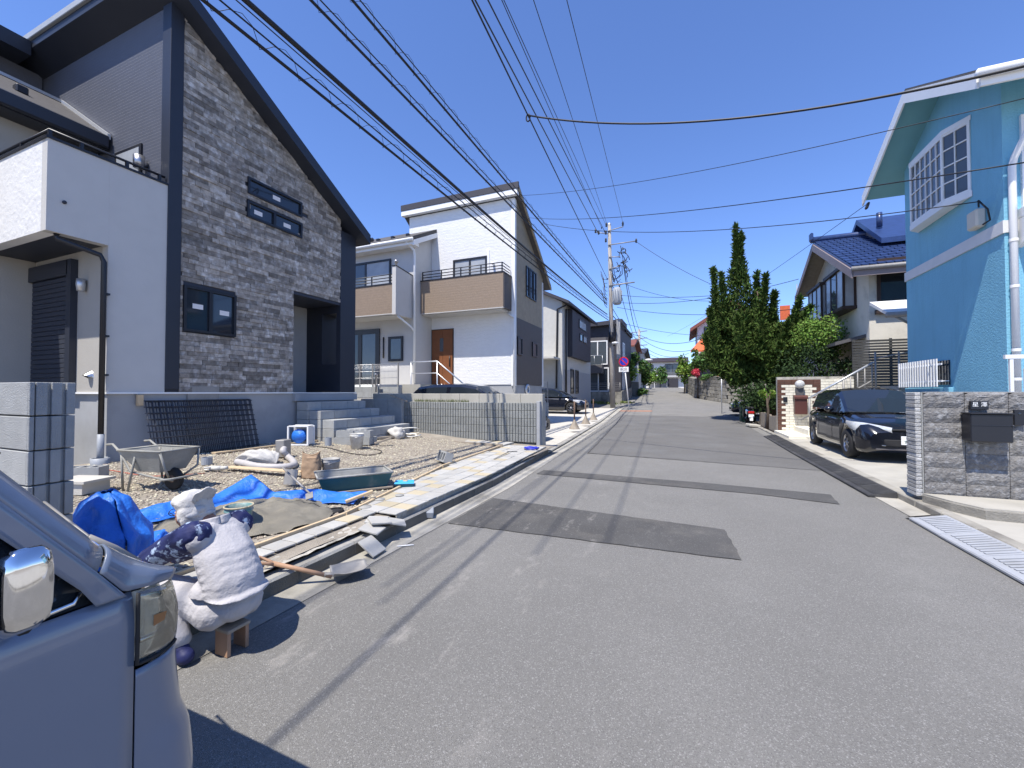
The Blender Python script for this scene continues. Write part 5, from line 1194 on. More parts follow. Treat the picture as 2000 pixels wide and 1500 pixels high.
for i in range(8):
    a = atp(1176+rnd.uniform(-3, 3), 530+i*6); b = atp(1186, 545+i*8); k.tube([a, (a+b)/2-Vector((0, 0, .35)), b], .022, 5)
tag(k.build('cable_bundle', K['cable'], up), kind='stuff')
k = MB(); k.tube([pole(5.2)+Vector((0,-.2,0)), pole(5.9)+Vector((0,-.2,0))], .20, 10); k.tube([pole(4.9)+Vector((.2,-.1,0)), pole(6.1)+Vector((.35,-.1,0)), pole(6.6)+Vector((.2,-.1,.1))], .05, 6); k.build('cable_joint', K['cable'], up)
for zz in (2.6, 4.2, 7.3, 9.0, 10.2): k = MB(); k.tube([pole(zz), pole(zz+.08)], .185-.005*zz, 14); k.build('band', K['steel'], up)
k = MB(); c = atp(1203, 671); k.tube([pole(c.z-.2)+Vector((0, -.1, 0)), (c.x-.1, c.y-.3, c.z)], .02, 6); k.ball((c.x, c.y-.4, c.z), .26, .12, .1); k.build('street_lamp', K['house_white'], up)
k = MB(); a, b = atp(1207, 622), atp(1207, 700); k.box(a.x-.13, a.y+.1, b.z, a.x+.13, a.y+.3, a.z); k.build('control_box', K['house_grey'], up)
# signs
def sign(px, py, zt, label, lean, face, s=1):
    b = G(px, py, .3); b.z = zr(b.y); t = thing('road_sign', label, 'road sign', b)
    tp = Vector((b.x+lean, b.y, zt)); k = MB(); k.tube([b, tp], .04, 8); k.build('post', K['plate'], t); return t, b, tp
t, b, tp = sign(1229, 800, 3.9, 'round blue and red no parking sign with a white plate on a leaning white post', -.35, 0)
c = Vector((tp.x, tp.y-.06, 3.62)); Mx = Matrix.Translation(c) @ Matrix.Rotation(R(90), 4, 'X')
def disc(r0, r1, h, m, nm, par):
    k = MB(); k.lathe([(r0, 0), (r0, h), (r1, h), (r1, 0), (r0, 0)] if r0 > 0 else [(r1, 0), (r1, h), (0, h)], (0,0,0), 28, sm=False); k.mx(Mx); return k.build(nm, m, par)
d = disc(0, .33, .012, K['sign_blue'], 'disc', t); disc(.26, .335, .02, K['sign_red'], 'ring', d)
k = MB(); k.obox((0, 0, .016), .56, .075, .008, (0, 0, R(-45))); k.mx(Mx); k.build('slash', K['sign_red'], d)
k = MB(); k.box(c.x-.33, c.y-.012, 2.9, c.x+.33, c.y+.01, 3.25, 0, .01); pl = k.build('plate', K['plate'], t)
text('8-20', .24, K['cable'], (c.x, c.y-.014, 3.07), (R(90), 0, 0), pl)
t, b, tp = sign(1166, 788, 4.6, 'edge-on red and blue road sign on a leaning white post at the side street', .45, 0)
k = MB(); k.obox((tp.x, tp.y, 4.5), .34, .05, .62, (0, .12, .4), 0, .02); k.build('disc', K['sign_red'], t)
k = MB(); k.obox((tp.x-.1, tp.y-.02, 3.75), .32, .05, .62, (0, .12, .4), 0, .02); k.build('disc', K['sign_blue'], t)
k = MB(); k.obox((tp.x-.2, tp.y-.03, 3.2), .36, .05, .36, (0, .12, .4), 0, .02); k.build('plate', K['plate'], t)
# wires: each from the pole to where its sight line passes overhead, carried on to the next pole behind the viewer
def wire(label, A, N, r, sag=0.0, ext=1.5, beads=(), group='overhead cables along the road', coil=False, name='overhead_cable', mess=False):
    A, N = Vector(A), Vector(N); k = MB(); E = A+(N-A)*ext; n = 22
    def P(t): q = A+(E-A)*t; u = t*ext; q.z -= sag*4*u*(1-u) if u < 1 else 0; return q
    k.tube([P(i/n) for i in range(n+1)], r, 6)
    o = k.build(name, K['cable']); tag(o, label, 'cable', group)
    if coil or mess:
        m = MB(); m.tube([P(i/n)+Vector((0, 0, .17)) for i in range(n+1)], r*.5, 5); m.build('messenger_wire', K['cable'], o)
        L = (E-A).length; m = MB(); turns = int(L/.62); pts = []
        for i in range(turns*6+1):
            q = P(i/(turns*6)); a = i*2*math.pi/6; pts.append(q+Vector((.10*math.cos(a), 0, .085+.115*math.sin(a))))
        m.tube(pts, .0045, 4); m.build('spiral_hanger', K['cable'], o)
    for x in beads:
        lo, hi = 0.0, 1.0
        for _ in range(30):
            mid = (lo+hi)/2; q = P(mid)-C0; X = 1000+F*q.dot(rt)/q.dot(fw)
            if (X < x) == (N.x*0 < 1) and X > x: lo = mid
            else: hi = mid
        m = MB(); m.obox(P(lo), .07, .16, .12, (0, 0, .2), 0, .02); m.build('spacer', K['insul'], o)
    return A, N
wire('lowest black communication cable with a spiral hanger, left most over the stone house', atp(1188, 625), G(418, 16, 6.2), .024, .16, coil=True)
wire('thickest smooth black cable crossing over the stone house roof edge', atp(1186, 614), G(481, 0, 6.3), .036, .20)
wire('thin wire running just left of the thickest black cable', atp(1187, 618), G(463, 0, 6.25), .008, .18)
wire('spiral hung cable left of the other spiral cable, above the white house', atp(1186, 596), G(607, 0, 8.0), .026, .02, coil=True)
wire('right hand spiral hung cable rising over the roof of the white house', atp(1186, 588), G(688, 0, 8.6), .026, .0, coil=True)
fA, fN = wire('power wire that carries the branch to the blue house, leftmost of the upper wires', atp(1186, 545), G(922, 0, 8.0), .016, 0, beads=(1097, 1123, 1142))
wire('power wire ending at the left crossarm, second of the upper wires', atp(1167, 453), G(928, 0, 10.6), .020, 0, beads=(1077, 1120))
wire('power wire third of the upper wires counted from the left', atp(1181, 452), G(953, 0, 10.8), .018, 0, beads=(1077, 1126))
wire('thin power wire fourth of the upper wires counted from the left', atp(1175, 445), G(980, 0, 10.9), .011, 0, beads=(1055, 1113))
wire('thin power wire beside the fourth one, joined to it near the top of the picture', atp(1184, 441), G(984, 0, 11.0), .011, 0, beads=(1008, 1077, 1120, 1150))
wire('thin high voltage wire with small dark spacers, second from the right', atp(1185, 437), G(1042, 0, 11.3), .011, 0, beads=(1057, 1098, 1126, 1147, 1157, 1170))
wire('thin high voltage wire with small dark spacers, rightmost of all', atp(1217, 437), G(1107, 0, 11.3), .011, 0, beads=(1113, 1145, 1168, 1185, 1193))
def on_line(A, B, x):
    best = None
    for i in range(2001):
        q = A+(B-A)*i/2000; v = q-C0; X = 1000+F*v.dot(rt)/v.dot(fw)
        if best is None or abs(X-x) < best[0]: best = (abs(X-x), q)
    return best[1]
def span(label, A, B, r, sag, name='service_wire', group='service wires crossing to the houses'):
    A, B = Vector(A), Vector(B); k = MB(); n = 24
    k.tube([A+(B-A)*i/n-Vector((0, 0, sag*4*(i/n)*(1-i/n))) for i in range(n+1)], r, 6); return tag(k.build(name, K['cable']), label, 'cable', group)
J = on_line(fA, fN, 1031)
o = span('thick service cable drooping from the overhead wires to the blue house gable', J, PX(2030, 163, 4.4)+Vector((.6, -.6, 0)), .020, .55)
k = MB(); k.tube([J+Vector((.05*math.cos(a), .02, .09*math.sin(a)-.05)) for a in [i*.5 for i in range(13)]], .018, 5); k.build('tail_loop', K['cable'], o)
span('thin wire from the white house corner rising to the right above the blue gable', PY(1018, 382, 15.2), PX(2010, 190, 4.3), .007, .25)
span('service wire from far behind the white house passing in front of the blue bay window', PY(1030, 425, 22), PX(2010, 316, 4.3), .010, .35)
span('service wire from the pole line to the meter of the blue house', PY(1060, 437, 20), Vector((5.02, 10.2, 4.98)), .010, .50)
span('diagonal service wire from the blue house rake down behind the juniper', PX(1694, 398, 4.6), Vector((-1.5, 45, 7.2)), .008, .3)
tag(MB().obox(PX(1694, 402, 4.6), .06, .12, .18, (0, .3, 0), 0, .02).build('wire_bracket', K['insul']), 'small dark bracket at the low corner of the blue house roof', 'bracket')
for i, (x0, y0, x1, y1, Y1, sg) in enumerate([(1240, 470, 1400, 560, 30, .2), (1196, 575, 1420, 575, 27, .2), (1200, 590, 1560, 545, 24, .5), (1205, 600, 1620, 595, 22, .5), (1195, 625, 1385, 655, 40, .3), (1198, 545, 1385, 588, 34, .4)]):
    span(['pole wire slanting down to the right from the upper crossarm', 'upper of the level wires from the pole into the juniper top', 'wire from the pole to the cream house gable', 'wire from the pole passing below the cream house bay windows', 'lowest wire from the pole to the orange roofed house', 'wire from the transformer down into the juniper'][i], atp(x0, y0), PY(x1, y1, Y1), .014, sg, 'pole_wire', 'wires leaving the pole to the right')
p2 = G(1250, 762, 1.6); p2 = PY(1249, 760, 56); p2.z = zr(56); up2 = thing('far_utility_pole', 'second utility pole farther up the hill road', 'utility pole', p2)
zt2 = PY(1251, 643, 56).z; k = MB(); k.tube([p2, (p2.x, p2.y, zt2)], [.2, .14], 12); k.build('shaft', K['pole_conc'], up2)
for q in (.4, 1.3, 2.2): k = MB(); k.tube([(p2.x-1.0, p2.y, zt2-q), (p2.x+1.0, p2.y, zt2-q+.15)], .05, 6); k.build('crossarm', K['steel_dull'], up2)
k = MB(); k.ball((p2.x+1.2, p2.y-.5, PY(1261, 703, 55).z), .5, .3, .2); k.build('street_lamp', K['house_white'], up2)
for i, (x0, y0, ya, r, sg) in enumerate([(1212, 480, 650, .022, .9), (1218, 520, 658, .03, 1.6), (1195, 614, 655, .03, .5), (1195, 600, 663, .022, .6), (1210, 560, 668, .02, 1.2)]):
    span(['top wire between the two utility poles', 'deeply sagging thick wire between the two poles', 'thick black cable between the poles at mid height', 'thinner cable between the poles beside the thick black one', 'transformer wire sagging to the far pole'][i], atp(x0, y0), PY(1251, ya, 56), r, sg, 'pole_wire', 'wires between the two poles')
for i, (ya, x1, y1, Y1, sg) in enumerate([(655, 1375, 660, 46, .8), (660, 1372, 678, 46, 1.0), (672, 1345, 690, 60, 1.0), (680, 1330, 700, 75, .8)]):
    span(['upper wire from the far pole to the red gabled house', 'second wire from the far pole to the red gabled house', 'wire from the far pole over the dark roofed house', 'lowest wire from the far pole up the hill road'][i], PY(1251, ya, 56), PY(x1, y1, Y1), .025, sg, 'pole_wire', 'wires at the far pole')
# ================================================================== VEGETATION
def leaf_mesh(name, pts, size, m, par, blades=1, up=0.0, seed=0, asp=.5, out=None, mid=None):
    rs = np.random.RandomState(seed); P = np.repeat(np.array(pts), blades, axis=0); n = len(P)
    d = rs.normal(size=(n, 3));
    if mid is not None: d = d*.7+(P-np.array(mid))/np.linalg.norm(P-np.array(mid), axis=1, keepdims=True)*(out or 0)
    d[:, 2] += up; d /= np.linalg.norm(d, axis=1, keepdims=True)
    a = np.cross(d, rs.normal(size=(n, 3))); a /= np.linalg.norm(a, axis=1, keepdims=True)
    s = size*(.6+.8*rs.rand(n))[:, None]; w = s*asp*.5
    V = np.stack([P-a*w*.3, P+d*s*.5-a*w, P+d*s, P+d*s*.5+a*w], 1).reshape(-1, 3)
    Fq = (np.arange(n)[:, None]*4+np.array([0, 1, 2, 3])[None])
    me = bpy.data.meshes.new(name); me.from_pydata(V.tolist(), [], Fq.tolist()); me.materials.append(m); return put(name, me, par)
def crown(center, rx, ry, rz, n, clumps, seed, hole=.25):
    rs = np.random.RandomState(seed); cs = []
    for _ in range(clumps):
        v = rs.normal(size=3); v /= np.linalg.norm(v); q = rs.rand()**.4*.85; cs.append((v*q*[rx, ry, rz]+center, (.22+.22*rs.rand())))
    out = []
    for i in range(n):
        c, s = cs[rs.randint(clumps)]; v = rs.normal(size=3); v /= np.linalg.norm(v); out.append(c+v*(.7+.35*rs.rand())*s*np.array([rx, ry, rz]))
    return out
# juniper with twisted flame-like leaders
JB = Vector((3.75, 22.6, .1)); ju = thing('juniper_tree', 'tall dark green twisted juniper tree with flame shaped tips', 'tree', JB)
spires = []   # (base px, tip px, base radius m)
def jp(x, y, dy=0): return PY(x, y, JB.y+dy)
for (xb, yb_, xt, yt, rr, dy) in [(1450, 660, 1440, 472, 1.2, 0), (1441, 560, 1436, 442, .20, -.05), (1443, 500, 1448, 458, .10, 0), (1402, 665, 1393, 526, .42, .2), (1416, 645, 1409, 535, .26, -.5), (1477, 650, 1478, 534, .30, .3), (1487, 645, 1496, 538, .30, -.2), (1505, 660, 1513, 572, .36, .3), (1400, 690, 1386, 606, .35, -.6), (1395, 720, 1378, 655, .3, -.4), (1525, 700, 1564, 582, .34, .0), (1540, 690, 1582, 600, .30, -.4), (1520, 700, 1540, 630, .4, -.7), (1535, 715, 1575, 640, .35, -.5), (1500, 720, 1530, 660, .4, -.8), (1455, 690, 1440, 620, .4, -1.2), (1480, 700, 1490, 630, .4, -1.1)]:
    spires.append((jp(xb, yb_, dy), jp(xt, yt, dy), rr))
lumps = [(1450, 640, 1.15, 1.0), (1412, 668, .85, 1.1), (1430, 705, 1.25, 1.0), (1482, 690, 1.3, 1.0), (1500, 660, .8, .8), (1525, 700, 1.0, .6), (1450, 735, .9, .55), (1410, 715, .7, .8), (1500, 730, .9, .5), (1538, 668, .75, .65), (1512, 690, 1.1, .8), (1552, 640, .45, .5), (1530, 720, .8, .5), (1470, 665, .9, .9)]
rsj = np.random.RandomState(9); pts = []
for a, b, r0 in spires:
    n = int(2400*r0+260); a, b = np.array(a), np.array(b); L = np.linalg.norm(b-a)
    for i in range(n):
        u = rsj.rand()**1.25; th = rsj.rand()*6.283; tw = .5+.5*math.sin(3*th+u*9)
        rad = r0*(1-u)**1.05*(.55+.5*tw)*(.7+.4*rsj.rand()); p = a+(b-a)*u+np.array([math.cos(th)*rad, math.sin(th)*rad, 0]); pts.append(p)
for (x, y, rx, rz_) in lumps:
    c = np.array(jp(x, y, rsj.uniform(-.6, .4))); pts += crown(c, rx, rx*.9, rz_, 2600, 22, rsj.randint(999))
leaf_mesh('crown', pts, .21, K['juniper'], ju, 2, 1.3, 3, .28)
k = MB(); k.tube([JB, JB+Vector((.05, 0, 1.6)), JB+Vector((-.2, 0, 4)), JB+Vector((-.5, 0, 6.2))], [.24, .2, .12, .03], 10); k.tube([JB+Vector((0, 0, .8)), JB+Vector((.9, .1, 2.6)), JB+Vector((1.6, 0, 4))], [.14, .09, .03], 8); k.tube([JB+Vector((0, 0, .7)), JB+Vector((-.8, -.2, 2.4)), JB+Vector((-1.2, 0, 3.8))], [.14, .09, .03], 8); k.build('trunk', K['bark'], ju)
def shrub(name, label, px, py, Y, rx, rz, n, m, cat='shrub', seed=1, sz=.12, trunk=True, group=None, ry=None, zb=None):
    c = PY(px, py, Y); b = Vector((c.x, c.y, (zr(Y) if zb is None else zb))); t = thing(name, label, cat, b, group)
    leaf_mesh('crown', crown(np.array(c), rx, ry or rx, rz, n, max(8, n//90), seed), sz, K[m], t, 1, .4, seed, .6)
    if trunk: k = MB(); k.tube([b, (b+c)/2+Vector((.05, 0, 0)), c], [.06, .05, .02], 6); k.tube([(b+c)/2, c+Vector((rx*.5, 0, rz*.4))], [.04, .015], 5); k.build('trunk', K['bark'], t)
    return t
shrub('maple_tree', 'light green maple tree between the juniper and the cream house', 1597, 662, 20.2, 1.0, 1.05, 4600, 'maple', 'tree', 4, .10)
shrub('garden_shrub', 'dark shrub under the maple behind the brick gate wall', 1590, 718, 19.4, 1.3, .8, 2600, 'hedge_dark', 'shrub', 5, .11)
shrub('garden_shrub', 'small bright green bush behind the brown planter boards', 1497, 768, 18.6, .28, .25, 420, 'leaf_bright', 'shrub', 6, .09)
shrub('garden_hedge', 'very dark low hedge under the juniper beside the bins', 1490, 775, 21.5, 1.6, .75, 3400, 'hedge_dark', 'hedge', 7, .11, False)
shrub('hedge_bush', 'green rounded bush above the garden wall on the left of the hill road', 1243, 712, 47, 1.2, 1.3, 1500, 'leaf', 'shrub', 8, .28)
shrub('hedge_bush', 'olive bush beside the white shed at the left of the hill road', 1226, 727, 45, .9, 1.2, 900, 'leaf_bright', 'shrub', 9, .25)
shrub('hedge_bush', 'dark bush hanging over the wall behind the white shed', 1257, 728, 52, 1.0, 1.6, 1300, 'leaf', 'shrub', 10, .28)
shrub('street_tree', 'small light green tree in front of the house at the end of the road', 1289, 735, 80, 1.8, 1.6, 1200, 'leaf', 'tree', 11, .4)
shrub('hedge_bush', 'green bush beside the entrance of the end house', 1268, 735, 74, 1.2, 1.4, 800, 'leaf_bright', 'shrub', 12, .35)
shrub('flowering_shrub', 'bright yellow green shrub left of the pink flowers', 1336, 725, 50, 1.0, 1.5, 1300, 'leaf_bright', 'shrub', 13, .28)
shrub('garden_tree', 'round green garden tree above the pink flowers', 1362, 707, 43, 1.1, 1.2, 1300, 'leaf', 'tree', 14, .26)
shrub('potted_tree', 'clipped green shrub above the stone wall next to the juniper', 1396, 712, 41, .9, .7, 900, 'leaf', 'shrub', 15, .22)
shrub('flower_bush', 'pink flower bush above the stone retaining wall', 1360, 727, 42, .55, .4, 420, 'flower_pink', 'flowers', 16, .18, False)
shrub('flower_bush', 'orange flower bush on the stone wall beside the juniper', 1409, 733, 39.5, .45, .4, 300, 'flower_orange', 'flowers', 17, .18, False)
shrub('garden_shrub', 'low green plants under the pink flowers on the stone wall', 1385, 738, 41, 1.2, .3, 700, 'leaf', 'shrub', 18, .2, False)
shrub('weeds', 'green weeds at the foot of the garden wall by the hill road', 1250, 765, 46, .8, .35, 400, 'leaf', 'plants', 19, .2, False)
shrub('weeds', 'dry yellowish weeds along the base of the charcoal house wall', 1195, 787, 36.4, 1.8, .18, 700, 'grass', 'plants', 20, .15, False)
# ================================================================== NEAR VAN (front corner fills the lower left)
vn = thing('parked_van', 'pale pearl van parked at the kerb, its front corner close to the camera', 'van', (-2.1, -.8, 0))
CX = -2.1
def xs(z): return -1.362-max(0, z-.92)*.10-max(0, .45-z)*.05
def mirror_x(p): return (2*CX-p[0], p[1], p[2])
def both(fn, nu, nv, name, m, sm_=True, sides=(0, 1), th=.006):
    out = []
    for s in sides:
        k = MB(); k.grid(lambda u, v: (fn(u, v) if not s else mirror_x(fn(u, v))), nu, nv, 0, sm_, flip=bool(s)); o = k.build(name, m, vn)
        solid(o, th, -1); out.append(o)
    return out
# lower side: front wing and door panel, with a wheel arch cut
def side_y(z): return .650
wy, wz, wrr = -.18, .29, .33
def side(u, v):
    z = .22+.745*v; y1 = side_y(z); y = -2.45+(y1+2.45)*u
    x = xs(z)-.010*math.cos(math.pi*(z-.2)/.76)*0-.012*max(0, (z-.86)/.1)**2
    if (y-wy)**2+(z-wz)**2 < wrr**2: z = wz+math.sqrt(max(0, wrr**2-(y-wy)**2)); x = xs(z)
    return (x, y, z)
k = MB(); both(side, 90, 26, 'side_panel', K['pearl'])
# plan curve of the nose
nose = [(-1.362, .655), (-1.366, .69), (-1.378, .728), (-1.408, .768), (-1.455, .798), (-1.56, .826), (-1.78, .850), (-2.1, .855)]
def nose_p(u, off=0.0):
    f = u*(len(nose)-1); i = min(int(f), len(nose)-2); t = f-i; p0 = nose[max(i-1, 0)]; p1 = nose[i]; p2 = nose[i+1]; p3 = nose[min(i+2, len(nose)-1)]
    def cr(a, b, c, d): return .5*((2*b)+(-a+c)*t+(2*a-5*b+4*c-d)*t*t+(-a+3*b-3*c+d)*t**3)
    x, y = cr(p0[0], p1[0], p2[0], p3[0]), cr(p0[1], p1[1], p2[1], p3[1])
    a, b = nose[i], nose[i+1]; d = Vector((b[0]-a[0], b[1]-a[1], 0)).normalized(); n = Vector((d.y, -d.x, 0))
    return x-n.x*-off*1.0, y-n.y*-off
def bump(u, v):
    z = .20+.555*v; o = .0+.030*sm(0, .35, u)*sm(0, .75, 1-v)+.012*sm(.0, .25, u)*(1 if z < .6 else 0)*sm(.58, .50, z)
    x, y = nose_p(u, 0); return (x+o*(.7 if u < .6 else .1), y+o*.9, z-.01*u*v)
both(bump, 40, 22, 'front_bumper', K['pearl'])
lb_z = lambda u: .772-.012*u; lt_z = lambda u: .962-.018*u
def lamp(u, v):
    x, y = nose_p(.012+.50*u); b = .010*math.sin(math.pi*v)**.5*math.sin(math.pi*min(1, u*1.0))**.5; z = lb_z(u)+(lt_z(u)-lb_z(u))*v
    return (x+b, y+b-.035*max(0, v-.55)*u, z)
lampo = both(lamp, 24, 12, 'headlight', K['lens'], th=.003)
def refl(u, v):
    p = lamp(u, v); d = .030+.030*math.sin(math.pi*v)*(.5+.5*math.cos(u*2*math.pi*2)); return (p[0]-d*.75+0*u, p[1]-d*.6, p[2])
for s in (0, 1):
    k = MB(); k.grid(lambda u, v: (refl(u, v) if not s else mirror_x(refl(u, v))), 40, 12, 0, True, flip=bool(s)); k.build('reflector', K['reflector'], lampo[s])
    k = MB(); P = [lamp(.10+.75*q/8, .30) for q in range(9)]; P = [(p[0]-.012, p[1]-.012, p[2]) for p in P]; k.tube([mirror_x(p) for p in P] if s else P, .009, 6); k.build('lamp_bar', K['chrome'], lampo[s])
for s in (0, 1):
    k = MB(); x, y = nose_p(.19); c = [(x+.013, y-.012, .855), (x+.013, y+.014, .86), (x+.012, y+.02, .882), (x+.013, y-.012, .885)]
    if s: c = [mirror_x(q) for q in c][::-1]
    k.add(c, [(0,1,2,3)]); k.build('indicator', K['amber'], lampo[s])
    k = MB(); P = [lamp(0, v/6) for v in range(7)]+[lamp(q/12, 0) for q in range(1, 12)]
    P = [lamp(q/12, 0) for q in range(11, -1, -1)]+[lamp(0, v/6) for v in range(1, 7)]; P = [(p[0]+.001, p[1], p[2]-.003) for p in P]
    k.tube([mirror_x(p) for p in P] if s else P, .005, 6); k.build('lamp_seal', K['rubber'], lampo[s])
def face(u, v):
    x, y = nose_p(.515+.485*u); return (x, y-.035*v*v, .772+.085*v)
both(face, 12, 8, 'grille_panel', K['rubber'])
# bonnet
low = [(-1.373, .579, 1.041), (-1.372, .628, .972), (-1.375, .69, .962), (-1.41, .755, .95)]
top = [(-1.453, .6095, 1.0865), (-1.452, .668, 1.032), (-1.452, .712, .995), (-1.462, .782, .953)]
cen = [(-2.1, .64, 1.035), (-2.1, .71, .975), (-2.1, .78, .915), (-2.1, .835, .86)]
def pl(t, P):
    f = t*(len(P)-1); i = min(int(f), len(P)-2); a, b = Vector(P[i]), Vector(P[i+1]); return a+(b-a)*(f-i)
def bonnet(u, v):
    a, b, c = pl(v, low), pl(v, top), pl(v, cen); w = u
    if w < .25: t = w/.25; q = a+(b-a)*t; q += Vector((.016, .006, .014))*math.sin(math.pi*t*.9); return q
    t = (w-.25)/.75; t2 = 1-(1-t)**2.2; return Vector((b.x+(c.x-b.x)*t, b.y+(c.y-b.y)*t2, b.z+(c.z-b.z)*t2))
both(bonnet, 30, 16, 'bonnet', K['pearl'])
# windscreen pillar, screen, roof
pl_low = [(-1.372, .575, 1.045), (-1.40, .34, 1.365), (-1.445, .06, 1.72)]
pl_top = [(-1.452, .606, 1.090), (-1.49, .385, 1.385), (-1.545, .11, 1.755)]
def pillar(u, v):
    a, b = pl(v, pl_low), pl(v, pl_top); c = b+Vector((-.06, .01, .004))
    if u < .6: t = u/.6; q = a+(b-a)*t+Vector((.016, .006, .014))*math.sin(math.pi*t*.9); return q
    return b+(c-b)*((u-.6)/.4)
both(pillar, 14, 16, 'pillar', K['pearl'])
k = MB()
def scr(u, v):
    a = pl(v, pl_top)+Vector((-.055, .008, .0)); m = mirror_x(a); p = a+(Vector(m)-a)*u; p.y += .05*math.sin(math.pi*u); p.z -= .05*math.sin(math.pi*u)*(1-v); return p
k.grid(scr, 20, 14, 0, True); solid(k.build('windscreen', K['glass'], vn), .006)
k = MB(); k.grid(lambda u, v: (-1.50-1.2*u, .16-2.6*v+.10*math.sin(math.pi*u)*(1-v), 1.76+.05*math.sin(math.pi*u)), 16, 8, 0, True); solid(k.build('roof', K['pearl'], vn), .02)
def pane_side(u, v):
    y0 = .583-(v**1.0)*.50; y = y0-(2.9+y0-.6)*u; z = .968+.70*v; return (xs(z)-.022, y, z)
both(pane_side, 24, 10, 'side_window', K['glass'])
# frame strip between the groove and the glass
def strip(u, v):
    f = v; a = Vector((xs(.955), .632, .962)) if f == 0 else None
    A = [(.632, .962), (.575, 1.045), (.34, 1.365), (.06, 1.72)]; B = [(.572, .962), (.545, 1.012), (.275, 1.365), (.02, 1.67)]
    g = f*3; i = min(int(g), 2); t = g-i; p = [A[i][q]+(A[i+1][q]-A[i][q])*t for q in (0, 1)]; b = [B[i][q]+(B[i+1][q]-B[i][q])*t for q in (0, 1)]
    y, z = p[0]+(b[0]-p[0])*u, p[1]+(b[1]-p[1])*u; return (xs(z)-.004*u, y, z)
both(strip, 4, 30, 'window_frame', K['pearl'])
both(lambda u, v: (xs(1.69)-.005, .04-2.5*u, 1.665+.07*v), 10, 2, 'roof_rail', K['pearl'])
k = MB(); k.tube([(xs(.975)-.012, -.5, .975), (xs(.975)-.012, .45, .977), (xs(.98)-.013, .535, .983), (xs(1.0)-.014, .548, 1.005)], .006, 6); k.build('chrome_trim', K['chrome'], vn)
k = MB(); k.tube([pl(t, pl_top)+Vector((.004, .012, .012)) for t in (.42, .6, .8, 1)], .013, 6); k.build('drip_moulding', K['rubber'], vn)
k = MB(); a, b = PX(172, 1056, -1.60), PX(268, 1101, -1.60); a += Vector((0, .0, .01)); k.tube([a, (a+b)/2+Vector((0,0,.006)), b], [.009, .012, .015], 6); k.tube([b, b+Vector((-.02, .015, -.03))], .014, 8); k.tube([a, a+Vector((-.55, .10, .02))], .006, 5); k.build('wiper', K['steel_dull'], vn)
# mirror
k = MB()
bm_ = bmesh.new(); bmesh.ops.create_cube(bm_, size=1); bmesh.ops.subdivide_edges(bm_, edges=list(bm_.edges), cuts=3, use_grid_fill=True)
for v in bm_.verts:
    p = v.co*2; l = (abs(p.x)**4+abs(p.y)**4+abs(p.z)**4)**.25; p = p/max(l, .001); v.co = Vector((-1.242+.036*p.x, .405+.040*p.y, 1.095+.088*p.z+.012*p.x))
for v in bm_.verts:
    if v.co.z < 1.03: v.co.x -= .012
k.bm(bm_, 0, True); mo = k.build('wing_mirror', K['chrome'], vn)
k = MB(); k.tube([(-1.25, .41, 1.02), (-1.38, .43, .995)], .016, 8); k.build('mirror_arm', K['rubber'], mo)
k = MB(); k.box(-1.270, .352, 1.025, -1.212, .366, 1.165, 0, .006); k.build('mirror_glass', K['glass'], mo)
for x in (-1.46, -2.74):
    for y in (wy, -2.0): k = MB(); k.lathe([(.15, -.08), (.27, -.085), (.285, -.05), (.285, .05), (.27, .085), (.15, .08)], (0,0,0), 24); k.mx(Matrix.Translation((x, y, .285)) @ Matrix.Rotation(R(90), 4, 'Y')); k.build('wheel', K['rubber'], vn)
k = MB(); k.box(-2.80, -2.4, .24, -1.405, .60, .90); k.box(-2.79, .601, .77, -1.41, .665, .945); k.box(-2.72, .601, .24, -1.46, .73, .76); k.build('underbody', K['rubber'], vn)
k = MB(); k.box(-2.8, -2.48, .22, -1.40, -2.44, 1.75); k.build('rear_door', K['pearl'], vn)
# ================================================================== SITE CLUTTER
def gp_(x, y): # point on the lot seen at pixel x, y
    z = .25
    for _ in range(5): p = G(x, y, z); z = gl(p.x, p.y)+.008
    p.z = z; return p
def ht(p, y0, y1): d = (Vector(p)-C0).dot(fw); return abs(y1-y0)*d/F
# block gate pillar on the left
bpil = thing('block_pillar', 'tall pillar of stacked grey concrete blocks rising behind the van', 'pillar', (-3.65, 1.23, .17))
def pillar_block():
    k = MB(); k.box(-.195, -.0975, -.096, .178, .0975, .096, 0, .004)
    # ribbed end face
    for a, b in ((-.0975, -.075), (-.07, -.022), (-.005, .040), (.058, .0975)): k.box(.1785, a, -.096, .195, b, .096, 0, .003)
    return k.mesh('block', K['cblock'])
pbm = pillar_block()
for r in range(7):
    put('block', pbm, bpil, loc=Vector((-3.645+rnd.uniform(-.003, .003), 1.23, 1.462-r*.2))-bpil.location)
    put('block', pbm, bpil, loc=Vector((-4.045, 1.23, 1.462-r*.2))-bpil.location)
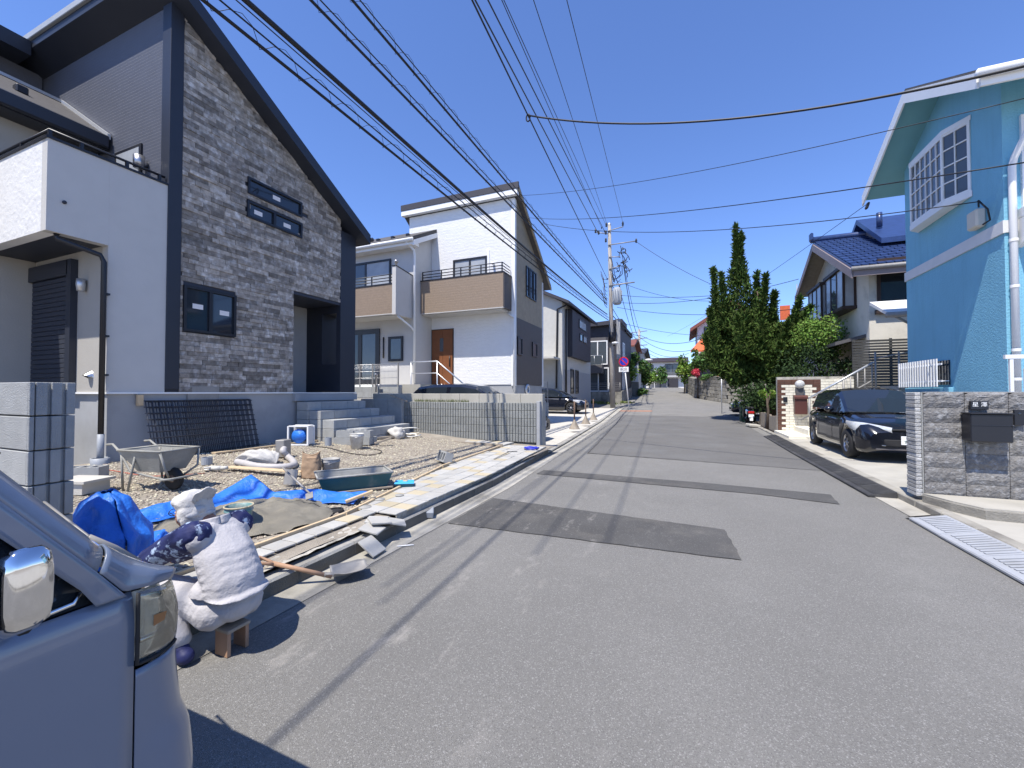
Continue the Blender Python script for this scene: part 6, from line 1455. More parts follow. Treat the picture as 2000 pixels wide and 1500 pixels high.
# draped tarp on a low pile beside it
tc = G(206, 1100, .2); k = MB()
def drape(u, v):
    th = u*2*math.pi; t = v**1.05; fold = .5+.5*math.sin(5*th+1.4)+.35*math.sin(9*th+.6); r = .05*min(1, v*9)+(.17+.055*fold*t)*min(1, .25+v*1.2)+.03*noise.noise((th*2, v*4, 3))
    z = .52*(1-t)+.03*noise.noise((th*1.3, v*3, 7))+(.03*fold if v > .9 else 0); sx = 1.15
    lean = .10*(1-t)
    return (tc.x+r*sx*math.cos(th)-.02-lean, tc.y+r*1.1*math.sin(th)+lean*.4, tc.z+max(.0, z))
k.grid(drape, 96, 30, 0, True); o = k.build('tarp', K['tarp']); solid(o, .003); tag(o, 'crumpled bright blue tarp heaped beside the concrete block pillar', 'tarp', 'blue tarps on the site')
def strip_sheet(label, far, near, fold=.05, seed=0, nv=14):
    n = len(far); k = MB()
    def fn(u, v):
        f = u*(n-1); i = min(int(f), n-2); t = f-i; a = far[i].lerp(far[i+1], t); b = near[i].lerp(near[i+1], t); p = a.lerp(b, v)
        p.z += fold*(noise.noise((u*7, v*2.2, seed))+.5*noise.noise((u*17, v*5, seed+5)))*math.sin(math.pi*min(1, v*.9+.1))+.02; return p
    k.grid(fn, 80, nv, 0, True); o = k.build('tarp', K['tarp']); solid(o, .003); return tag(o, label, 'tarp', 'blue tarps on the site')
def q(x, y, dz=0): p = gp_(x, y); p.z += dz; return p
strip_sheet('blue tarp sheet lying behind the sand heap towards the teal tub', [q(246, 1012, .02), q(300, 1000, .05), q(345, 990, .06), q(425, 975, .05), q(490, 962, .20), q(535, 972, .05), q(600, 975, .10), q(660, 970, .04), q(718, 972, .06)], [q(262, 1030), q(310, 1022), q(350, 1012), q(430, 992), q(500, 985), q(540, 986, .02), q(600, 990), q(650, 985), q(690, 988)], .07, 2)
strip_sheet('strip of blue tarp in front of the sand heap by the worker arm', [q(262, 1046, .0), q(290, 1046, .02), q(320, 1048, .04), q(360, 1052, .03), q(395, 1056)], [q(258, 1076), q(290, 1074), q(320, 1072, .02), q(360, 1074), q(395, 1078)], .05, 9)
# sand heap
sc_ = gp_(520, 1012); k = MB()
e1 = (gp_(640, 990)-gp_(300, 1045))*.5; cen_ = (gp_(640, 990)+gp_(300, 1045))*.5; e2 = Vector((-e1.y, e1.x, 0)).normalized()*.62
def sand(u, v):
    a = u*2*math.pi; r = v; p = cen_+e1*math.cos(a)*r*(1.05+.08*noise.noise((a*1.5, 0, 2)))+e2*math.sin(a)*r*(1+.15*noise.noise((a, 3, 2)))
    h = .17*(1-r**1.7)+.05*noise.noise((p.x*3.2, p.y*3.2, 1))+.03*noise.noise((p.x*9, p.y*9, 4))+.014*noise.noise((p.x*24, p.y*24, 8)); return (p.x, p.y, gl(p.x, p.y)+max(-.01, h)+.005)
k.grid(sand, 72, 26, 0, True, flip=False); tag(k.build('sand_heap', K['sand']), 'low heap of dark grey sand on the blue tarp', 'sand', kind='stuff')
# wheelbarrow
wp = gp_(318, 955); wb = thing('wheelbarrow', 'grey single wheel cart with a deep tray standing on the gravel', 'wheelbarrow', wp); wb.rotation_euler = (0, 0, R(8)); wb.scale = (.80, .80, .80)
k = MB(); N = 5
def ring(a, b, z, off): return [(off-a, -b, z), (off+a, -b, z), (off+a, b, z), (off-a, b, z)]
t0, t1 = ring(.42, .30, .62, -.08), ring(.22, .19, .30, -.02)
k.add(t0+t1, [(0,1,5,4),(1,2,6,5),(2,3,7,6),(3,0,4,7),(4,5,6,7)]); o = k.build('tray', K['barrow'], wb, world=False); solid(o, .008, 0); bevel(o, .03)
k = MB(); k.tube([p for p in t0]+[t0[0]], .016, 6); k.build('rim_tube', K['barrow'], wb, world=False)
for s in (-1, 1):
    k = MB(); k.tube([(-.78, s*.26, .69), (-.66, s*.26, .70), (-.50, s*.27, .60), (-.30, s*.25, .30), (.12, s*.16, .20), (.34, s*.10, .17)], .017, 7); k.build('handle', K['barrow'], wb, world=False)
    k = MB(); k.tube([(-.46, s*.27, .60), (-.40, s*.28, .02), (-.30, s*.28, .02), (-.18, s*.26, .58)], .016, 7); k.build('leg', K['barrow'], wb, world=False)
    k = MB(); k.tube([(.34, s*.29, .60), (.38, s*.24, .35), (.26, s*.10, .20)], .016, 7); k.build('brace', K['barrow'], wb, world=False)
k = MB(); k.tube([(.30, -.26, .20), (.42, -.2, .21), (.42, .2, .21), (.30, .26, .20)], .016, 7); k.build('front_bar', K['barrow'], wb, world=False)
k = MB(); k.lathe([(.06, -.035), (.15, -.04), (.17, -.02), (.17, .02), (.15, .04), (.06, .035)], (0,0,0), 20); k.mx(Matrix.Translation((.22, 0, .17)) @ Matrix.Rotation(R(90), 4, 'X')); w = k.build('wheel', K['rubber'], wb, world=False)
k = MB(); k.lathe([(0, -.03), (.09, -.03), (.09, .03), (0, .03)], (0,0,0), 14); k.mx(Matrix.Translation((.22, 0, .17)) @ Matrix.Rotation(R(90), 4, 'X')); k.build('rim', K['rust'], w, world=False, loc=(0,0,0))
# reinforcing mesh sheets leaning on the foundation
ms = thing('mesh_sheets', 'stack of dark welded wire mesh sheets leaning on the house foundation', 'wire mesh', (-8.0, 5, .4))
for j in range(3):
    k = MB(); y0, y1, n = 4.02+.05*j, 5.78+.03*j, 19
    def lp(y, t): return (-7.96-.28*t-.012*j, y+.04*t*0, .40+.98*t-.012*j*t)
    for i in range(n): y = y0+(y1-y0)*i/(n-1); k.tube([lp(y-.10*0, 0), lp(y+.0, .98)], .0075, 5)
    for i in range(10): t = .04+i*.104; k.tube([lp(y0-.03, t), lp(y1+.03, t)], .0075, 5)
    k.build('mesh_sheet', K['mesh_bar'], ms)
p0, p1 = PX(378, 785, -8.1), PX(440, 757, -8.1)
k = MB(); k.obox((-8.285, (p0.y+p1.y)/2, 1.15), .02, p1.y-p0.y, .92, (0, 0, 0)); tag(k.build('board', K['steel_dull']), 'dull grey board leaning behind the wire mesh sheets', 'board')
k = MB(); p = PX(275, 778, -8.2); k.box(-8.28, p.y-.03, 1.28, -8.22, p.y+.05, 1.46, 0, .004); tag(k.build('wood_wedge', K['wood']), 'small yellow wooden wedge above the corner of the mesh sheets', 'wood block')
# blocks and boards on the left
def hollow(L=.39, Wd=.19, H=.15, m='cblock'):
    k = MB(); t = .03; k.box(-L/2, -Wd/2, 0, L/2, -Wd/2+t, H); k.box(-L/2, Wd/2-t, 0, L/2, Wd/2, H)
    for i in range(4): x = -L/2+(L-t)*i/3; k.box(x, -Wd/2+t, 0, x+t, Wd/2-t, H)
    k.box(-L/2+t, -Wd/2+t, 0, L/2-t, Wd/2-t, .02); return k.mesh('block', K[m])
hm = hollow()
def blk(label, p, rot, grp=None): o = put('concrete_block', hm); o.location = p; o.rotation_euler = rot; return tag(o, label, 'concrete block', grp)
blk('short hollow concrete block by the drain pipe behind the pillar', gp_(168, 934)+Vector((0, 0, .0)), (0, 0, R(35)), 'loose concrete blocks')
blk('single hollow concrete block lying on its side near the tile edge', gp_(876, 904)+Vector((0, 0, .09)), (R(70), 0, R(-38)), 'loose concrete blocks')
k = MB(); k.obox(gp_(160, 965)+Vector((-.15, .05, .14)), .5, .35, .03, (0, 0, .3)); k.obox(gp_(160, 965)+Vector((-.15, .05, .06)), .4, .3, .12, (0, 0, .3)); tag(k.build('slab_stack', K['concrete_pale']), 'pale slab on a low stack beside the blue tarp and pillar', 'slab')
bpos = gp_(690, 868); hp = thing('block_heap', 'small pile of pale hollow concrete blocks behind the white bucket', 'block pile', bpos, rot=R(20))
for i, (x, y, z, rx) in enumerate([(-.2, 0, 0, 0), (.2, .02, 0, 0), (-.18, .22, 0, 0), (.22, .22, 0, 0), (-.16, .02, .155, 0), (.2, .05, .155, 0), (.0, .22, .155, 0)]): put('block', hm, hp, loc=(x, y, z), rot=(rx, 0, rnd.uniform(-.06, .06)))
# pipes
def pipe(label, p, r, h, m='grey_pvc', name='pvc_pipe'): k = MB(); k.lathe([(r*.86, .01), (r*.86, h), (r, h), (r, 0), (r*.86, 0)], p, 18, sm=False); return tag(k.build(name, K[m]), label, 'pipe')
p = gp_(404, 907); pipe('short wide grey pipe offcut standing behind the wheelbarrow', p, .075, ht(p, 893, 907))
p = gp_(641, 870); pipe('grey pipe stub standing beside the white hose reel box', p, .07, .17)
# grinder
p = gp_(424, 922); k = MB(); k.tube([p+Vector((-.12, -.02, .05)), p+Vector((.05, .03, .05))], .035, 10); k.tube([p+Vector((.05, .03, .05)), p+Vector((.13, .06, .06))], .028, 10); k.lathe([(.06, 0), (.06, .01), (0, .012)], p+Vector((-.14, -.03, .03)), 14); k.tube([p+Vector((-.08, 0, .06)), p+Vector((-.1, -.12, .07))], .014, 6); tag(k.build('angle_grinder', K['bucket']), 'small pale angle grinder lying on the gravel', 'power tool')
# dust sack, suction box and hose
p = gp_(500, 905); k = MB()
def sackf(u, v): a = u*2*math.pi; r = math.sin(math.pi*min(.999, max(.001, v)))**.6; n_ = 1+.22*noise.noise((math.cos(a)*2, math.sin(a)*2, v*3))-.22*abs(noise.noise((math.cos(a)*3.5+v*2, math.sin(a)*3.5, v*6))); return (p.x+(.42*(v-.5)*1.6)*1.0+.02*math.cos(a), p.y+.23*r*math.cos(a)*n_+.16*(v-.5), p.z+max(0, (.06+.10*v)*(1+math.sin(a))*r*n_))
k.grid(sackf, 48, 32, 0, True); tag(k.build('dust_sack', K['white_bag']), 'limp off white cloth sack lying by the grey hose box', 'sack')
p = gp_(553, 893); hb = thing('suction_box', 'grey square fan box with a thick grey hose', 'fan box', p); k = MB(); k.obox(p+Vector((0, 0, .16)), .16, .22, .30, (0, 0, .35), 0, .01); k.build('housing', K['steel_dull'], hb)
hp_ = [p+Vector((.10, -.06, .16)), p+Vector((.17, -.14, .13))]+[gp_(x, y)+Vector((0, 0, .045)) for x, y in ((562, 897), (572, 906), (574, 913), (560, 917), (530, 918), (500, 916), (478, 911), (462, 908))]
sp_ = []
for i in range(len(hp_)-1):
    a, b, c, d = hp_[max(i-1, 0)], hp_[i], hp_[i+1], hp_[min(i+2, len(hp_)-1)]
    for j in range(6): t = j/6; sp_.append(.5*((2*b)+(c-a)*t+(2*a-5*b+4*c-d)*t*t+(3*b-a-3*c+d)*t**3))
k = MB(); k.tube(sp_+[hp_[-1]], [.05+.004*(i % 2) for i in range(len(sp_)+1)], 12); k.build('hose', K['hose'], hb)
# hose reel box, buckets, sack, tub
p = gp_(588, 869); rb_ = thing('reel_box', 'open white frame box holding a blue hose reel', 'hose reel', p, rot=R(20)); k = MB(); w_, d_, h_ = .42, .24, .40
for x in (-w_/2, w_/2): 
    for y in (-d_/2, d_/2): k.box(x-.015, y-.015, 0, x+.015, y+.015, h_)
for z in (.015, h_): 
    for y in (-d_/2, d_/2): k.box(-w_/2+.015, y-.014, z-.014, w_/2-.015, y+.014, z+.014)
k.build('frame', K['white_trim'], rb_, world=False); k = MB(); k.box(w_/2-.006, -d_/2+.016, .03, w_/2+.006, d_/2-.016, h_-.015); k.box(-w_/2+.016, -d_/2+.016, h_-.006, w_/2-.016, d_/2-.016, h_+.006); k.box(-w_/2+.016, d_/2-.006, .03, w_/2-.016, d_/2+.006, h_-.015); k.build('panel', K['house_white'], rb_, world=False)
k = MB(); k.tube([(0, -.09, .19), (0, .08, .19)], .13, 16); k.tube([(0, -.1, .19), (0, -.09, .19)], .15, 16); k.build('reel', K['tarp'], rb_, world=False)
def bucket(label, p, r, h, m, inner, fill=.8, handle=True):
    t = thing('bucket', label, 'bucket', p); k = MB(); k.lathe([(0, 0), (r*.80, 0), (r*.97, h*.80), (r*.985, h*.81), (r*1.03, h*.83), (r*1.03, h*.87), (r*.99, h*.88), (r, h*.97), (r*1.04, h), (r*.96, h), (r*.93, h*fill), ], p, 28); k.build('shell', K[m], t)
    k = MB(); k.lathe([(r*.935, h*fill), (0, h*fill-.01)], p, 24); k.build('contents', K[inner], t)
    if handle: k = MB(); k.tube([p+Vector((r*1.03*math.cos(a), r*1.03*math.sin(a)-.0, h*.84-.32*h*math.sin(a/2*1)**2)) for a in [3.5+i*.25 for i in range(12)]], .004, 5); k.build('handle', K['steel'], t)
    return t
p = gp_(697, 876); bucket('white bucket splashed with cement beside the block pile', p, .14, .31, 'bucket', 'cement_grey', .75)
p = gp_(646, 930); bucket('grey cement stained bucket next to the brown paper sack', p, .13, ht(p, 893, 930)-.02, 'bucket_grey', 'cement_grey', .6)
p = Vector((-3.62, 2.58, .22)); p = gp_(466, 1040); bucket('teal and white bucket with a cream rim directly behind the worker', p, .115, .25, 'bucket_teal', 'cement_grey', .8)
o = MB(); P0 = p+Vector((0, 0, .25)); o.tube([P0+Vector((.118*math.cos(i*.2618), .118*math.sin(i*.2618), 0)) for i in range(25)], .008, 6); bk = [ob for ob in COL.objects if ob.name.startswith('bucket') and ob.type == 'EMPTY'][-1]; o.build('rim', K['tile_cream'], bk)
p = gp_(608, 933); k = MB()
def bag(u, v):
    a = u*2*math.pi; sx, sy = .14*(1-.12*v), .085*(1-.25*v*v); c, s = math.cos(a), math.sin(a); f = (abs(c)**3+abs(s)**3)**(-1/3); n_ = 1+.10*noise.noise((c*2.2, s*2.2, v*5))+.05*noise.noise((c*6, s*6, v*12))
    z = .36*v+(.03*math.sin(2*a+1) if v > .9 else 0); return (p.x+(sx*c*f*n_)*.92-(sy*s*f*n_)*.38, p.y+sx*c*f*n_*.38+sy*s*f*n_*.92, p.z+z)
k.grid(bag, 48, 22, 0, True); o = k.build('paper_sack', K['paper_bag']); solid(o, .004); tag(o, 'crumpled brown paper cement sack standing open on the gravel', 'sack')
# mortar tub
ta, tb, tcn = gp_(628, 962), gp_(745, 938), gp_(683, 968)
p = (gp_(680, 966)+gp_(700, 940))*.5; tub = thing('mortar_tub', 'teal plastic mortar mixing tub with a pale rim', 'tub', p, rot=R(52))
k = MB(); L2, W2, h2_ = .46, .27, .21
def trap(a, b, z): return [(-a, -b, z), (a, -b, z), (a, b, z), (-a, b, z)]
k.add(trap(L2, W2, h2_)+trap(L2*.84, W2*.80, 0), [(0,1,5,4),(1,2,6,5),(2,3,7,6),(3,0,4,7),(4,5,6,7)]); o = k.build('shell', K['teal_plastic'], tub, world=False); solid(o, .006, 0); bevel(o, .012)
k = MB(); k.add(trap(L2*.985, W2*.97, h2_-.008)+trap(L2*.835, W2*.78, .012), [(4,5,1,0),(5,6,2,1),(6,7,3,2),(7,4,0,3),(7,6,5,4)]); k.build('cement_lining', K['cement_grey'], tub, world=False)
k = MB(); r_ = trap(L2+.006, W2+.006, h2_+.002)
for a, b in zip(r_, r_[1:]+r_[:1]): k.tube([a, b], .013, 6)
k.build('rim', K['cement_grey'], tub, world=False)
k = MB(); k.obox(p+Vector((.25, -.05, .012)), .7, .12, .02, (0, 0, R(52))); tag(k.build('plank', K['wood_old']), 'thin dark board lying under the front edge of the teal tub', 'plank')
p = gp_(790, 952); k = MB(); k.obox(p+Vector((0, 0, .075)), .26, .22, .014, (0, .02, R(35)), 0, .005); o = k.build('lid', K['blue_plastic']); tag(o, 'light blue plastic lid on a small box beside the tiles', 'box'); k = MB(); k.obox(p+Vector((0, 0, .034)), .23, .19, .066, (0, 0, R(35))); k.build('box', K['teal_plastic'], o); k = MB(); k.obox(p+Vector((0, .02, .088)), .06, .04, .012, (0, 0, .3)); k.build('sponge', K['wood'], o)
# rope and white bag near the steps
p = gp_(785, 852); k = MB(); pts = []
for i in range(60): a = i*.33; r_ = .26+.05*math.sin(i*.21)+(.10 if i > 40 else 0); pts.append(p+Vector((r_*1.5*math.cos(a), r_*math.sin(a), .02+.006*(i % 5)+(.22*math.sin((i-30)/12*math.pi) if 30 < i < 42 else 0))))
k.tube(pts, .014, 6); tag(k.build('rope', K['rope']), 'loose coil of thick white rope below the entrance steps', 'rope')
p = gp_(776, 856); k = MB()
bm_ = bmesh.new(); bmesh.ops.create_icosphere(bm_, subdivisions=3, radius=.17)
for v in bm_.verts: v.co = p+Vector((v.co.x*1.3, v.co.y*.9, max(0, v.co.z*.9+.12)))*(1)+Vector((0, 0, 0))+v.co*.55*noise.noise(v.co*9)
k.bm(bm_, 0, True); tag(k.build('plastic_bag', K['white_bag']), 'crumpled white plastic bag beside the rope coil', 'bag')
pts = [gp_(x, y)+Vector((0, 0, .012)) for x, y in ((600, 872), (640, 876), (680, 886), (715, 890), (740, 887), (744, 881), (725, 878), (700, 878))]
sp2 = []
for i in range(len(pts)-1):
    a, b, c, d = pts[max(i-1, 0)], pts[i], pts[i+1], pts[min(i+2, len(pts)-1)]
    for j in range(5): t = j/5; sp2.append(.5*((2*b)+(c-a)*t+(2*a-5*b+4*c-d)*t*t+(3*b-a-3*c+d)*t**3))
k = MB(); k.tube(sp2, .008, 5); tag(k.build('power_lead', K['cable']), 'thin dark power lead looping on the gravel by the white bucket', 'lead')
pts = [gp_(x, y)+Vector((0, 0, .01)) for x, y in ((185, 915), (230, 922), (262, 928), (300, 932), (345, 930), (400, 926))]
k = MB(); k.tube(pts, .005, 5); tag(k.build('marking_line', K['line_red']), 'thin red line running across the gravel under the wheelbarrow', 'string')
# hoe stuck in the sand with a grey board behind it
p = gp_(564, 950); k = MB(); k.obox(p+Vector((0, .03, .12)), .18, .012, .20, (-.25, 0, .25)); tag(k.build('board', K['steel_dull']), 'small dark grey square board standing behind the sand heap', 'board')
a = gp_(606, 985)+Vector((0, 0, .12)); b = gp_(562, 960)+Vector((-.1, .0, .30)); tr_ = thing('trowel_tool', 'metal handled tool sticking out of the sand heap', 'tool', a); k = MB(); k.tube([a, b], .013, 8); k.build('shaft', K['steel_dull'], tr_); k = MB(); k.obox(a+Vector((.03, -.04, -.01)), .16, .08, .01, (.3, .2, -.7)); k.build('blade', K['steel_dull'], tr_)
# black hole ring by the sand (open drain)
p = gp_(655, 998); k = MB(); k.lathe([(.06, .02), (.085, .02), (.09, 0)], p, 20); k.lathe([(.062, .012), (0, .008)], p, 20, 0); tag(k.build('drain_ring', K['rubber']), 'round dark drain opening in the gravel by the timber edging', 'drain')
for i, (x, y, r_) in enumerate([(780, 967, .055), (712, 990, .075), (742, 975, .06)]):
    p = G(x, y, .21); k = MB(); k.lathe([(r_, 0), (r_*.95, .006), (0, .008)], p, 20); tag(k.build('drain_cover', K['cement_grey']), ['smallest round grey cover let into the tiles, farthest from the worker', 'large round grey cover in the tiles nearest the mortar gap', 'middle round grey cover in the tile grid'][i], 'cover')
# loose tiles, mallet, shovel, offcut
lt = [(-2.90, 3.40, .200, .50, 0, .06), (-2.80, 3.22, .178, .30, 0, .22), (-2.76, 3.52, .165, .75, 0, .25), (-2.66, 3.06, .085, .12, 0, .62), (-2.83, 3.36, .212, .95, .03, .12)]
for i, (x, y, z, rz_, ta, tb_) in enumerate(lt):
    k = MB(); k.obox((0, 0, 0), .20, .20, .018, (0, 0, 0), 0, .003); o = k.build('loose_tile', K['tile']); o.location = (x, y, z); o.rotation_euler = (ta, tb_, rz_); tag(o, ['loose pale tile lying flat against the laid grid', 'loose tile overhanging the kerb edge beside the mortar bed', 'loose beige tile nearest the mallet', 'whitest loose tile hanging down onto the gutter', 'loose tile on top of the heap at the kerb'][i], 'tile', 'loose tiles heaped on the kerb')
p = G(836, 1003, .05); ml = thing('mallet', 'rubber mallet with a grey block head and yellow wooden handle on the kerb', 'mallet', p); k = MB(); k.obox(p+Vector((0, 0, .02)), .13, .17, .08, (.2, .1, .6), 0, .01); k.build('head', K['grey_pvc'], ml); k = MB(); a = G(808, 1022, .02); k.tube([p, a], .012, 8); k.build('handle', K['wood'], ml)
k = MB(); a, b = G(775, 1067, .012), G(808, 1064, .012); k.tube([a, b], .006, 5); tag(k.build('white_stick', K['white_trim']), 'short thin white stick lying on the asphalt by the gutter', 'stick')
shv = thing('shovel', 'shovel with a wooden D handle lying from the kerb onto the asphalt', 'shovel', G(655, 1125, .03))
a, b = G(532, 1100, .20), G(648, 1126, .045); k = MB(); k.tube([a, b], .017, 10); k.build('shaft', K['handle_wood'], shv)
d_ = (b-a).normalized(); n_ = Vector((-d_.y, d_.x, 0)); k = MB(); e = a-d_*.11; k.tube([a+d_*.02, a-d_*.03+n_*.03, e+n_*.055, e-n_*.055, a-d_*.03-n_*.03, a+d_*.02], .012, 8); k.build('grip', K['handle_wood'], shv)
k = MB(); Lb, Wb = .30, .23
def blade(u, v):
    w = Wb*(.80+.20*sm(0, .3, u))*(1-.35*sm(.75, 1, u)); s = (v-.5); p = b+d_*(.0+Lb*u)*1+n_*(w*s); p = Vector((p.x, p.y, .05-.03*u+.05*(4*s*s)*(1-.4*u)+.05*u*u)); return p
d0 = d_; d_ = (G(718, 1106, .06)-b).normalized(); d_.z = 0; n_ = Vector((-d_.y, d_.x, 0)); Lb = (G(718, 1106, .06)-b).length*1.0
k.grid(blade, 14, 10, 0, True); o = k.build('blade', K['steel_dull'], shv); solid(o, .004, 0)
k = MB(); k.tube([b-d0*.06, b+d_*.06], [.02, .012], 8); k.build('socket', K['steel_dull'], shv)
p = G(1035, 878, .21); k = MB(); pts = [p+Vector((.16*math.cos(i*.9)*(1+.3*math.sin(i)), .11*math.sin(i*.9), .02+.015*(i % 3))) for i in range(16)]; k.tube(pts, .018, 6); tag(k.build('blue_strap', K['sign_blue']), 'violet blue strap bundled at the kerb by the end of the ribbed wall', 'strap')
p = G(968, 869, .235); k = MB(); k.obox(p+Vector((0, 0, .02)), .12, .10, .035, (0, 0, .4), 0, .012); tag(k.build('sponge', K['tile_cream']), 'yellow green sponge on the tile strip corner', 'sponge')
a, b = G(985, 886, .22), G(968, 893, .22); tw_ = thing('long_trowel', 'long handled trowel lying across the far tiles', 'trowel', a); k = MB(); k.tube([G(965, 896, .225), G(995, 882, .24)], .010, 6); k.build('handle', K['steel_dull'], tw_); k = MB(); k.obox(G(1000, 880, .225), .22, .10, .012, (0, 0, .5)); k.build('blade', K['white_bag'], tw_)
# ================================================================== WORKER squatting at the kerb
pr = thing('person', 'worker in white vest and towel headwrap sitting low at the kerb, reaching left', 'person', (-2.6, 1.62, 0))
def chain(keys, step=.35):
    """ellipsoids along a line of keys (x, y, z, rx, ry, rz)"""
    out = []
    for a, b in zip(keys, keys[1:]):
        L = math.dist(a[:3], b[:3]); n = max(1, int(L/(step*min(a[3:]+b[3:]))))
        for i in range(n+1): t = i/n; out.append(tuple(p+(q-p)*t for p, q in zip(a, b)))
    return out
def c1(keys, **k): return chain([(x, y, z, r, r, r) for x, y, z, r in keys], **k)
def fuse(name, ells, m, par, vox=.010, smooth=5, wrinkle=None, cut=None, thick=0, sub=0):
    k = MB(); b0 = bmesh.new(); bmesh.ops.create_icosphere(b0, subdivisions=2, radius=1); V = [v.co.copy() for v in b0.verts]; Fc = [[v.index for v in f.verts] for f in b0.faces]; b0.free()
    for (x, y, z, rx, ry, rz_) in ells: k.add([(x+v.x*rx, y+v.y*ry, z+v.z*rz_) for v in V], Fc)
    me = k.mesh(name, m); o = bpy.data.objects.new(name, me); COL.objects.link(o)
    r = o.modifiers.new('r', 'REMESH'); r.mode = 'VOXEL'; r.voxel_size = vox; r.use_smooth_shade = True
    s = o.modifiers.new('s', 'SMOOTH'); s.iterations = smooth; s.factor = .5
    dg = bpy.context.evaluated_depsgraph_get(); dg.update(); m2 = bpy.data.meshes.new_from_object(o.evaluated_get(dg)); bpy.data.objects.remove(o)
    if wrinkle:
        nr = [v.normal.copy() for v in m2.vertices]
        for v, n in zip(m2.vertices, nr): v.co = v.co+n*wrinkle(v.co)
    if cut:
        bm = bmesh.new(); bm.from_mesh(m2); bmesh.ops.bisect_plane(bm, geom=bm.verts[:]+bm.edges[:]+bm.faces[:], plane_co=cut[0], plane_no=cut[1], clear_outer=True); bm.to_mesh(m2); bm.free()
    m2.name = name; m2.materials.clear(); m2.materials.append(m)
    for f in m2.polygons: f.use_smooth = True
    o = bpy.data.objects.new(name, m2); COL.objects.link(o); o.parent = par; o.location = -Vector(par.location)
    if thick: solid(o, thick, -1)
    return o
def folds(amp, dirs, f1, seed):
    d = Vector(dirs).normalized()
    def w(p):
        q = Vector((p.x*f1, p.y*f1, p.z*f1)); s = q-d*q.dot(d)*.72
        a = noise.noise(s+Vector((seed, 0, 0))); b = noise.noise(s*2.3+Vector((0, seed, 0)))
        return amp*((abs(a)*-2+.6)+.45*b)
    return w
pel = (-2.46, 1.64, .285)
shL, elL, wrL = (-2.575, 1.50, .685), (-2.88, 1.455, .53), (-3.16, 1.50, .395)
shR, elR, wrR = (-2.62, 1.78, .67), (-2.97, 1.84, .49), (-3.20, 1.74, .37)
hipL, knL, anL = (-2.48, 1.55, .265), (-2.82, 1.475, .36), (-2.595, 1.45, .10)
hipR, knR, anR = (-2.48, 1.73, .255), (-2.88, 1.78, .36), (-2.72, 1.76, .20)
nk = (-2.665, 1.63, .715); H_ = Vector((-2.775, 1.60, .785))
arm = lambda a, b, c, r: c1([(*a, r[0]), (*b, r[1]), (*c, r[2])])
ell = chain([(*pel, .10, .12, .11), (-2.53, 1.63, .52, .095, .13, .12), (-2.60, 1.63, .65, .07, .14, .06)])
ell += c1([(-2.62, 1.63, .68, .055), (*nk, .052), (H_.x+.02, H_.y, H_.z-.04, .06)])
ell += arm(shL, elL, wrL, (.055, .044, .030))+arm(shR, elR, wrR, (.055, .044, .030))
for h, kn, an in ((hipL, knL, anL), (hipR, knR, anR)): ell += c1([(*h, .075), (*kn, .052)])+c1([(*kn, .050), (*an, .036)])
ell += [(H_.x, H_.y, H_.z, .092, .075, .095), (H_.x-.045, H_.y, H_.z-.045, .058, .058, .068), (H_.x-.062, H_.y, H_.z-.09, .030, .032, .026), (H_.x-.098, H_.y, H_.z-.045, .018, .012, .026), (H_.x-.094, H_.y, H_.z-.035, .020, .045, .014)]
for s in (-1, 1): ell += [(H_.x+.0, H_.y+s*.075, H_.z-.03, .022, .010, .032)]
fuse('body', ell, K['skin'], pr, .0075, 3)
# vest: broad rounded back, open hem
vest = chain([(-2.41, 1.63, .31, .118, .172, .10), (-2.435, 1.63, .42, .125, .170, .10), (-2.50, 1.63, .54, .118, .168, .10), (-2.575, 1.63, .655, .085, .155, .060), (-2.625, 1.63, .70, .055, .12, .040)])
vest += c1([(-2.555, 1.505, .665, .070), (-2.60, 1.63, .69, .06)])+c1([(-2.59, 1.765, .655, .070), (-2.60, 1.63, .69, .06)])
vest += [(-2.50, 1.52, .36, .085, .075, .09), (-2.50, 1.74, .36, .085, .075, .09), (-2.395, 1.63, .345, .125, .182, .03)]
fuse('vest', vest, K['cloth_white'], pr, .0075, 9, folds(.0055, (.55, .1, -.8), 4.6, 3), ((-2.41, 1.63, .350), (-.10, -.05, -1)), .006)
for s, (a, b, w) in enumerate(((shL, elL, wrL), (shR, elR, wrR))):
    a, b, w = Vector(a), Vector(b), Vector(w); c = a+Vector((.0, -.015 if s == 0 else .015, -.01)); e = a+(b-a)*.12
    fuse('armhole', [(a.x+.030, a.y+(.008 if s == 0 else -.008), a.z, .045, .055, .080), (a.x+.022, a.y, a.z-.01, .04, .06, .074)], K['vest_black'], pr, .008, 6)
    fuse('sleeve', c1([(*(a-(b-a)*.04), .079), (*(a+(b-a)*.08), .086), (*(a+(b-a)*.55), .076), (*b, .066), (*(b+(w-b)*.5), .056), (*(b+(w-b)*.93), .040)], step=.25), K['camo'], pr, .007, 4, folds(.010, tuple(b-a), 12, 5+s))
tr = chain([(-2.43, 1.64, .275, .105, .150, .10), (-2.46, 1.64, .35, .11, .155, .09)])
for h, kn, an, s in ((hipL, knL, anL, -1), (hipR, knR, anR, 1)):
    tr += c1([(*h, .108), (h[0]-.18, h[1]+s*.02, .315, .095), (*kn, .080)])+c1([(*kn, .083), ((kn[0]+an[0])/2, kn[1]-.01, (kn[2]+an[2])/2, .070), (an[0]-.01, an[1], an[2]+.03, .056)])
fuse('trousers', tr, K['cloth_white'], pr, .0075, 5, folds(.007, (.9, .1, .2), 6, 8))
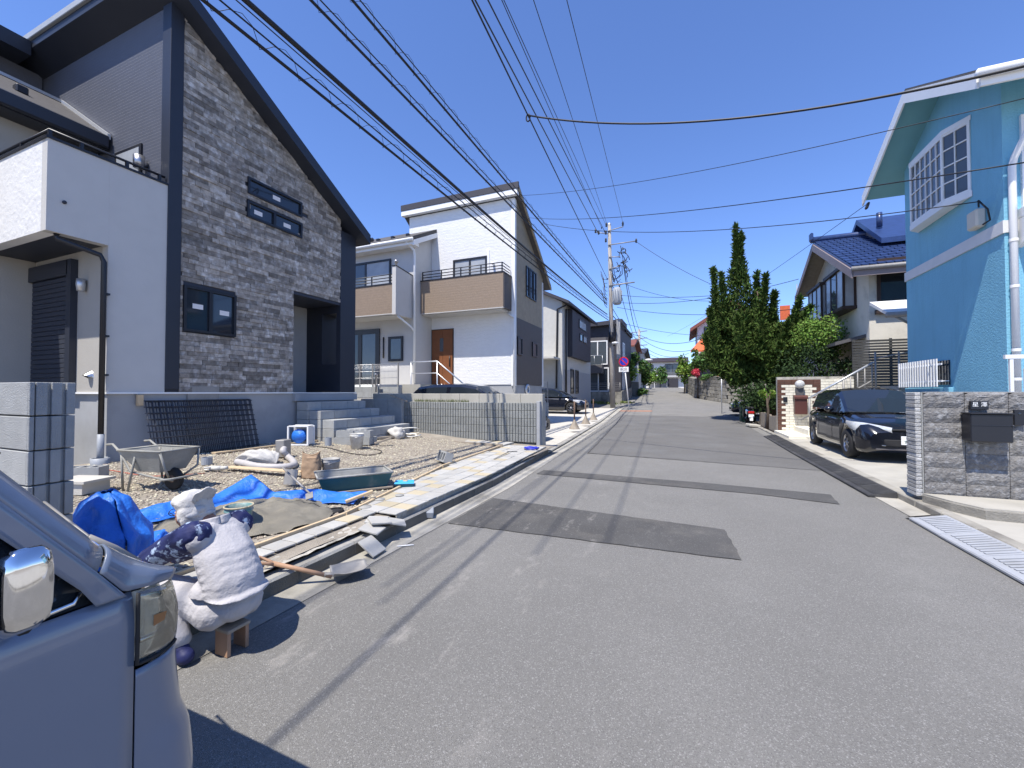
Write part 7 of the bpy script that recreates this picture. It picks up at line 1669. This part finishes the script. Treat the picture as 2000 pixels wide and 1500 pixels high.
for s, (x, y, z) in enumerate(((-2.605, 1.445, .004), (-2.76, 1.765, .13))):
    o = fuse('shoe', [(x+.06, y, z+.045, .05, .045, .045), (x+.02, y, z+.06, .050, .045, .06), (x-.05, y-.01, z+.04, .075, .045, .040), (x-.13, y-.025, z+.028, .06, .042, .030)], K['gumboot'], pr, .007, 4, None, ((x, y, z), (0, 0, -1)))
# towel wrap: dome over the skull, cloth down the neck, knot and a loose loop of cloth at the back
def towel(p): return .006*(abs(noise.noise(Vector((p.x*9, p.y*4, p.z*14))))*-2+.5)+.004*noise.noise(p*30)
tw = fuse('towel_wrap', [(H_.x+.014, H_.y, H_.z+.048, .104, .096, .076), (H_.x+.045, H_.y, H_.z-.01, .085, .098, .085), (H_.x+.075, H_.y, H_.z-.055, .055, .082, .06), (H_.x-.03, H_.y, H_.z+.052, .086, .088, .05), (H_.x+.068, H_.y-.066, H_.z-.045, .032, .028, .052), (H_.x+.068, H_.y+.066, H_.z-.045, .032, .028, .052)], K['cloth_towel'], pr, .0065, 4, towel)
k = MB(); c = H_+Vector((.085, -.01, .055))
def scoop(u, v):
    a = u*2*math.pi; r = .020+.040*v; return c+Vector((.050*v+r*.5*math.sin(a), r*math.cos(a)*1.1, r*math.sin(a)*.85+.045*v+.005*math.sin(a*5)))
k.grid(scoop, 30, 10, 0, True); solid(k.build('towel_fold', K['cloth_towel'], tw), .007)
fuse('towel_knot', [(H_.x+.108, H_.y-.02, H_.z+.02, .03, .034, .026), (H_.x+.115, H_.y-.06, H_.z-.005, .018, .04, .016), (H_.x+.115, H_.y+.03, H_.z-.01, .018, .04, .016)], K['cloth_towel'], tw, .006, 3, towel).location = (0, 0, 0)
k = MB(); nkv = Vector(nk)
def collar(u, v): a = u*2*math.pi; r = .080+.016*v; return nkv+Vector((.02+r*math.cos(a)*1.0, r*math.sin(a)*1.15, -.02+.045*(1-v)+.022*math.cos(a)))
k.grid(collar, 28, 6, 0, True); solid(k.build('collar', K['cloth_white'], pr), .008)
F_ = H_+Vector((-.045, 0, -.03))
for sy in (-1, 1): k = MB(); k.ball(F_+Vector((-.043, sy*.03, .012)), .011, .013, .009, 8); k.build('eye', K['white_trim'], pr)
k = MB(); k.ball(F_+Vector((-.05, 0, -.052)), .014, .026, .006, 8); k.build('mouth', K['rust'], pr)
k = MB()
for sy in (-1, 1): k.tube([F_+Vector((-.072, sy*.034+.026*math.cos(i*.5236), .010+.02*math.sin(i*.5236))) for i in range(13)], .0025, 5); k.tube([F_+Vector((-.070, sy*.06, .016)), H_+Vector((.0, sy*.090, -.01))], .0025, 5)
k.tube([F_+Vector((-.073, -.008, .012)), F_+Vector((-.073, .008, .012))], .0025, 5); k.build('glasses', K['black_metal'], pr)
def hand(w, s):
    w = Vector(w); d = Vector((-.80, .05*s, -.42)).normalized(); side = Vector((0, 1, 0)); n_ = d.cross(side).normalized(); E = c1([(*w, .028), (*(w+d*.03), .030)])
    for i in range(4): o_ = side*((i-1.5)*.020*s); E += c1([(*(w+d*.03+o_*.8), .017), (*(w+d*.085+o_), .0125)])
    for i, L in enumerate((.062, .072, .068, .052)):
        o_ = side*((i-1.5)*.0225*s); b0 = w+d*.085+o_; b1 = b0+d*L*.45-n_*.006; b2 = b1+(d+Vector((0, 0, -.55))).normalized()*L*.38; b3 = b2+(d*.5+Vector((0, 0, -.9))).normalized()*L*.30
        E += c1([(*b0, .0105), (*b1, .0098), (*b2, .009), (*b3, .0078)])
    t0 = w+d*.03-side*.028*s; t1 = t0+d*.035-side*.018*s; t2 = t1+d*.03-Vector((0, 0, .012)); E += c1([(*t0, .014), (*t1, .0115), (*t2, .0095)])
    fuse('hand', E, K['glove'], pr, .0035, 2)
hand(wrL, 1); hand(wrR, -1)
sto = thing('low_stool', 'low wooden stool under the squatting worker', 'stool', (-2.46, 1.64, 0))
k = MB(); k.box(-2.50, 1.565, .135, -2.375, 1.70, .155, 0, .004); k.build('seat', K['wood_old'], sto)
for y in (1.57, 1.675): k = MB(); k.box(-2.49, y, .004, -2.385, y+.02, .134); k.build('leg', K['handle_wood'], sto)
